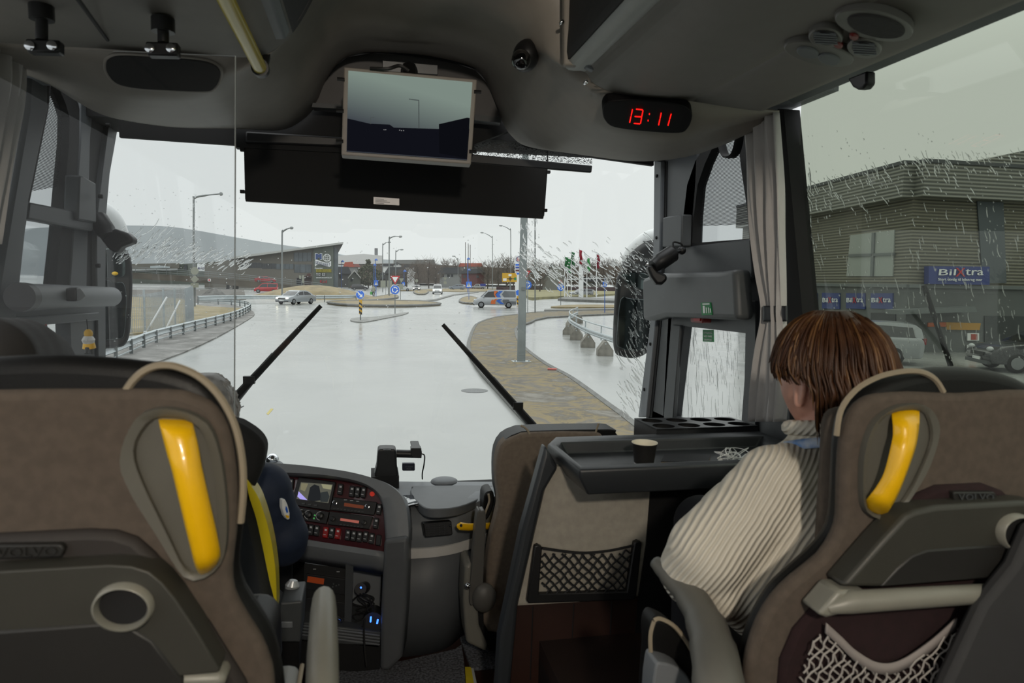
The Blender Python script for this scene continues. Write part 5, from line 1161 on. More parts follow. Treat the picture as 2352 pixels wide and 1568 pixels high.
pq = px(XL+.08); MB().tube(on(pq, [(106, 746), (97, 752), (93, 762), (88, 768)]), .003, 6).o('red_cord', mat('dull_red', (130, 50, 50), .7), ln); MB().tube(on(pq, [(106, 746), (108, 760), (111, 776), (118, 785)]), .003, 6).o('blue_cord', mat('navy_cord', (40, 46, 90), .7), ln)
dj = MB(); pj = lambda u, v: px(XL+.25)(u, v)
blob(dj, [(pj(-20, 830), .10), (pj(40, 825), .10), (pj(80, 835), .09), (pj(105, 850), .06)])
organic(dj, 'hung_jacket', mat('dark_jacket', (52, 50, 49), .9), None, .012, 6, label='dark jacket bundled by the driver window at the lower left', cat='jacket')
ALB = .85
M_white, M_red, M_blue, M_ltr, M_steel, M_yel, M_pole_ = mat('outdoor_white', (232, 234, 234), .5), mat('outdoor_red', (196, 30, 36), .4), mat('outdoor_sign_blue', (36, 112, 226), .45), mat('outdoor_letter', (242, 244, 244), .5), mat('outdoor_steel', (178, 186, 188), .45, .4, var=.08, vs=8), mat('outdoor_yellow', (250, 200, 20), .4), None
# ------------------------------------------------------------------ outside: ground and setting
ALB = .60
def road_mat():
    m = mat('wet_asphalt', (172, 174, 172), .3, var=.0, vs=1)
    t = m.node_tree; b = t.nodes['Principled BSDF']; tc = t.nodes.new('ShaderNodeTexCoord')
    n = t.nodes.new('ShaderNodeTexNoise'); n.inputs['Scale'].default_value = .35; n.inputs['Detail'].default_value = 8
    mp = t.nodes.new('ShaderNodeMapping'); mp.inputs['Scale'].default_value = (.9, .5, 1)
    r = t.nodes.new('ShaderNodeValToRGB'); r.color_ramp.elements[0].position = .35; r.color_ramp.elements[1].position = .68
    r.color_ramp.elements[0].color = tuple(x*.58 for x in lin((178, 180, 177)))+(1,); r.color_ramp.elements[1].color = tuple(x*.58 for x in lin((190, 192, 188)))+(1,)
    n2 = t.nodes.new('ShaderNodeTexNoise'); n2.inputs['Scale'].default_value = .5; n2.inputs['Detail'].default_value = 4
    r2 = t.nodes.new('ShaderNodeValToRGB'); r2.color_ramp.elements[0].color = (.19, .19, .19, 1); r2.color_ramp.elements[1].color = (.27, .27, .27, 1); r2.color_ramp.elements[0].position = .42; r2.color_ramp.elements[1].position = .6
    n3 = t.nodes.new('ShaderNodeTexNoise'); n3.inputs['Scale'].default_value = 40; bp = t.nodes.new('ShaderNodeBump'); bp.inputs['Strength'].default_value = .03; bp.inputs['Distance'].default_value = .003
    L = t.links.new; L(tc.outputs['Object'], mp.inputs[0]); L(mp.outputs[0], n.inputs[0]); L(n.outputs[0], r.inputs[0]); L(r.outputs[0], b.inputs['Base Color'])
    L(tc.outputs['Object'], n2.inputs[0]); L(n2.outputs[0], r2.inputs[0]); L(r2.outputs[0], b.inputs['Roughness'])
    L(tc.outputs['Object'], n3.inputs[0]); L(n3.outputs[0], bp.inputs['Height']); L(bp.outputs[0], b.inputs['Normal'])
    return m
M_road = road_mat()
m = MB(); m.face([(-400, -60, 0), (400, -60, 0), (400, 700, 0), (-400, 700, 0)]); m.o('ground', M_road, kind='structure')
M_tan = mat('dry_grass', (172, 156, 120), .95, vs=.8, rgb2=(140, 128, 100), bump=.6, bs=6)
M_grv = mat('gravel_verge', (120, 114, 104), .9, var=.4, vs=1.2, bump=.8, bs=14)
def verge_mat(name, stops, sc_):
    m = mat(name, (128, 128, 128), .85, bump=.8, bs=12); t = m.node_tree
    n = t.nodes['Noise Texture']; n.inputs['Scale'].default_value = sc_; n.inputs['Detail'].default_value = 12; n.inputs['Roughness'].default_value = .7; n.inputs['Distortion'].default_value = .6
    r = t.nodes['Color Ramp']; e = r.color_ramp.elements
    while len(e) > 1: e.remove(e[-1])
    e[0].position = stops[0][0]; e[0].color = tuple(x*ALB for x in lin(stops[0][1]))+(1,)
    for p, c in stops[1:]: q = e.new(p); q.color = tuple(x*ALB for x in lin(c))+(1,)
    return m
M_ver = verge_mat('verge_gravel_and_grass', ((.32, (90, 84, 74)), (.42, (124, 118, 108)), (.48, (150, 134, 96)), (.54, (110, 104, 94)), (.62, (146, 142, 132))), .8)
M_dirt = verge_mat('grey_road_shoulder', ((.35, (112, 110, 106)), (.5, (146, 144, 140)), (.62, (176, 174, 170))), .8)
M_fld = verge_mat('rough_field', ((.34, (120, 112, 92)), (.45, (156, 142, 104)), (.55, (168, 152, 112)), (.66, (186, 184, 176))), .5)
M_kerb = mat('kerb_stone', (128, 128, 124), .7, var=.15, vs=3)
def patch(name, uv, m, h=.06, sm=True, kerb=None, n=3, z0=-.02, kind='structure', **k):
    P = cr(uv, n, True) if sm else uv
    pts = [G(p[0], p[1]) for p in P]
    MB().prism([p+V((0, 0, z0)) for p in pts], (0, 0, h-z0)).o(name, m, kind=kind, **k)
    if kerb: MB().tube([p+V((0, 0, h-.03)) for p in pts], kerb, 6, closed=True).o('kerb', M_kerb, kind='structure')
patch('verge_right', [(1192, 724), (1138, 731), (1102, 743), (1089, 755), (1079, 781), (1076, 801), (1084, 825), (1110, 862), (1150, 905), (1215, 975), (1330, 1090), (1560, 1080), (1465, 990), (1400, 940), (1321, 880), (1293, 863), (1255, 842), (1217, 814), (1194, 791), (1185, 766), (1189, 753), (1217, 743), (1255, 731), (1408, 723), (1440, 720), (1410, 715), (1332, 716), (1230, 719)], M_ver, .09, kerb=.09, n=2)
patch('verge_left', [(0, 900), (120, 905), (250, 880), (330, 845), (420, 812), (500, 775), (570, 735), (585, 722), (574, 712), (540, 702), (455, 699), (430, 735), (300, 775), (0, 790)], M_dirt, .05, n=2)
patch('field_left', [(200, 690), (320, 684), (420, 688), (445, 702), (520, 708), (560, 712), (500, 732), (430, 752), (330, 768), (150, 775)], M_fld, .10, n=2)
patch('path_left', [(0, 800), (240, 778), (330, 772), (380, 765), (330, 790), (240, 812), (0, 860)], M_road, .06, n=2)
patch('roundabout_strip', [(752, 698), (790, 695), (870, 694), (960, 695), (1012, 701), (960, 705), (880, 706), (800, 704)], M_tan, .22, kerb=.12)
patch('grass_island', [(825, 691), (870, 683), (900, 678), (914, 682), (910, 686), (880, 690), (845, 692)], M_tan, .2, kerb=.1)
patch('grass_island', [(950, 672), (957, 667), (976, 667), (984, 671), (975, 677), (960, 677)], M_tan, .2, kerb=.1)
patch('grass_island', [(1055, 692), (1065, 685), (1085, 683), (1100, 690), (1090, 699), (1062, 697)], M_tan, .18, kerb=.1)
patch('traffic_island', [(903, 693), (960, 690), (972, 692), (948, 696), (920, 696)], M_kerb, .10)
patch('traffic_island', [(806, 738), (815, 731), (870, 728), (935, 718), (925, 724), (880, 733), (835, 741)], mat('island_gravel', (150, 150, 146), .6, var=.3, vs=2), .06)
patch('kerb_line', [(964, 692), (1000, 688), (1040, 677), (1100, 670), (1100, 671.5), (1042, 679), (1004, 690), (966, 694)], M_kerb, .12, sm=False)
patch('bank_right', [(1205, 668), (1260, 664), (1420, 667), (1430, 676), (1340, 683), (1250, 687), (1215, 688)], mat('green_tan_grass', (150, 144, 104), .95, var=.25, vs=.5), .4)
patch('strip_right', [(1268, 706), (1330, 702), (1440, 703), (1440, 708), (1330, 708), (1280, 708)], M_tan, .15)
patch('kerb_line', [(1250, 712), (1440, 709), (1440, 712), (1250, 715)], M_kerb, .12, sm=False)
patch('kerb_bank_right', [(1281, 690), (1300, 685), (1440, 692), (1440, 697), (1300, 692)], M_kerb, .35, sm=False)
patch('verge_far', [(905, 668), (1000, 664), (1070, 663), (1230, 664), (1230, 667), (1120, 669), (1060, 671), (1000, 669)], M_tan, .15, sm=False)
patch('road_marking', [(612, 950), (622, 938), (628, 939), (616, 953)], mat('worn_yellow', (206, 190, 110), .6), .004, sm=False, z0=.001)
mh = MB(); c = G(1090, 897); mh.lathe(c, (0, 0, 1), [(.34, 0), (.34, .006), (.30, .008)], 28); mh.o('manhole_cover', mat('cast_iron', (120, 122, 122), .4, .5, var=.5, vs=30), label='round iron manhole cover in the wet road', cat='manhole cover')
# mound, hill, ridge
def mound(name, u, v, wu, hv, dep, m, n=40, kind='structure', power=1.0, noise=.0, **k):
    c = G(u, v); d = (c-EYE).dot(fwd); a = wu*d/F/2; h = hv*d/F; rows = []
    rd = V((math.cos(YAW), -math.sin(YAW), 0)); fd = V((math.sin(YAW), math.cos(YAW), 0))
    for j in range(13):
        t = j/12; rows.append([])
        for i in range(n):
            q = 2*math.pi*i/n; s = t; z = h*(math.cos(min(1, s)*math.pi)*.5+.5)**power
            z += noise*random.uniform(-1, 1)*h*(1-t)
            rows[-1].append(c+rd*(a*s*math.cos(q))+fd*(dep*s*math.sin(q))+V((0, 0, z-.03)))
    b = MB(); b.loft(rows[1:], closed=True); b.face(rows[1]); return b.o(name, m, kind=kind, sm=180, **k)
mound('grass_mound', 722, 684, 330, 30, 9, M_tan, power=.7)
mound('gravel_heap', 492, 692, 100, 30, 3, mat('heap_gravel', (112, 110, 106), .9, var=.3, vs=3, bump=.8, bs=9), noise=.05, kind=None, label='grey gravel heap behind the guardrail near the warehouse', cat='gravel heap')
def far(d):
    f = PL(EYE+V((math.sin(YAW), math.cos(YAW), 0))*d, (math.sin(YAW), math.cos(YAW), 0)); f.deep = 1; return f
MB().prism(on(far(1500), cr([(-400, 600), (-100, 540), (150, 520), (330, 518), (420, 524), (540, 545), (640, 561), (720, 572), (830, 592), (1000, 605), (1000, 640), (-400, 640)], 3)), (50, 300, 0)).o('hill', mat('hazed_hill', (196, 202, 204), .9, var=.06, vs=.01), kind='structure')  # distance haze is put into the hill's pale base colour
MB().prism(on(far(330), cr([(560, 640), (760, 618), (850, 606), (950, 606), (1050, 610), (1200, 616), (1330, 612), (1500, 606), (1700, 610)], 3)+[(1700, 656), (560, 648)]), (20, 120, 0)).o('ridge', mat('bare_wooded_ridge', (118, 108, 98), .95, var=.3, vs=.12), kind='structure')

patch('yard_left', [(120, 667), (560, 664), (565, 688), (455, 696), (320, 684), (120, 690)], verge_mat('dark_yard', ((.35, (84, 82, 78)), (.55, (112, 108, 100)), (.65, (132, 128, 122))), .4), .04, sm=False)
# ------------------------------------------------------------------ vehicles
M_tyre = mat('tyre_rubber', (22, 22, 23), .8); M_rim = mat('wheel_alloy', (160, 163, 166), .35, .7); M_win = mat('car_glass', (28, 32, 36), .08, spec=.8)
M_head = mat('headlamp_on', (255, 246, 214), .3, emit=6); M_headoff = mat('headlamp', (210, 214, 216), .15); M_tail = mat('tail_lamp', (150, 16, 18), .3)
PROF = {  # side outline of body and of glasshouse, nose to the right; metres
    'saloon': ([(-2.2, .30), (-2.25, .62), (-2.15, .92), (-1.55, .98), (1.0, .93), (1.75, .82), (2.15, .66), (2.22, .40), (2.1, .25), (-2.1, .25)], [(-1.75, .95), (-1.0, 1.38), (.0, 1.42), (.35, 1.36), (1.15, .92)], 1.75, 1.35, .31),
    'hatch': ([(-1.9, .30), (-1.95, .70), (-1.85, .98), (.9, .95), (1.5, .84), (1.88, .66), (1.94, .40), (1.85, .25), (-1.85, .25)], [(-1.85, .96), (-1.55, 1.40), (-.5, 1.48), (.15, 1.40), (1.0, .94)], 1.7, 1.2, .30),
    'estate': ([(-2.3, .32), (-2.35, .75), (-2.28, 1.02), (1.0, 1.0), (1.85, .88), (2.2, .70), (2.25, .42), (2.1, .28), (-2.2, .28)], [(-2.28, 1.0), (-2.0, 1.48), (-.5, 1.54), (.2, 1.46), (1.1, .98)], 1.8, 1.38, .33),
    'van': ([(-2.2, .32), (-2.25, .9), (-2.2, 1.10), (1.35, 1.08), (1.75, .98), (2.12, .78), (2.2, .45), (2.1, .28), (-2.1, .28)], [(-2.2, 1.06), (-2.12, 1.76), (-1.9, 1.84), (.4, 1.84), (.75, 1.74), (1.5, 1.04)], 1.8, 1.4, .33),
    'pickup': ([(-2.4, .40), (-2.45, .95), (-.2, .97), (1.2, 1.0), (2.0, .95), (2.35, .80), (2.4, .45), (2.3, .35), (-2.3, .35)], [(-.75, .96), (-.5, 1.58), (.3, 1.66), (.7, 1.58), (1.3, .98)], 1.8, 1.45, .38)}
def car(name, label, loc, rz, kind, rgb, lights=0, extra=None, scale=1.0, group=None, closed_van=False, cat='car'):
    body, cab, w, wb, wr = PROF[kind]; h = w/2
    t = thing(name, label, cat, loc, rz=0); R = Matrix.Translation(V(loc)) @ Matrix.Rotation(rz, 4, 'Z') @ Matrix.Scale(scale, 4)
    Q = lambda x, y, z: R @ V((x, y, z))
    paint = mat('car_paint_%d_%d_%d' % rgb, rgb, .25, coat=.6)
    def shape(prof, ws, m, nm, n=2, **k):
        P = rnd([(x, z, 0) for x, z in prof], .16, 3); rows = []
        for y, s in ws:
            cx = sum(p.x for p in P)/len(P); cz = sum(p.y for p in P)/len(P)
            rows.append([Q(cx+(p.x-cx)*s, y, cz+(p.y-cz)*s) for p in P])
        b = MB(); b.loft(rows, closed=True, cap=True); return b.o(nm, m, t, sm=50, **k)
    shape(body, ((-h, .95), (-h*.97, .99), (-h*.8, 1), (h*.8, 1), (h*.97, .99), (h, .95)), paint, 'body')
    top = max(z for x, z in cab); base = min(z for x, z in cab)
    def taper(z): return h*(.96-.16*(z-base)/(top-base))
    P = [(x, z) for x, z in cab]; b = MB()
    P2 = cr([(x, z, 0) for x, z in P], 3); L = [Q(p.x, -taper(p.y), p.y) for p in P2]; Rr = [Q(p.x, taper(p.y), p.y) for p in P2]
    b.loft([L, Rr]); b.face(L); b.face(Rr); b.o('cabin', paint, t, sm=40)
    # glass: sides, windscreen, rear
    i0 = 0
    def inset(poly, s=.86):
        cx = sum(p[0] for p in poly)/len(poly); cz = sum(p[1] for p in poly)/len(poly); return [(cx+(x-cx)*s, cz+(z-cz)*s+.015) for x, z in poly]
    xm = (P[0][0]+P[-1][0])/2+.05
    sides = [[p for p in P if p[0] >= xm-.0]+[(xm, base)], [(xm, base), ]+[p for p in P if p[0] < xm]]
    zx = lambda x: max(z for xx, z in [(q.x, q.y) for q in P2] if abs(xx-x) < .35)
    front = [(xm+.04, base+.05), (P[-1][0]-.22, base+.05), (P[-2][0]-.05, P[-2][1]-.10), (xm+.04, zx(xm)-.09)]
    rear = [(P[0][0]+.25, base+.05), (xm-.06, base+.05), (xm-.06, zx(xm)-.09), (P[1][0]+.08, P[1][1]-.10)]
    for sy in (-1, 1):
        for k, poly in enumerate((front, rear)):
            if closed_van and k == 1: continue
            q = [Q(x, sy*(taper(z)+.012), z) for x, z in poly]; MB().prism(q, R.to_3x3() @ V((0, -sy*.03, 0))).o('side_window', M_win, t)
    def pane(a, c, nm):
        (x0, z0), (x1, z1) = a, c; nx, nz = (z1-z0), -(x1-x0); ln = math.hypot(nx, nz); sg = 1 if nx*(x0+x1-2*xm) > 0 else -1; nx, nz = nx/ln*sg, nz/ln*sg
        if nz < 0: nx, nz = nx, nz
        f = lambda s, y: Q(x0+(x1-x0)*s+nx*.015, y, z0+(z1-z0)*s+nz*.015)
        q = [f(.08, -taper(z0)*.9), f(.08, taper(z0)*.9), f(.92, taper(z1)*.88), f(.92, -taper(z1)*.88)]
        MB().prism(q, R.to_3x3() @ V((-nx*.03, 0, -nz*.03))).o(nm, M_win, t)
    pane(P[-1], P[-2], 'windscreen'); 
    if not closed_van: pane(P[0], P[1], 'rear_window')
    for x in (-wb, wb):
        for sy in (-1, 1):
            c = Q(x, sy*(h-.09), wr); ax = R.to_3x3() @ V((0, sy, 0))
            k_ = MB().lathe(c, ax, [(wr*.9, -.10), (wr, -.07), (wr, .08), (wr*.9, .11), (wr*.66, .115)], 20).o('wheel', M_tyre, t)
            MB().lathe(c, ax, [(wr*.66, .10), (wr*.62, .125), (wr*.2, .13)], 14).o('rim', M_rim, k_)
    xf = max(x for x, z in body); xb = min(x for x, z in body); zl = .66 if kind in ('saloon', 'hatch') else .78
    for sy in (-1, 1):
        MB().ball(Q(xf-.12, sy*h*.72, zl), (.10, .16, .09), 10, R.to_3x3().normalized()).o('headlight', M_head if lights else M_headoff, t)
        MB().box(Q(xb+.03, sy*h*.78, zl+.12), (.10, .22, .22), R.to_3x3().normalized()).o('tail_light', M_tail, t)
        MB().ball(Q(P[-1][0]-.35, sy*(h+.08), base+.08), (.07, .10, .08), 8, R.to_3x3().normalized()).o('door_mirror', paint, t)
    MB().box(Q(xf-.01, 0, .42), (.03, .52, .11), R.to_3x3().normalized()).o('number_plate', M_white, t)
    MB().box(Q(xf-.03, 0, .60), (.04, w*.5, .12), R.to_3x3().normalized()).o('grille', M_blk, t)
    MB().box(Q(xf-.06, 0, .32), (.14, w*.86, .12), R.to_3x3().normalized()).o('bumper', M_gryd, t)
    return t, Q, h, taper
az = lambda u: math.atan2(ray(u, 700).x, ray(u, 700).y)
def face(u, deg): return math.pi/2-az(u)+math.radians(deg)   # deg 0: nose away from the eye; 90: nose to the left
car('silver_saloon', 'silver saloon car with headlights on, entering by the roundabout mound', G(680, 698), face(680, 140), 'saloon', (176, 182, 186), 1)
car('black_hatchback', 'black hatchback car side-on beside the shopping centre', G(826, 666.5), face(826, -88), 'hatch', (34, 35, 38))
car('white_estate', 'white estate car partly hidden behind the blue roundabout sign', G(922, 668), face(922, -88), 'estate', (226, 228, 228))
car('grey_car', 'small grey car with dazzling headlights on the far approach road', G(957, 668), face(957, 178), 'hatch', (120, 120, 120), 2)
car('white_van', 'white van facing the bus with headlights on along the approach road', G(1005, 675), face(1005, 178), 'van', (232, 233, 232), 1, cat='van')
car('pale_blue_estate', 'pale blue-grey estate car right of the white van', G(1050, 665.5), face(1050, 75), 'estate', (150, 162, 178))
tq = car('pickup_truck', 'silver pickup truck with a blue box behind, beside the pedestrian sign', G(1098, 664), face(1098, 88), 'pickup', (186, 190, 194), cat='truck')
Qp = tq[1]
b = MB(); b.loft([[Qp(-2.4, -.85, .95), Qp(-.7, -.85, .95), Qp(-.7, .85, .95), Qp(-2.4, .85, .95)], [Qp(-2.4, -.85, 1.75), Qp(-.7, -.85, 1.75), Qp(-.7, .85, 1.75), Qp(-2.4, .85, 1.75)]], closed=True, cap=True); b.o('load_box', mat('box_blue', (52, 70, 170), .5), tq[0], bev=.03, label='blue load box')
tv2 = car('delivery_van', 'silver and grey van with orange and blue chevrons crossing the junction', G(1136, 706.5), face(1136, 92), 'van', (192, 196, 200), 0, closed_van=True, cat='van')
Qv, hv, tpv = tv2[1], tv2[2], tv2[3]
def vside(poly, m, nm, lift=.018):
    for sy in (-1, 1):
        if sy == -1 or 1:
            q = [Qv(x, sy*((hv if z < 1.05 else tpv(z))+lift), z) for x, z in poly]; MB().prism(q, (Qv(0, 0, 0)-Qv(0, sy*.02, 0))).o(nm, m, tv2[0])
M_vg = mat('van_dark_grey', (112, 116, 120), .35); M_vo = mat('van_orange', (232, 118, 52), .4); M_vb = mat('van_blue', (52, 112, 214), .4)
vside([(-2.14, .42), (-2.17, 1.06), (-.95, 1.06), (-.75, .75), (-.95, .42)], M_vg, 'rear_wrap'); vside([(-2.12, 1.08), (-2.08, 1.72), (-.95, 1.76), (-.7, 1.4), (-.95, 1.08)], M_vg, 'rear_wrap')
vside([(-.95, 1.06), (-.55, 1.06), (-.10, .75), (-.55, .42), (-.95, .42), (-.5, .75)], M_vb, 'blue_chevron', .022); vside([(-.80, 1.76), (-.42, 1.76), (-.1, 1.4), (-.2, 1.08), (-.62, 1.08), (-.45, 1.4)], M_vb, 'blue_chevron', .022)
vside([(-.50, 1.06), (-.0, 1.06), (.38, .75), (.45, .42), (-.05, .42), (-.05, .75)], M_vo, 'orange_chevron', .022); vside([(-.30, 1.76), (.1, 1.76), (.12, 1.40), (-.05, 1.08), (-.2, 1.08), (-.02, 1.4)], M_vo, 'orange_chevron', .022)
car('red_car', 'red car parked far right below the dark fence', G(1268, 666), face(1268, 90), 'saloon', (170, 30, 40))
car('silver_car', 'silver car parked behind the white flag poles', G(1334, 681), face(1334, 120), 'estate', (150, 154, 158))
M_rc = None
cr_b = far(153)(610, 648); car('red_saloon', 'red car driving down the concrete ramp', V((cr_b.x, cr_b.y, far(153)(610, 649).z)), face(610, -95), 'saloon', (188, 24, 36))
car('red_van', 'red van with white panel under the ramp beside the grass mound', G(611, 672), face(611, 88), 'van', (196, 24, 34), cat='van', scale=.9)
car('silver_suv', "silver car parked in front of the dark shop building, behind the woman's head", V((pd(1952, 838, 26.5).x, pd(1952, 838, 26.5).y, 0)), face(1952, 92), 'estate', (170, 174, 178))
car('dark_car', 'dark grey car with pale number plate parked at the right edge of the side window', V((pd(2405, 840, 24).x, pd(2405, 840, 24).y, 0)), face(2405, 118), 'estate', (52, 54, 58))
# ------------------------------------------------------------------ street furniture
M_pole = mat('lamp_pole_grey', (150, 156, 156), .5, .3); M_pole2 = mat('sign_post_grey', (132, 138, 138), .5, .3); M_back = mat('sign_back', (170, 174, 158), .6)
M_lamp = mat('lamp_head', (176, 180, 180), .5); M_bpole = mat('blue_pole', (52, 112, 206), .5)
RD = V((math.cos(YAW), -math.sin(YAW), 0)); FD = V((math.sin(YAW), math.cos(YAW), 0))
def vp(b): return PL(b, FD)
def street_lamp(u, vb, vt, ua, va, label, r=.09, lenk=.6, base=None, group='tall grey street lamps'):
    b = base or G(u, vb); P = vp(b); t = thing('street_lamp', label, 'street lamp', b, group)
    top = P(u, vt); s = 1 if ua > u else -1
    v_c = vt+(vb-vt)*.10
    arm = cr([P(u, vb)*1, P(u, v_c), P(u+s*2, vt+6), P(u+(ua-u)*.4, (vt*2+va)/3+1), P(ua-s*6, va)], 4); arm[0] = b
    MB().tube(arm, [r*1.15]+[r]*(len(arm)-5)+[r*.6]*4, 8).o('pole', M_pole, t)
    a, c = P(ua-s*8, va+.3), P(ua, va); w = (c-a).length
    MB().tube([a, a.lerp(c, .2), a.lerp(c, .8), c], [.06, .17, .15, .04], 8, flat=.6).o('lamp_head', M_lamp, t)
    return t
for a in ((648, 691, 526, 674, 523, 'street lamp with curved arm left of the shopping centre sign wall'),
          (879, 670, 556, 898, 556, 'shorter of the two street lamps left of the yield sign, curved arm to the right'),
          (894, 682, 541, 924, 543, 'tall street lamp just left of the yield sign with a long arm'),
          (909, 668, 572, 927, 573, 'street lamp right behind the yield sign, lowest of the three there'),
          (1131, 669, 539, 1103, 534, 'street lamp with arm to the left above the crossing delivery van'),
          (1173, 672, 522, 1146, 518, 'street lamp with arm to the left just left of the fuel price sign'),
          (445, 702, 449, 512, 445, 'large street lamp on the left with a long flat arm above the sign backs')): street_lamp(*a)
street_lamp(1052, 664, 590, 1038, 588, 'faint distant street lamp above the dark roofs right of the white van')
# the big mast beside the road
b = G(1197, 836); P = vp(b); t = thing('lamp_mast', 'thick grey lamp mast standing on the verge beside the road', 'street lamp', b)
MB().tube([b+V((0, 0, .05)), b+V((0, 0, 2.4)), b+V((.02, 0, 9.5))], [.145, .135, .10], 12).o('mast', mat('mast_galvanised', (152, 160, 160), .5, .2, var=.1, vs=2), t)
MB().tube(cr([b+V((.02, 0, 9.4)), b+V((-.2, 0, 9.9)), b+V((-1.6, 0, 10.1))], 4), .05, 8).o('arm', M_pole, t)
MB().box(b+V((-1.9, 0, 10.1)), (.7, .3, .15)).o('lamp_head', M_lamp, t)
MB().box(b+V((0, 0, .07)), (.62, .4, .07)).o('base_plate', M_steel, t)
for sx in (-1, 1): MB().lathe(b+V((sx*.24, -.12, .10)), (0, 0, 1), [(.03, 0), (.03, .06)], 8).o('anchor_bolt', M_steel, t)
MB().box(b+V((0, -.15, 2.55)), (.16, .02, .10)).o('tag_plate', M_pole2, t)
# far overhead-line pole seen through the streaks
def plain_pole(name, u, vb, vt, r, m, label, cat='pole', base=None):
    b = base or G(u, vb); P = vp(b); return MB().tube([b, P(u, vt)], r, 8).o(name, m, label=label, cat=cat)
plain_pole('sign_post', 1229, 720, 500, .055, M_pole2, 'thin dark pole with the round blue sign, right of the big mast')
for i, u in enumerate((1069, 1075.5, 1080)): plain_pole('aerial_mast', u, 660, 556+i*3, .12, mat('dark_wood_pole', (96, 92, 88), .8), ('leftmost', 'middle', 'rightmost')[i]+' of three thin dark masts above the pedestrian sign', 'mast')
# ---- signs
def disc(P, u, v, r, t, m, n=28): return MB().prism(on(P, ell(u, v, r, r, n)), FD*t)
def arrow_ring(P, u, v, r, parent):
    for k in range(3):
        a0 = math.radians(120*k+15); pts_o, pts_i = [], []
        for j in range(9):
            a = a0+math.radians(80)*j/8; pts_o.append((u+r*.66*math.cos(a), v+r*.66*math.sin(a))); pts_i.append((u+r*.44*math.cos(a), v+r*.44*math.sin(a)))
        a = a0-math.radians(20); tip = [(u+r*.80*math.cos(a0), v+r*.80*math.sin(a0)), (u+r*.56*math.cos(a), v+r*.56*math.sin(a)), (u+r*.32*math.cos(a0), v+r*.32*math.sin(a0))]
        MB().prism(on(P, pts_o+pts_i[::-1]), FD*.01).o('arrow', M_ltr, parent); MB().prism(on(P, tip), FD*.01).o('arrow_tip', M_ltr, parent)
def near(P0, e): return PL(P0-FD*e, FD)
def signpost(name, u, vb, vt, label, cat='traffic sign', r=.035, m=None, base=None, group=None):
    b = base or G(u, vb); t = thing(name, label, cat, b, group); P = vp(b); MB().tube([b, P(u, vt)], r, 8).o('post', m or M_pole2, t); return t, b
def ped_sign(u, v, w, h, vb, label, bm=None):
    t, b = signpost('pedestrian_sign', u, vb, v-h, label, m=bm or M_bpole, group='blue pedestrian crossing signs'); p1 = near(b, .06)
    pl_ = MB().prism(on(p1, rect(u-w/2, v-h/2, u+w/2, v+h/2)), FD*.03).o('sign_plate', M_blue, t)
    p2 = near(b, .07); p3 = near(b, .08)
    MB().prism(on(p2, [(u, v-h*.38), (u+w*.38, v+h*.36), (u-w*.38, v+h*.36)]), FD*.01).o('white_triangle', M_ltr, pl_)
    f = h*.036; q = lambda x, y: (u+x*f, v+y*f)
    fig = [q(-1, -5), q(1, -5), q(1.4, -3), q(3.2, 0), q(2.6, .6), q(1, -1), q(1, 2), q(3.2, 8), q(2, 8.4), q(0, 4), q(-2.6, 8.4), q(-3.6, 8), q(-1, 2.4), q(-1.2, -1), q(-2.6, 1.4), q(-3.2, .8), q(-1.6, -3)]
    MB().prism(on(p3, fig), FD*.008).o('walking_figure', M_blk, pl_); MB().prism(on(p3, ell(u, v-6.6*f, 1.5*f, 1.6*f, 12)), FD*.008).o('figure_head', M_blk, pl_)
    return t, b
# keep-right marker
t, b = signpost('keep_right_sign', 828, 737, 720, 'blue keep-right arrow sign on a yellow and black striped marker post'); p0_ = near(b, .0)
pm = near(b, .06)
st = slab('marker_board', rect(824.5, 688, 831.5, 721), pm, .05, mat('marker_yellow', (240, 184, 24), .5), t)
for k in range(3): slab('black_stripe', [(824.5, 693+k*10), (831.5, 698+k*10), (831.5, 703+k*10), (824.5, 698+k*10)], near(b, .065), .004, M_blk, st)
dk = disc(near(b, .07), 827, 676.5, 10, .03, M_ltr).o('rim', M_ltr, t); dk2 = disc(near(b, .08), 827, 676.5, 9.4, .01, M_blue).o('sign_face', M_blue, t)
slab('arrow', [(820.5, 671.5), (822.3, 669.8), (829.5, 677), (832, 674.7), (832.6, 682.5), (825, 682), (827.3, 679.2)], near(b, .09), .008, M_ltr, dk2)
# roundabout and yield pair in the middle
t, b = signpost('roundabout_sign', 907.3, 720, 634, 'pair of signs: red yield triangle over blue roundabout disc, in the middle of the junction')
dk = disc(near(b, .05), 907, 665.5, 11, .03, M_ltr).o('disc_rim', M_ltr, t); df = disc(near(b, .06), 907, 665.5, 10.3, .01, M_blue).o('disc_face', M_blue, t); arrow_ring(near(b, .075), 907, 665.5, 10.3, df)
tri = lambda u, v, w, h: [(u-w, v), (u+w, v), (u, v+h)]
y1 = MB().prism(on(near(b, .05), tri(907.5, 633, 11.5, 20.5)), FD*.03).o('yield_border', M_red, t); MB().prism(on(near(b, .06), tri(907.5, 636, 7, 12.5)), FD*.01).o('yield_face', M_ltr, y1)
ped_sign(1077, 653.5, 13, 14, 691, 'blue pedestrian sign on a tall blue post right of the white van')
ped_sign(864, 649.5, 9, 12.5, 684, 'blue pedestrian sign beside the walker with the green bag')
ped_sign(926.5, 651.5, 7, 7, 668, 'small blue pedestrian sign behind the white estate car')
ped_sign(1389, 652, 9, 12, 720, 'blue pedestrian sign on a blue post next to the right wing mirror')
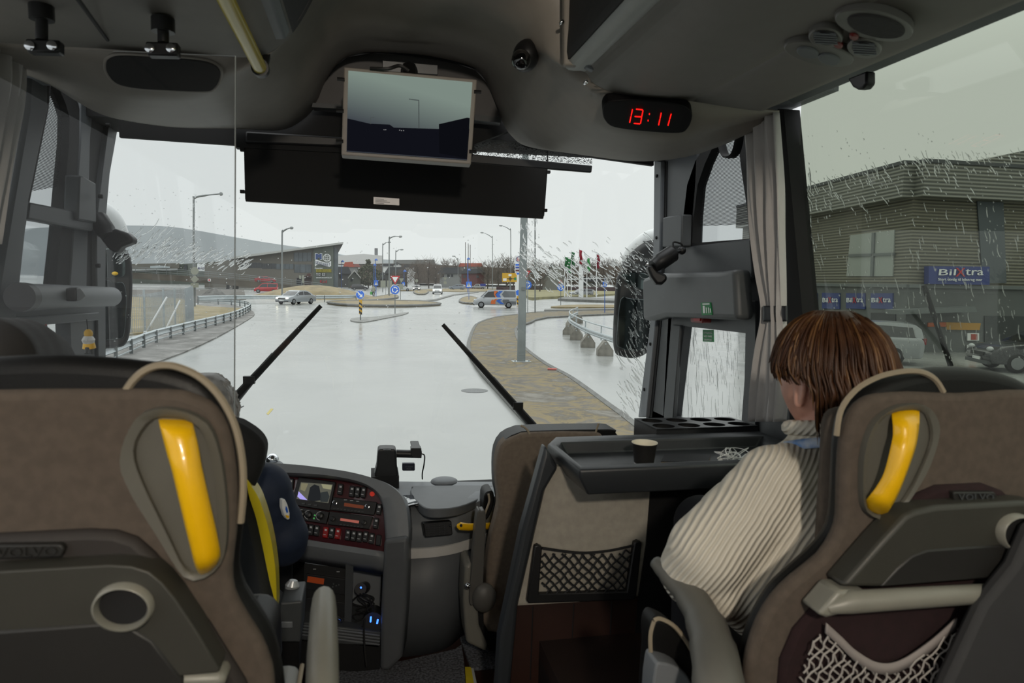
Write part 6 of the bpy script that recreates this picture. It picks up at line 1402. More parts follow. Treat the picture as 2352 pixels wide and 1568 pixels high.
def blue_lamp(u, vb, vt, label):
    b = G(u, vb); P = vp(b); t = thing('blue_lamp', label, 'street lamp', b, 'blue path lamps'); MB().tube([b, P(u, vt+3)], .06, 8).o('pole', M_bpole, t)
    r = 3.5*((b-EYE).dot(fwd))/F*1.0; MB().lathe(P(u+2, vt+3), (0, 0, 1), [(r*1.1, -r*.3), (r, r*.2), (r*.6, r*.8), (r*.1, r)], 14).o('shade', M_bpole, t)
for a in ((785, 663, 598, 'blue path lamp beside the shopping centre corner'), (862, 672, 594, 'tall blue path lamp beside the pedestrian sign near the walker'), (859, 668, 606, 'lower blue path lamp close to the tall one near the walker'), (928, 664, 620, 'short blue path lamp behind the yield sign'), (1074, 672, 592, 'blue path lamp by the pedestrian sign right of the white van'), (1075.5, 664, 617, 'small blue path lamp below the roofs right of the white van')): blue_lamp(*a)
# yield sign back next to the middle pair, and other backs
t, b = signpost('road_sign_back', 920, 693, 640, 'grey back of a yield sign with a square plate, right of the blue roundabout disc'); MB().prism(on(near(b, .04), tri(922, 639, 6, 10)), FD*.03).o('triangle_back', M_back, t); slab('square_back', rect(916, 652, 926, 664), near(b, .04), .03, M_back, t)
t, b = signpost('direction_sign_back', 886, 679, 646, 'grey back of two direction boards left of the yield sign')
slab('board', rect(874, 644, 885.5, 660), near(b, .05), .04, M_back, t); slab('board', rect(889, 644, 900, 660), near(b, .05), .04, M_back, t); MB().tube([b+RD*.4, vp(b)(892, 646)], .04, 6).o('post', M_pole2, t)
t, b = signpost('road_sign_back', 957, 668, 642, 'grey disc sign back above the car with dazzling lights'); disc(near(b, .05), 957, 644.5, 3.6, .03, M_back).o('disc_back', M_back, t)
t, b = signpost('road_sign_back', 1023, 664, 640, 'grey back of a yield sign over a disc right of the white van'); disc(near(b, .05), 1022.5, 649, 3.8, .03, M_back).o('disc_back', M_back, t); MB().prism(on(near(b, .05), tri(1022.5, 637, 4, 7)), FD*.03).o('triangle_back', M_back, t)
t, b = signpost('road_sign_back', 447, 706, 590, 'post with three pale sign backs, disc, diamond and square, by the mesh fence', r=.09)
disc(near(b, .14), 447, 622, 9, .04, M_back).o('disc_back', M_back, t); slab('diamond_back', [(447, 632), (456.5, 641), (447, 650), (437.5, 641)], near(b, .14), .04, M_back, t); slab('square_back', rect(438, 650, 456, 660), near(b, .14), .04, M_back, t)
t, b = signpost('road_sign_back', 693.5, 676, 632, 'pale green back of two narrow signs on the grass mound'); slab('left_board', [(687, 632), (691.5, 633), (691.5, 641), (687.5, 640)], near(b, .05), .03, M_back, t); slab('right_board', [(694, 632), (698.5, 632), (697.5, 650), (694, 648)], near(b, .05), .03, M_back, t)
M_sy = mat('sign_yellow', (242, 188, 30), .5)
for (q, lb) in (((662, 666, 685, 673), 'low yellow marker panel left of the sign backs, behind the silver saloon'), ((692, 667, 711, 673), 'low yellow marker panel right of the sign backs on the mound')):
    b = G((q[0]+q[2])/2, 684); t = thing('chevron_sign', lb, 'traffic sign', b); slab('panel', rect(*q), near(b, .0), .05, M_sy, t); MB().tube([b, vp(b)((q[0]+q[2])/2, q[3])], .04, 6).o('post', M_pole2, t)
# small red-rimmed sign on the ramp, no-parking etc.
t, b = signpost('pole_sign', 480.5, 700, 640, 'small square board with red round mark on the ramp wall', base=far(149)(480.5, 668)*1); slab('board', rect(477, 640, 484, 646), near(b, .05), .03, M_white, t); disc(near(b, .06), 480.5, 643, 2.2, .01, M_red).o('red_disc', M_red, t)
# right: yield + roundabout partly behind the mast, other roundabout sign, yellow junction sign, price pylon
b = G(1229, 720); t = thing('yield_sign', 'red yield triangle over a blue roundabout disc just right of the lamp mast', 'traffic sign', b)
y1 = MB().prism(on(near(b, .06), [(1199, 621), (1219, 621.5), (1209, 638)]), FD*.03).o('yield_border', M_red, t); MB().prism(on(near(b, .07), [(1203, 624), (1215, 624), (1209, 634)]), FD*.01).o('yield_face', M_ltr, y1)
df = disc(near(b, .06), 1211, 654, 10, .03, M_blue).o('disc_face', M_blue, t); arrow_ring(near(b, .075), 1211, 654, 10, df); MB().tube(on(near(b, -.02), [(1205, 654), (1230, 654)]), .03, 6).o('bracket', M_pole2, t); MB().tube(on(near(b, -.02), [(1205, 628), (1230, 628)]), .03, 6).o('bracket', M_pole2, t); MB().tube([G(1212, 722), vp(b)(1212, 622)], .035, 8).o('post', M_pole2, t)
t, b = signpost('roundabout_sign', 1288, 704, 648, 'small blue roundabout disc on a thin post near the white flag poles'); df = disc(near(b, .05), 1288, 660, 8, .03, M_blue).o('disc_face', M_blue, t); arrow_ring(near(b, .07), 1288, 660, 8, df); MB().prism(on(near(b, .05), [(1283, 649), (1293, 649), (1288, 642)][::-1]), FD*.03).o('red_triangle', M_red, t)
t, b = signpost('keep_right_sign', 1190, 701, 672, 'striped marker with a blue disc half hidden by the lamp mast'); st = slab('marker_board', rect(1187, 680, 1193, 700), near(b, .05), .04, MT['marker_yellow'], t)
for k in range(2): slab('black_stripe', [(1187, 684+k*9), (1193, 688+k*9), (1193, 692+k*9), (1187, 688+k*9)], near(b, .055), .004, M_blk, st)
disc(near(b, .06), 1190, 672, 6, .03, M_blue).o('disc_face', M_blue, t)
t, b = signpost('junction_sign', 1171, 690, 648, 'yellow junction map sign left of the lamp mast', r=.06); bd = slab('board', rect(1153.5, 627, 1187, 647.5), near(b, .1), .06, M_sy, t)
for q in ([(1171, 634), (1172.4, 634), (1172.4, 646), (1171, 646)], [(1164, 639.2), (1182, 639.2), (1182, 640.6), (1164, 640.6)]): slab('map_line', q, near(b, .115), .01, M_blk, bd)
MB().ring(on(near(b, .118), ell(1171.7, 640, 3.4, 3.2, 20)), on(near(b, .118), ell(1171.7, 640, 2, 1.9, 20)), FD*.01).o('map_roundabout', M_blk, bd)
for q in ((1155.5, 639, 1163.5, 645), (1168, 629, 1175, 634), (1181, 637, 1186, 643)): slab('map_label', rect(*q), near(b, .115), .01, M_white if q[0] < 1180 else M_grn, bd)
b = G(1192, 684); t = thing('fuel_price_sign', 'white fuel station pylon with oval logo and price rows, half behind the mast', 'sign', b); P = near(b, 0)
pb = slab('pylon', rect(1183, 587, 1198, 684), P, .6, M_white, t)
lg = MB().ring(on(near(b, .02), ell(1194, 595.5, 9.5, 7, 28)), on(near(b, .02), ell(1194, 595.5, 8.3, 5.9, 28)), FD*.02).o('logo_oval', mat('logo_blue', (40, 66, 160), .5), pb); txt('Esso', (1187.5, 599), (1200.5, 599), (1187.5, 592), near(b, .02), M_red, lg, t=.02, lift=.01)
for k, (mm, v) in enumerate(((M_blue, 606), (mat('price_blue', (58, 84, 190), .5), 612), (mat('price_red', (200, 60, 70), .5), 605), (mat('price_dark_red', (120, 34, 44), .5), 619), (M_blue, 626))):
    u0_ = 1184 if k != 2 else 1192; slab('price_row', rect(u0_, v, 1198, v+4.2), near(b, .02 if k != 2 else .03), .02, mm, pb)
# flag poles and white frame at the filling station
for i, (u, vt, cc) in enumerate(((1297, 586, (30, 120, 60)), (1303, 590, (40, 140, 70)), (1312, 575, (30, 110, 60)), (1330, 570, (170, 40, 60)), (1348, 588, (60, 160, 80)), (1370, 580, (150, 40, 60)))):
    b = G(u, 686 if i < 5 else 690); P = vp(b); t = thing('flag_pole', 'slim white flag pole, %s from the left, with a limp %s flag' % (('first', 'second', 'third', 'fourth', 'fifth', 'sixth')[i], 'red' if cc[0] > 100 else 'green'), 'flag pole', b, 'flag poles at the filling station')
    MB().tube([b, P(u, vt)], [.085, .05], 8).o('pole', M_white, t)
    fl = MB(); R = []
    for j in range(9): R.append([P(u+.5+x*7+1.0*math.sin(j*.9+i), vt+3+j*4+x*3)+FD*(.15*math.sin(x*6+j)) for x in [k/5 for k in range(6)]])
    fl.loft(R); fl.o('flag', mat('flag_%d_%d' % cc[:2], cc, .8), t, thick=.01)
b = G(1335, 687); slab('pylon', rect(1330, 612, 1340, 687), vp(b), .5, M_white, label='broad white pylon among the flag poles', cat='pylon')
MB().tube(on(vp(G(1335, 690)), [(1296, 642), (1410, 638)]), .05, 6).o('cross_rail', M_white, label='thin white rail running across the flag poles', cat='rail')
# ---- guardrails
def guardrail(name, label, base, hb, ht, post_every, two=False, group='steel guardrails'):
    P = [G(u, v) for u, v in base]; P = cr(P, 6); t = thing(name, label, 'guardrail', P[0], group)
    W = [(-.04, .0), (.02, .04), (-.03, .10), (-.03, .14), (.02, .20), (-.04, .24)]
    rows = []
    for i, p in enumerate(P):
        d = (P[min(i+1, len(P)-1)]-P[max(i-1, 0)]).normalized(); n = V((d.y, -d.x, 0))
        rows.append([p+n*x+V((0, 0, hb+z*(ht-hb)/.24)) for x, z in W])
    MB().loft(rows).o('beam', M_steel, t, thick=.012, sm=60)
    s = rs(P, max(2, int(sum((b-a).length for a, b in zip(P, P[1:]))/post_every)))
    for p in s: MB().bx(p.x-.05, p.x+.05, p.y-.04, p.y+.04, -.05, ht-.02).o('post', M_pole2, t)
    if two: MB().tube([p+V((0, 0, hb-.14)) for p in P], .03, 6).o('lower_rail', M_steel, t)
    return t
guardrail('guardrail', 'near curved steel guardrail along the left road shoulder', [(60, 905), (150, 872), (250, 838), (300, 816), (350, 793), (400, 777), (450, 762), (500, 748), (540, 735), (565, 722), (575, 714), (570, 708), (545, 703), (500, 700), (455, 699)], .30, .58, 2.0, True)
guardrail('guardrail', 'straight far steel guardrail in front of the grass mound', [(455, 697), (500, 695), (600, 694), (700, 693.5), (818, 691)], .35, .75, 4.0)
# right: concrete barrier feet carrying a curved steel rail
feet = [(1389, 816), (1350, 797), (1324, 780), (1307, 768), (1316, 752), (1325, 742)]
bw = mat('precast_concrete', (150, 146, 136), .8, var=.2, vs=4, bump=.2, bs=40)
c0_ = G(*feet[0]); tB = thing('concrete_block', 'gable-shaped concrete barrier foot under the steel rail, nearest to the wing mirror', 'concrete block', c0_, 'concrete barrier feet')
M0 = Matrix.Translation(c0_) @ Matrix.Rotation(math.radians(-14), 4, 'Z'); q = lambda x, y, z: M0 @ V((x, y, z))
gp = [(-.30, 0), (-.30, .22), (-.06, .56), (.06, .56), (.30, .22), (.30, 0)]
MB().prism([q(x, -.3, z) for x, z in gp], q(0, .75, 0)-q(0, 0, 0)).o('body', bw, tB, bev=.008)
MB().lathe(q(0, -.30, .47), q(0, -1, 0)-q(0, 0, 0), [(.03, -.02), (.03, .015)], 10).o('bolt', M_steel, tB)
for i, (u, v) in enumerate(feet[1:]): dup(tB, G(u, v), (0, -.1, -.2, .4, .9)[i], 'gable-shaped concrete barrier foot, %s from the wing mirror' % ('second', 'third', 'fourth', 'fifth', 'sixth')[i])
rp_ = [G(u, v) for u, v in ((1520, 862), (1440, 834), (1389, 814), (1350, 796), (1324, 779), (1309, 766), (1307, 757), (1314, 750), (1326, 742))]
P = cr(rp_, 5); t = thing('barrier_rail', 'curved double steel rail carried on the concrete barrier feet', 'guardrail', P[10])
for nm, z, r in (('lower_beam', .62, .055), ('middle_beam', .74, .055), ('top_rail', 1.08, .03)): MB().tube([p+V((0, 0, z)) for p in P], r, 8).o(nm, M_steel, t)
for p in rs(P, 9): MB().tube([p+V((0, 0, .5)), p+V((0, 0, 1.08))], .03, 6).o('upright', M_steel, t)
MB().tube([G(1258, 856)+V((0, 0, .12)), G(1279, 857)+V((0, 0, .12))], .035, 8).o('marker_stick', mat('faded_red', (214, 120, 110), .6), label='short red stick lying on the verge right of the lamp mast', cat='stick')
# mesh fence
t = thing('mesh_fence', 'pale mesh fence with slanted white braces left of the sign backs', 'fence', G(380, 760)); fp = [G(u, v) for u, v in ((300, 768), (333, 766), (377, 757), (403, 752), (430, 748), (444, 740))]; f_ = cr(fp, 6)
mb2 = MB(); M_fn = mat('fence_wire', (196, 204, 208), .5)
for i, p in enumerate(rs(f_, 110)): mb2.tube([p+V((0, 0, .1)), p+V((0, 0, 1.85+.35*(i/110)))], .010 if i < 70 else .016, 4)
for z in (.15, .7, 1.25, 1.8): mb2.tube([p+V((0, 0, z)) for p in f_], .008, 4)
mb2.o('wire_mesh', M_fn, t, kind='stuff')
for p in fp: MB().tube([p, p+V((0, 0, 2.1))], .05, 8).o('post', M_steel, t)
for (a, c) in (((335, 764), (372, 682)), ((380, 757), (403, 690))): MB().tube([G(*a), vp(G(*a))(*c)+FD*.5], .045, 8).o('brace', M_white, t)
b = G(332, 772); t, b = signpost('marker_post', 333, 772, 762, 'white delineator post with dark plate at the foot of the fence', 'marker post'); slab('plate', rect(329.5, 760, 336.5, 775), near(b, .05), .05, M_white, t); slab('dark_mark', rect(331.5, 763, 334.5, 771), near(b, .06), .01, M_blk, t)
# walker
b = G(858, 680.5); P = vp(b); t = thing('person', 'walker in a pale jacket carrying a green bag on the far path', 'person', b); k = .0125*((b-EYE).dot(fwd))/20
h = 1.72; pb_ = MB()
for s in (-1, 1): blob(pb_, [(b+RD*.08*s+V((0, 0, .05)), .06), (b+RD*.10*s+FD*.1*s+V((0, 0, .45)), .07), (b+RD*.07*s+V((0, 0, .88)), .10)])
blob(pb_, [(b+V((0, 0, .88)), .14), (b+V((0, 0, 1.35)), .15), (b+V((0, 0, 1.5)), .07), (b+V((0, 0, 1.6)), (.085, .10, .11))])
for s in (-1, 1): blob(pb_, [(b+RD*.18*s+V((0, 0, 1.38)), .065), (b+RD*.27*s+V((0, 0, 1.08)), .05), (b+RD*.28*s+FD*-.08+V((0, 0, .82)), .045)])
organic(pb_, 'body', M_trs, t, .03, 3)
pj_ = MB(); blob(pj_, [(b+V((0, 0, .85)), .18), (b+V((0, 0, 1.38)), .19), (b+V((0, 0, 1.5)), .10)])
for s in (-1, 1): blob(pj_, [(b+RD*.17*s+V((0, 0, 1.40)), .09), (b+RD*.27*s+V((0, 0, 1.08)), .075), (b+RD*.28*s+V((0, 0, .9)), .06)])
organic(pj_, 'jacket', mat('pale_olive_jacket', (178, 178, 160), .8), t, .03, 3)
MB().ball(b+V((0, .02, 1.63)), (.10, .11, .11), 12).o('hair', mat('light_hair', (170, 160, 140), .8), t)
bg_ = MB(); c = b-RD*.34+V((0, 0, .55)); bg_.loft([[c+RD*x*w+FD*y*w+V((0, 0, z)) for x, y in ((-.2, -.07), (.2, -.07), (.2, .07), (-.2, .07))] for z, w in ((-.28, .9), (0, 1.05), (.18, .7))], closed=True, cap=True); bg_.tube(cr([c+RD*-.1+V((0, 0, .17)), c+V((0, 0, .32)), c+RD*.1+V((0, 0, .17))], 4), .012, 6)
bg_.o('shopping_bag', mat('bag_green', (70, 180, 70), .5), label='green shopping bag held by the walker on the far path', cat='bag')
# ------------------------------------------------------------------ buildings and trees
def stripes(name, c1, c2, sc_, bump=.5):
    m = mat(name, c1, .5, .1); t = m.node_tree; b = t.nodes['Principled BSDF']; tc = t.nodes.new('ShaderNodeTexCoord'); w = t.nodes.new('ShaderNodeTexWave'); w.bands_direction = 'Z'; w.inputs['Scale'].default_value = sc_
    r = t.nodes.new('ShaderNodeValToRGB'); r.color_ramp.elements[0].color = tuple(x*ALB for x in lin(c2))+(1,); r.color_ramp.elements[1].color = tuple(x*ALB for x in lin(c1))+(1,); bp = t.nodes.new('ShaderNodeBump'); bp.inputs['Strength'].default_value = bump; bp.inputs['Distance'].default_value = .05
    L = t.links.new; L(tc.outputs['Object'], w.inputs[0]); L(w.outputs['Fac'], r.inputs[0]); L(r.outputs[0], b.inputs['Base Color']); L(w.outputs['Fac'], bp.inputs['Height']); L(bp.outputs[0], b.inputs['Normal']); return m
M_taupe = mat('taupe_cladding', (122, 118, 108), .7, var=.06, vs=.3); M_green = mat('grey_green_cladding', (104, 112, 102), .7, var=.05, vs=.3); M_wgl = mat('window_glass', (96, 106, 112), .12, var=.3, vs=.4); M_wgl2 = mat('dark_window', (60, 64, 68), .15)
BY = 165; FB = far(BY); fB = lambda e: far(BY-e); dB = V((ray(740, 640).x, ray(740, 640).y, 0)).normalized()
bl = thing('shopping_centre', 'taupe shopping centre with sloping roof, globe logo and shop signs', 'building', FB(650, 690)*1); bl.location.z = 0
gz = lambda u: (u, (lambda p: p)(0))
def toground(pts, base_v=700): return pts
slab('main_wall', [(470, 700), (470, 606), (541, 594), (722, 567), (722, 700)], FB, 26, M_taupe, bl)
sw_ = slab('sign_wall', [(720, 568), (766, 562), (766, 690), (720, 690)], fB(.6), 20, M_green, bl, label='grey-green sign wall')
slab('glass_corner', [(765, 563), (777, 571), (776, 690), (765, 690)], fB(.2), 16, M_wgl, bl)
rf = MB(); ra = on(fB(1.6), [(530, 590), (789, 555.5), (788, 560), (530, 595)]); rf.prism(ra, dB*30); rf.o('roof', mat('pale_roof_edge', (206, 208, 204), .6), bl)
MB().prism(on(fB(1.0), [(720, 568.5), (788, 560), (776, 582), (776, 572), (766, 563.5)]), dB*22).o('roof_soffit', mat('dark_soffit', (84, 84, 82), .7), bl)
for q, m in (((675, 580, 715, 600), M_wgl), ((553, 603, 600, 615), M_wgl2), ((601, 605, 633, 617), M_wgl2), ((634, 606, 674, 618), M_wgl), ((676, 607, 715, 626), M_wgl), ((681, 638, 695, 654), M_wgl2)):
    w_ = slab('window', [(q[0], q[1]), (q[2], q[1]), (q[2], q[3]), (q[0], q[3])], fB(.05), .15, m, bl)
    n = max(1, int((q[2]-q[0])/10))
    for k in range(n+1): slab('mullion', rect(q[0]+(q[2]-q[0])*k/n-.4, q[1], q[0]+(q[2]-q[0])*k/n+.4, q[3]), fB(.12), .1, M_gryd, w_)
fs = fB(.66); ft = fB(.75)
sg = lambda nm, q, m, pl=fs, par=sw_: slab(nm, q, pl, .1, m, par)
X = lambda zx: 680+zx*120/1568; Y = lambda zy: 550+zy*120/1568
Mo = [(565, 410), (640, 410), (680, 450), (720, 410), (785, 410), (785, 610), (715, 610), (715, 520), (680, 560), (645, 520), (645, 605), (565, 605)]
sg('logo_letter_edge', [(X(a), Y(c)) for a, c in Mo], M_ltr); sg('logo_letter', [(X(676+(a-676)*.84), Y(508+(c-508)*.84)) for a, c in Mo], mat('logo_letter_blue', (60, 88, 150), .5), ft)
cu_, cv_ = X(925), Y(548); rg = 118*120/1568
gl = MB().ring(on(fs, ell(cu_, cv_, rg, rg, 32)), on(fs, ell(cu_, cv_, rg*.86, rg*.86, 32)), FD*.1).o('globe_ring', M_ltr, sw_)
for k in (-.5, 0, .5):
    MB().tube(on(ft, [(cu_-rg*math.cos(math.asin(k))*.95, cv_+rg*k+.6), (cu_, cv_+rg*k+1.2), (cu_+rg*math.cos(math.asin(k))*.95, cv_+rg*k+.6)]), .045, 5).o('globe_parallel', M_ltr, gl)
    MB().tube(on(ft, [(cu_+rg*k*1.1*math.cos(a)+.8*math.cos(a), cv_+rg*.95*math.sin(a)) for a in [math.radians(x) for x in range(-90, 91, 20)]]), .045, 5).o('globe_meridian', M_ltr, gl)
rib = sg('wavy_band', [(X(565), Y(625)), (X(620), Y(612)), (X(700), Y(630)), (X(790), Y(665)), (X(880), Y(690)), (X(970), Y(690)), (X(1048), Y(640)), (X(1048), Y(790)), (X(1000), Y(818)), (X(920), Y(805)), (X(840), Y(775)), (X(760), Y(745)), (X(690), Y(740)), (X(630), Y(760)), (X(565), Y(805))], M_ltr)
M_sb = mat('logo_dark_blue', (66, 80, 120), .5)
for i, chh in enumerate('SENTERET'):
    a = 578+i*58; dy = (0, 8, 20, 36, 52, 64, 62, 48)[i]; h_ = 95
    txt(chh, (X(a), Y(735+dy-(0 if i < 7 else 0))), (X(a+46), Y(735+dy+4)), (X(a), Y(735+dy-h_)), fs, M_sb, rib, t=.05, lift=.12)
tw = lambda s, a, b_, c, d, m: txt(s, (X(a), Y(d)), (X(b_), Y(d)), (X(a), Y(c)), fs, m, sw_, t=.06, lift=.03)
tw('Gourmet', 565, 800, 830, 885, M_ltr); sg('yellow_band', [(X(596), Y(885)), (X(1062), Y(885)), (X(1062), Y(985)), (X(596), Y(985))], mat('olive_yellow_sign', (150, 140, 20), .5)); txt('EUROSPAR', (X(610), Y(974)), (X(1052), Y(974)), (X(610), Y(896)), fs, mat('yellow_letter', (196, 184, 30), .5), sw_, t=.06, lift=.14)
hb_ = sg('hours_board', [(X(596), Y(1000)), (X(900), Y(1000)), (X(900), Y(1092)), (X(596), Y(1092))], mat('hours_dark', (56, 62, 60), .6))
for s, a, b_, c, d in (('Man-Fre', 612, 755, 1008, 1040), ('07-23', 785, 880, 1008, 1040), ('Lordag', 612, 735, 1052, 1084), ('08-23', 785, 880, 1052, 1084)): txt(s, (X(a), Y(d)), (X(b_), Y(d)), (X(a), Y(c)), fs, M_ltr, hb_, t=.04, lift=.12)
tw('VINMONOPOLET', 600, 1075, 1128, 1165, M_ltr); tw('Kid', 720, 925, 1212, 1300, mat('shop_red', (200, 50, 66), .5))
# warehouse left with banner, ramp
FW = far(215); wh = thing('warehouse', 'low grey-green warehouse with a white furniture banner behind the ramp', 'building', FW(400, 690)); wh.location.z = 0
slab('wall', [(180, 700), (180, 614), (300, 612), (420, 606), (500, 600), (560, 598), (560, 700)], FW, 20, M_green, wh)
slab('roof_strip', [(180, 617), (408, 615), (408, 620), (180, 622)], far(213.5), 1.2, M_white, wh); slab('upper_block', [(300, 606), (412, 604), (412, 616), (300, 617)], far(213), 6, M_taupe, wh)
for q in ((315, 652, 324, 668), (422, 608, 429, 620)): slab('window', rect(*q), far(214.6), .2, M_wgl2, wh)
ba = slab('banner', [(453, 606), (497, 609), (497, 624), (453, 623)], far(213.6), .2, M_white, wh); txt('llagmobler', (458, 619.5), (496, 620), (458, 611.5), far(213.6), mat('banner_ink', (40, 36, 80), .5), ba, t=.03, lift=.3); slab('banner_square', rect(454.5, 613, 458.5, 618), far(213.4), .05, mat('banner_purple', (60, 40, 120), .5), ba)
slab('vent_unit', [(345, 611), (365, 609.5), (390, 612), (390, 615), (345, 615)], far(212), 2, M_steel, label='silver vent unit on the warehouse roof', cat='roof unit')
FR = far(150); rp = thing('concrete_ramp', 'raised concrete vehicle ramp with steel railing in front of the shopping centre', 'ramp', FR(500, 690)); rp.location.z = 0
top = [(240, 622), (320, 627), (400, 631.5), (500, 638.5), (560, 644), (620, 650), (690, 658), (740, 664)]; bot = [(740, 672), (690, 668), (600, 661), (560, 658), (500, 652), (400, 645), (320, 641), (240, 638)]
slab('deck', cr(top, 3)+cr(bot, 3), FR, 6, mat('stained_concrete', (104, 96, 84), .9, var=.25, vs=.4), rp)
slab('pier', rect(534, 655, 548, 690), far(151), 3, mat('pier_concrete', (96, 94, 90), .9), rp); slab('pier', rect(520, 652, 527, 690), far(152), 2, M_gryd, rp)
for z in (4, 9, 13): MB().tube([p for p in on(far(149.8), [(u, v-z) for u, v in cr(top, 3)][0:0] or [(p.x, p.y-z) for p in cr([V((u, v, 0)) for u, v in top], 3)])], .05, 5).o('railing_bar', M_pole2, rp)
for p in rs([V((u, v, 0)) for u, v in top], 22): MB().tube(on(far(149.8), [(p.x, p.y), (p.x, p.y-13)]), .05, 5).o('railing_post', M_pole2, rp)
b = far(158)(708, 690); b.z = 0; t = thing('dark_monument', 'dark maroon tower monument in front of the shopping centre sign wall', 'monument', b); M_mar = mat('dark_maroon', (64, 48, 46), .7)
slab('shaft', [(700, 656), (699, 637), (716, 637), (715.5, 680), (701, 680)], far(158), 2, M_mar, t); slab('collar', rect(697.5, 634, 717, 638), far(157.5), 2.6, M_mar, t); slab('head', [(704, 634), (704, 631), (706, 628), (713, 628), (714, 631), (713, 634)], far(158), 1.6, mat('rust_brown', (92, 56, 48), .7), t)
# houses on the ridge
def house(label, uv_wall, uv_roof, d, mw, mr, wins=(), dep=9, extra=None):
    d = d*1.42 if d < 200 else d+60
    P = far(d); t = thing('house', label, 'house', V((P(uv_wall[0][0], 650).x, P(uv_wall[0][0], 650).y, 0)), 'houses on the ridge')
    wp = on(P, uv_wall); zb_ = sorted(p.z for p in wp)[1]; wp = [V((p.x, p.y, 0 if p.z <= zb_+.01 else p.z)) for p in wp]; qd = wp[0]-EYE; qd.z = 0; MB().prism(wp, qd.normalized()*dep).o('walls', mw, t); slab('roof', uv_roof, far(d-.6), dep+1.2, mr, t)
    for q in wins:
        w = slab('window', rect(*q), far(d-.1), .3, M_wgl2, t)
    return t
M_hg = mat('house_grey_green', (112, 116, 106), .8); M_hr = mat('dark_roof', (72, 74, 78), .7, var=.1, vs=.6); M_hl = mat('house_light_grey', (150, 152, 150), .8); M_hred = mat('house_red', (112, 58, 58), .8); M_ora = mat('orange_roof', (190, 96, 76), .8); M_dk = mat('house_dark', (78, 78, 76), .8); M_hw = mat('house_white', (250, 251, 250), .7)
house('dark house with flat grey roof beside the shopping centre corner', [(776, 670), (776, 622), (806, 622), (806, 670)], [(775, 628), (775, 612), (800, 612), (808, 629)], 150, M_dk, M_hr, ((779, 632, 784, 640),))
house('grey-green gabled house with small white attic window', [(800, 668), (800, 636), (814, 621), (828, 636), (828, 668)], [(799, 637), (814, 619), (829, 637), (829, 640), (814, 623), (799, 640)], 138, M_hg, mat('house_white_trim', (216, 216, 210), .7), ((815, 625, 819, 629), (805, 640, 810, 646)))
house('house with steep grey roof right of the evergreen', [(855, 660), (855, 626), (884, 632), (884, 660)], [(854, 626), (882, 625), (886, 640), (866, 640)], 160, M_dk, M_hr, ((866, 646, 870, 650),))
house('long dark-roofed house behind the roundabout sign', [(884, 655), (884, 626), (934, 626), (934, 655)], [(882, 628), (892, 613), (930, 613), (938, 628)], 175, M_dk, M_hr, ((905, 632, 911, 638),))
house('light grey house with dark roof right of the bare thicket', [(1010, 648), (1010, 627), (1056, 627), (1056, 648)], [(1004, 628), (1012, 614), (1055, 614), (1066, 628)], 180, M_hl, M_hr, ((1014, 630, 1020, 636), (1027, 630, 1033, 636), (1036, 630, 1041, 636)))
house('dark red house behind the pedestrian sign', [(1060, 652), (1060, 626), (1112, 624), (1112, 652)], [(1057, 628), (1066, 618), (1108, 616), (1116, 627)], 158, M_hred, M_hr, ((1064, 632, 1070, 638), (1094, 632, 1100, 638)))
house('house with a bright orange roof high on the ridge, above the red house', [(1056, 616), (1056, 610), (1106, 610), (1106, 616)], [(1052, 612), (1056, 604), (1106, 604), (1110, 612)], 240, M_hl, M_ora)
house('house with a faded orange roof left of the evergreen', [(790, 624), (790, 612), (812, 612), (812, 624)], [(788, 613), (792, 602), (810, 601), (814, 613)], 230, M_hl, M_ora)
house('house with pink-orange roof just behind the faded orange one', [(812, 622), (812, 612), (826, 612), (826, 622)], [(810, 613), (814, 606), (824, 606), (828, 613)], 250, M_hl, mat('pink_roof', (168, 110, 100), .8))
house('white gabled house high above the roundabout sign', [(903, 614), (903, 608), (912, 603), (922, 608), (922, 614)], [(902, 608), (912, 602), (923, 608), (923, 609.5), (912, 604), (902, 609.5)], 260, M_hw, M_hr, ((911, 606, 913, 609),))
house('low white-fronted house in front of the white gabled one', [(880, 616), (880, 609), (902, 609), (902, 616)], [(878, 611), (882, 606), (900, 606), (904, 611)], 255, M_hw, M_hr)
house('white-fronted house at the right of the white gabled one', [(927, 618), (927, 612), (952, 612), (952, 618)], [(925, 614), (930, 607), (948, 607), (955, 614)], 255, M_hw, M_hr)
house('grey windowless gable house behind the flag poles', [(1246, 668), (1246, 640), (1268, 606), (1290, 612), (1300, 640), (1300, 668)], [(1245, 641), (1267, 604), (1270, 605), (1249, 642)], 140, mat('grey_render', (138, 138, 132), .8), M_hr, ((1265, 607, 1271, 612),))
house('dark low house in the trees right of the flag poles', [(1330, 662), (1330, 645), (1380, 645), (1380, 662)], [(1326, 647), (1335, 636), (1376, 636), (1386, 647)], 150, M_hl, M_hr, ((1340, 649, 1346, 655), (1360, 649, 1366, 655)))
slab('factory_hall', [(775, 606), (775, 587), (835, 583), (880, 587), (880, 606)], far(420), 40, M_hw, label='large white factory hall with flat roof on the horizon', cat='building')
slab('factory_hall', [(904, 612), (904, 597), (998, 596), (1000, 612)], far(420), 40, M_hl, label='long pale grey hall on the horizon right of the white one', cat='building')
MB().tube(on(far(425), [(864, 590), (864, 570)]), 1.0, 10).o('chimney_stack', mat('stack_grey', (140, 142, 144), .7), label='single factory chimney on the horizon above the evergreen', cat='chimney')
b0, b1 = G(1140, 667), G(1450, 672); m = MB(); m.prism([V((b0.x, b0.y, 0)), V((b0.x, b0.y, 1.1)), V((b1.x, b1.y, 1.6)), V((b1.x, b1.y, 0))], FD*.15); m.o('board_fence', mat('dark_board_fence', (92, 76, 80), .8, var=.15, vs=2), label='long dark board fence behind the flag poles and the red car', cat='fence')
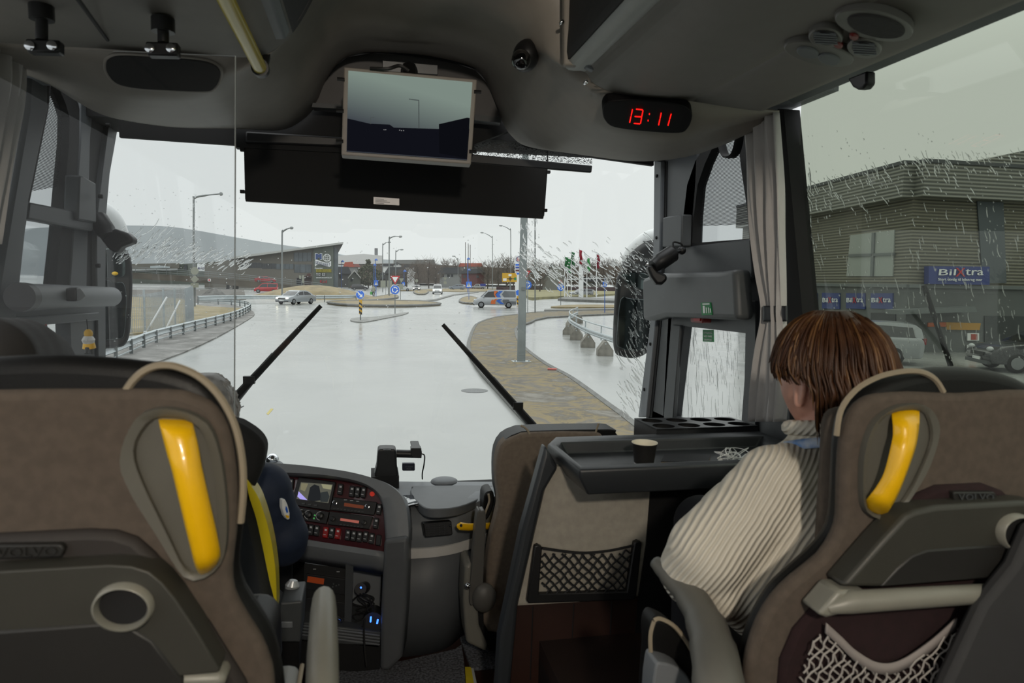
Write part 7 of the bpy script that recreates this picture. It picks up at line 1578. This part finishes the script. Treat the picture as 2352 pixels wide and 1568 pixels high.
# trees
M_twig = mat('bare_twigs', (112, 100, 90), .9, var=.2, vs=.5); M_bark = mat('bark', (86, 78, 70), .9)
def tree_proto(seed, h, w, n, conifer=False):
    random.seed(seed); tr = MB(); tw_ = MB()
    tr.tube([V((0, 0, 0)), V((.05*h*random.uniform(-1, 1), 0, h*.5)), V((.06*h*random.uniform(-1, 1), 0, h*.92))], [h*.022, h*.014, h*.004], 6)
    for k in range(n):
        z0 = h*random.uniform(.12, .85); a = random.uniform(0, 6.28); L = w*random.uniform(.5, 1)*(1.05-abs(z0/h-.45)*.9); up_ = random.uniform(.2, 1.0)
        p = V((0, 0, z0)); q = p+V((math.cos(a)*L, math.sin(a)*L, L*up_)); mid_ = p.lerp(q, .5)+V((0, 0, -L*.08))
        tw_.tube([p, mid_, q], [h*.006, h*.004, h*.0015], 3)
        for j in range(5):
            s = mid_.lerp(q, random.random()); e = s+V((random.uniform(-1, 1), random.uniform(-1, 1), random.uniform(.2, 1.4)))*w*.30
            tw_.tube([s, e], [h*.0036, h*.0016], 3)
    return tr, tw_
def plant(label, u, vb, vt, d, wpx, seed, n=90, mt=None, group='bare trees on the ridge'):
    d = d*1.4 if d < 200 else d+70
    P = far(d); b = P(u, 650); b.z = 0
    zt_, = (P(u, vt).z,); h = zt_; w = wpx*d/F/2
    tr, tw_ = tree_proto(seed, h, w, n); t = thing('bare_tree', label, 'tree', b, group)
    bmesh.ops.translate(tr.bm, verts=tr.bm.verts, vec=b); bmesh.ops.translate(tw_.bm, verts=tw_.bm.verts, vec=b)
    tr.o('trunk', M_bark, t, weld=False); tw_.o('twigs', mt or M_twig, t, weld=False, kind='stuff')
tp = [(985, 596, 160, 60, 'big dark bare tree left of the light grey house'), (960, 604, 150, 60, 'wide bare tree behind the dazzling headlights'), (935, 612, 165, 50, 'bare tree behind the white estate car'), (1000, 606, 168, 50, 'bare tree just left of the light grey house front'), (1024, 590, 230, 34, 'tall thin bare tree over the light grey house'), (1046, 594, 230, 36, 'bare tree over the right end of the grey roof'),
      (1120, 600, 160, 50, 'bare tree left of the tall lamp above the crossing van'), (1145, 598, 165, 56, 'bare tree behind the yellow junction sign'), (1165, 586, 150, 50, 'tall bare tree behind the lamp left of the fuel sign'), (1180, 596, 170, 44, 'bare tree right behind the fuel price sign'), (1222, 598, 140, 56, 'bare tree right of the lamp mast'), (1240, 600, 120, 60, 'spreading bare tree in front of the grey gable house'), (1290, 600, 165, 60, 'bare tree behind the left flag poles'), (1318, 596, 165, 60, 'bare tree behind the middle flag poles'), (1350, 600, 160, 60, 'bare tree behind the right flag poles'), (1385, 598, 165, 60, 'bare tree next to the right mirror, left one'), (1412, 600, 160, 60, 'bare tree hidden partly by the right mirror'), (1098, 606, 168, 46, 'bare tree behind the pickup truck'),
      (868, 618, 165, 30, 'small bare tree between evergreen and yield sign'), (792, 628, 160, 26, 'small bare tree at the shopping centre corner'), (828, 624, 155, 26, 'small bare tree left of the evergreen'), (1066, 612, 168, 40, 'bare tree beside the dark red house'), (910, 622, 160, 40, 'low bare tree behind the roundabout disc'), (1265, 605, 190, 50, 'bare tree rising behind the grey gable house')]
for i, (u, vt, d, wp, lb) in enumerate(tp): plant(lb, u, 665, vt, d, wp, 100+i)
# rounded evergreen
P = far(200); b = P(846, 660); b.z = 0; t = thing('evergreen_tree', 'bushy dark olive evergreen beside the grey-green gabled house', 'tree', b); random.seed(4); cw = MB()
zt_ = P(846, 596).z
for k in range(700):
    a = random.uniform(0, 6.28); z = random.random()**.8; r = (1.9*math.sin(min(1, z*1.15+.08)*math.pi)**.6+.2)*random.random()**.35*1.75
    c = b+V((math.cos(a)*r, math.sin(a)*r, .8+z*(zt_-1.0))); e = V((random.uniform(-1, 1), random.uniform(-1, 1), random.uniform(-.4, .9)))*.6
    cw.tube([c, c+e], [.2, .04], 4)
cw.o('foliage', mat('olive_foliage', (92, 96, 74), .9, var=.3, vs=1), t, weld=False, kind='stuff'); MB().tube([b, b+V((0, 0, zt_*.8))], [.2, .05], 8).o('trunk', M_bark, t)
# dark shop building to the right, seen through the tinted pane
Mcor = stripes('corrugated_cladding', (150, 146, 128), (96, 94, 84), 2.2); Mcor2 = stripes('corrugated_fascia', (168, 168, 158), (104, 106, 102), 2.0); M_low = mat('lower_wall_grey', (112, 116, 116), .6, var=.1, vs=.4)
def gxy(u, d, z=0): p = pd(u, 660, d); return V((p.x, p.y, z))
A0, B0, C0 = gxy(1700, 48), gxy(2085, 30), gxy(2700, 33); B0z = 0
PLl = PL(A0, (B0-A0).cross(V((0, 0, 1)))); PLr = PL(B0, (C0-B0).cross(V((0, 0, 1))))
zF, zTp, zM = PLr(2085, 452).z, PLr(2085, 373).z, PLr(2085, 655).z
shop = thing('shop_building', 'large corrugated car-parts shop with blue signs seen through the rainy side window', 'building', V((B0.x, B0.y, 0)))
back_ = V((18, 22, 0))
D0 = C0+back_; E0 = A0+back_
MB().prism([V((p.x, p.y, zM)) for p in (A0, B0, C0, D0, E0)], (0, 0, zTp-zM-.3)).o('upper_walls', Mcor, shop)
MB().prism([V((p.x, p.y, 0)) for p in (A0, B0, C0, D0, E0)], (0, 0, zM)).o('ground_floor', M_low, shop)
nl = PLl.n if PLl.n.dot(A0-EYE) < 0 else -PLl.n; nr = PLr.n if PLr.n.dot(B0-EYE) < 0 else -PLr.n
for (p, q, n_) in ((A0, B0, nl), (B0, C0, nr)):
    MB().prism([V((p.x, p.y, zF)), V((q.x, q.y, zF)), V((q.x, q.y, zTp)), V((p.x, p.y, zTp))], n_*.5).o('fascia', Mcor2, shop)
    MB().prism([V((p.x, p.y, zM-.1)), V((q.x, q.y, zM-.1)), V((q.x, q.y, zM+.05)), V((p.x, p.y, zM+.05))], n_*.12).o('ledge', M_pole2, shop)
    MB().prism([V((p.x, p.y, zTp-.05)), V((q.x, q.y, zTp-.05)), V((q.x, q.y, zTp+.1)), V((p.x, p.y, zTp+.1))], n_*.55).o('roof_edge', M_gryd, shop)
nr_ = lambda e: PL(B0+nr*e, nr); nl_ = lambda e: PL(A0+nl*e, nl)
slab('grey_wall_panel', [(2245, 462), (2305, 464), (2312, 650), (2258, 650)], nr_(.06), .05, mat('blue_grey_cladding', (98, 106, 112), .6), shop)
slab('roof_addition', [(2225, 374), (2352, 346), (2600, 330), (2600, 385), (2225, 376)], nr_(-2), 3, Mcor2, shop)
M_bx = mat('shop_sign_blue', (44, 66, 150), .5)
sgn = slab('shop_sign', [(2133, 611), (2273, 612), (2273, 654), (2133, 652)], nr_(.3), .25, M_bx, shop)
txt('Bil', (2154, 632), (2192, 632), (2156, 618), nr_(.3), M_ltr, sgn, t=.03, lift=.03); txt('X', (2193, 635), (2215, 635), (2193, 615), nr_(.3), M_red, sgn, t=.03, lift=.03); txt('tra', (2215, 632), (2256, 632), (2216, 618), nr_(.3), M_ltr, sgn, t=.03, lift=.03)
txt('Stort utvalg til bilen og mer', (2153, 646), (2254, 647), (2153, 638), nr_(.3), M_ltr, sgn, t=.02, lift=.03)
wn_ = slab('pale_window', [(1953, 540), (2054, 528), (2050, 634), (1944, 634)], nl_(.05), .2, mat('pale_window_glass', (186, 192, 186), .2), shop)
slab('window_bar', [(2002, 535), (2008, 534), (2004, 634), (1998, 634)], nl_(.12), .1, M_pole2, wn_); slab('window_bar', [(1948, 584), (2052, 580), (2052, 586), (1948, 590)], nl_(.12), .1, M_pole2, wn_)
for k, (a, b_) in enumerate(((1841, 1876), (1888, 1928), (1943, 1986), (2000, 2050))):
    q = slab('window_sign', [(a, 672+1*(a > 1930)), (b_, 673), (b_, 710), (a, 708)], nl_(.06), .1, mat('window_sign_blue', (70, 84, 150), .5), shop); w = b_-a
    txt('Bil', (a+w*.08, 694), (a+w*.38, 694), (a+w*.08, 684), nl_(.06), M_ltr, q, t=.02, lift=.03); txt('X', (a+w*.40, 696), (a+w*.58, 696), (a+w*.40, 682), nl_(.06), M_red, q, t=.02, lift=.03); txt('tra', (a+w*.60, 694), (a+w*.95, 694), (a+w*.60, 684), nl_(.06), M_ltr, q, t=.02, lift=.03)
slab('shop_window', [(2000, 718), (2056, 718), (2056, 745), (2000, 745)], nl_(.05), .1, M_wgl2, shop)
slab('garage_door', [(2262, 725), (2600, 730), (2600, 845), (2262, 840)], nr_(.05), .1, mat('garage_dark', (78, 82, 84), .6), shop)
slab('canopy', [(2065, 712), (2240, 704), (2245, 716), (2065, 722)], nr_(.8), .8, M_pole2, shop)
slab('orange_board', [(2132, 741), (2173, 740), (2173, 750), (2132, 750)], nr_(.08), .06, mat('sign_orange', (222, 110, 50), .5), shop); slab('orange_board', [(2173, 740), (2253, 742), (2250, 758), (2175, 757)], nr_(.08), .06, mat('sign_amber', (214, 160, 60), .5), shop)
for v in (765, 792):
    q = slab('notice', rect(2222, v, 2249, v+17), nr_(.08), .05, M_white, shop); slab('notice_mark', rect(2231, v+2, 2245, v+15), nr_(.1), .02, mat('notice_red', (200, 84, 64), .5), q)
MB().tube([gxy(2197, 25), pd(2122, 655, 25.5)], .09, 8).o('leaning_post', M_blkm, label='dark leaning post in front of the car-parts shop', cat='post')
# ------------------------------------------------------------------ wing mirrors, wipers, rain on the glass
M_mir = mat('mirror_glass', (104, 116, 114), .06, 1); mir2 = mat('mirror_glass_lower', (96, 104, 104), .06, 1)
PM = lambda e: PL((1.55, 3.62+e, 2.5), (.25, 1, 0))
wm_ = thing('wing_mirror', 'large black right wing mirror with two glasses wet with rain', 'mirror', PM(0)(1450, 720)*1)
om = cr([(1433, 617), (1452, 611), (1480, 608), (1505, 612), (1512, 650), (1508, 740), (1498, 800), (1482, 814), (1471, 820), (1451, 824), (1425, 819), (1413, 811), (1408, 784), (1409, 738), (1413, 669), (1418, 634)], 3, True)
MB().prism(on(PM(.02), om), (.05, .14, 0)).o('housing', M_blk, wm_, bev=.03, seg=4, sm=60)
ug = cr([(1429, 633), (1440, 626), (1458, 624), (1480, 627), (1500, 636), (1504, 655), (1490, 668), (1458, 659), (1437, 647)], 3, True)
slab('upper_glass', ug, PM(.012), .02, M_mir, wm_, bev=.004)
lg_ = cr([(1426, 686), (1450, 685), (1490, 689), (1500, 700), (1496, 770), (1487, 795), (1470, 804), (1448, 806), (1425, 799), (1416, 790), (1418, 750)], 3, True)
slab('lower_glass', lg_, PM(.012), .02, mir2, wm_, bev=.004)
# white arm shell and dark arm
ar_ = [PM(.05)(u, v) for u, v in ((1525, 543), (1494, 551), (1470, 568), (1454, 590), (1447, 614))]
MB().tube(cr(ar_, 4), .055, 14).o('arm_shell', M_white, wm_, label='white painted arm shell')
MB().tube(cr([PM(.02)(u, v) for u, v in ((1512, 570), (1490, 574), (1470, 588), (1455, 606), (1448, 622))], 4), .055, 12).o('arm_cover', M_blk, wm_)
PML = lambda e: PL((-1.3, 3.55+e, 2.5), (-.25, 1, 0))
wl_ = thing('wing_mirror', 'black left wing mirror beyond the driver window pillar', 'mirror', PML(0)(270, 690)*1)
ol = cr([(215, 575), (240, 555), (262, 553), (283, 567), (297, 583), (303, 602), (305, 650), (302, 718), (299, 763), (292, 786), (279, 797), (245, 801), (215, 800)], 3, True)
MB().prism(on(PML(.02), ol), (-.05, .14, 0)).o('housing', M_blk, wl_, bev=.03, seg=4, sm=60)
slab('upper_glass', cr([(222, 580), (250, 570), (274, 572), (284, 590), (288, 612), (285, 634), (262, 637), (222, 634)], 3, True), PML(.012), .02, M_mir, wl_, bev=.004)
slab('lower_glass', cr([(222, 648), (262, 648), (284, 650), (291, 680), (290, 720), (286, 766), (276, 778), (245, 781), (222, 781)], 3, True), PML(.012), .02, mir2, wl_, bev=.004)
MB().ball(PML(.005)(264, 628), (.014, .006, .009), 10).o('sticker', M_yel, wl_, label='yellow round sticker')
MB().tube(cr([PML(.08)(u, v) for u, v in ((225, 480), (250, 500), (266, 528), (272, 556))], 4), .05, 12).o('arm_shell', M_white, wl_)
def wiper(label, a, b, w0, w1, y0, y1):
    t = thing('wiper', label, 'wiper', py(y0)(*b), 'windscreen wipers'); A, B = py(y1)(*a), py(y0)(*b)
    MB().tube([A, A.lerp(B, .4), A.lerp(B, .75), B], [w0, w1*.8, w1, w1*1.1], 8, flat=.7).o('blade', M_blkm, t)
    MB().tube([A.lerp(B, .55)+V((0, .02, .01)), B+V((0, .03, -.01))], [w1*.7, w1*1.2], 8).o('arm', M_blk, t)
    c = A.lerp(B, .82); MB().box(c+V((0, -.0, .012)), (.05, .03, .035)).o('hinge', M_blk, t)
wiper('left windscreen wiper slanting up to the right from behind the driver', (737, 702), (535, 918), .010, .017, 3.34, 3.42)
wiper('right windscreen wiper slanting down to the right towards the crew seat', (1017, 745), (1226, 978), .010, .017, 3.34, 3.42)
# rain: beads and streaks standing on the outside of the panes
def water():
    m = bpy.data.materials.new('rain_water'); m.use_nodes = True; t = m.node_tree; t.nodes.clear(); o = t.nodes.new('ShaderNodeOutputMaterial')
    g = t.nodes.new('ShaderNodeBsdfRefraction'); g.inputs['IOR'].default_value = 1.33; g.inputs['Roughness'].default_value = 0; g.inputs[0].default_value = (.98, .99, .99, 1)
    tr = t.nodes.new('ShaderNodeBsdfTransparent'); mx = t.nodes.new('ShaderNodeMixShader'); mx.inputs[0].default_value = .55; t.links.new(tr.outputs[0], mx.inputs[1]); t.links.new(g.outputs[0], mx.inputs[2]); t.links.new(mx.outputs[0], o.inputs[0]); return m
M_wat = water(); random.seed(21)
def drops(label, pl, zone, n, rmin, rmax, streak=0, ang=0, name='raindrops', out=1, vdir=None):
    """flattened beads; streak > 0 draws them out along the wind"""
    b = MB(); N = pl.n if pl.n.dot(pl(1176, 784)-EYE) > 0 else -pl.n; FV, FF = [], []
    for _ in range(n):
        u, v, a_ = zone(); c = pl(u, v); e1 = (pl(u+1, v)-c); px_ = e1.length; r = random.uniform(rmin, rmax)*px_
        X_ = (pl(u+math.cos(a_), v+math.sin(a_))-c).normalized(); Y_ = N.cross(X_); L = r*(1+streak*random.random())
        k0 = len(FV); bend = random.uniform(-.25, .25)*L
        for p in range(5):
            h = math.sin(math.pi*(p+.5)/5) if p else .25
            for q in range(6):
                an = 2*math.pi*q/6; s = (p/4*2-1); w = r*(1-s*s*.85)**.5; FV.append(tuple(c+X_*(L*s)+Y_*(w*math.cos(an)+bend*s*s)+N*(w*.35*math.sin(an)+.004)))
        for p in range(4):
            for q in range(6): FF.append((k0+p*6+q, k0+p*6+(q+1) % 6, k0+(p+1)*6+(q+1) % 6, k0+(p+1)*6+q))
        FF.append(tuple(k0+q for q in range(5, -1, -1))); FF.append(tuple(k0+24+q for q in range(6)))
    me = bpy.data.meshes.new(name); me.from_pydata(FV, [], FF); b.bm.from_mesh(me); b.o(name, M_wat, sm=180, weld=False, kind='stuff', label=label, cat='raindrops')
U = random.uniform; WS = py(3.247)
def z_left():
    t = random.random(); u = 255+320*t; v0 = 580+20*t if u > 400 else 585; return u, v0+random.gauss(0, 12)-abs(random.gauss(0, 10))*(u < 460)*1.5, math.radians(-48+14*t+U(-10, 10))
drops('rain streaks along the edge of the wiped area at the left of the windscreen', WS, z_left, 260, .7, 1.9, 9)
drops('long rain streaks fanning beside the left wing mirror', WS, lambda: (U(262, 400), U(520, 600), math.radians(-45+U(-8, 8))), 40, .8, 1.4, 22)
drops('fine beads scattered over the left of the windscreen', WS, lambda: (U(250, 560), U(430, 800), U(-.5, .5)), 200, .5, 1.5, .5)
drops('small beads scattered across the middle of the windscreen', WS, lambda: (U(560, 1200), U(540, 760), U(-.5, .5)), 170, .5, 1.5, .4)
def z_r():
    u = U(1200, 1500); return u, 590+35*math.sin((u-1200)/95)+random.gauss(0, 26), math.radians(42+U(-10, 12))
drops('rain streaks along the wiped edge at the right of the windscreen', WS, z_r, 330, .8, 2.0, 9)
drops('long rain streaks fanning out below the right wing mirror', WS, lambda: (U(1425, 1500), U(800, 960), math.radians(58+U(-8, 8))), 90, .7, 1.3, 22)
drops('rain streaks over the face of the right wing mirror', WS, lambda: (U(1445, 1500), U(660, 810), math.radians(62+U(-10, 10))), 130, .7, 1.5, 7)
drops('wet streaks down the lamp mast and thin pole in the windscreen', WS, lambda: (random.choice((1203, 1218, 1230))+random.gauss(0, 7), U(500, 640), math.radians(75+U(-25, 25))), 70, .7, 1.6, 6)
drops('column of small beads over the left street lamp', WS, lambda: (445+random.gauss(0, 5), U(445, 610), U(.8, 1.6)), 70, .5, 1.2, 2)
SWp = px(XR+.048)
def z_s():
    u = U(1850, 2352); 
    yb = 440-(u-1850)*.30 if u < 2085 else 372-(u-2085)*.05
    return u, yb+abs(random.gauss(0, 34))-14, math.radians(62+U(-18, 14))
drops('wavy rain streaks along the roof line on the tinted side window', SWp, z_s, 220, .7, 1.4, 10)
drops('fine beads scattered over the tinted side window', SWp, lambda: (U(1820, 2352), U(300, 830), U(0, 1.5)), 320, .5, 1.4, 1)
drops('vertical water trails beside the front post of the side window', SWp, lambda: (1850+random.gauss(0, 14), U(400, 830), math.radians(84+U(-6, 6))), 120, .8, 2.2, 6)
drops('water trails running down the lower side window', SWp, lambda: (U(1830, 2352), U(470, 830), math.radians(78+U(-8, 8))), 200, .6, 1.2, 14)
DR = px(XR+.037)
drops('thin water trails running down the door glass', DR, lambda: (U(1555, 1710), U(765, 960), math.radians(87+U(-4, 4))), 170, .4, .8, 18)
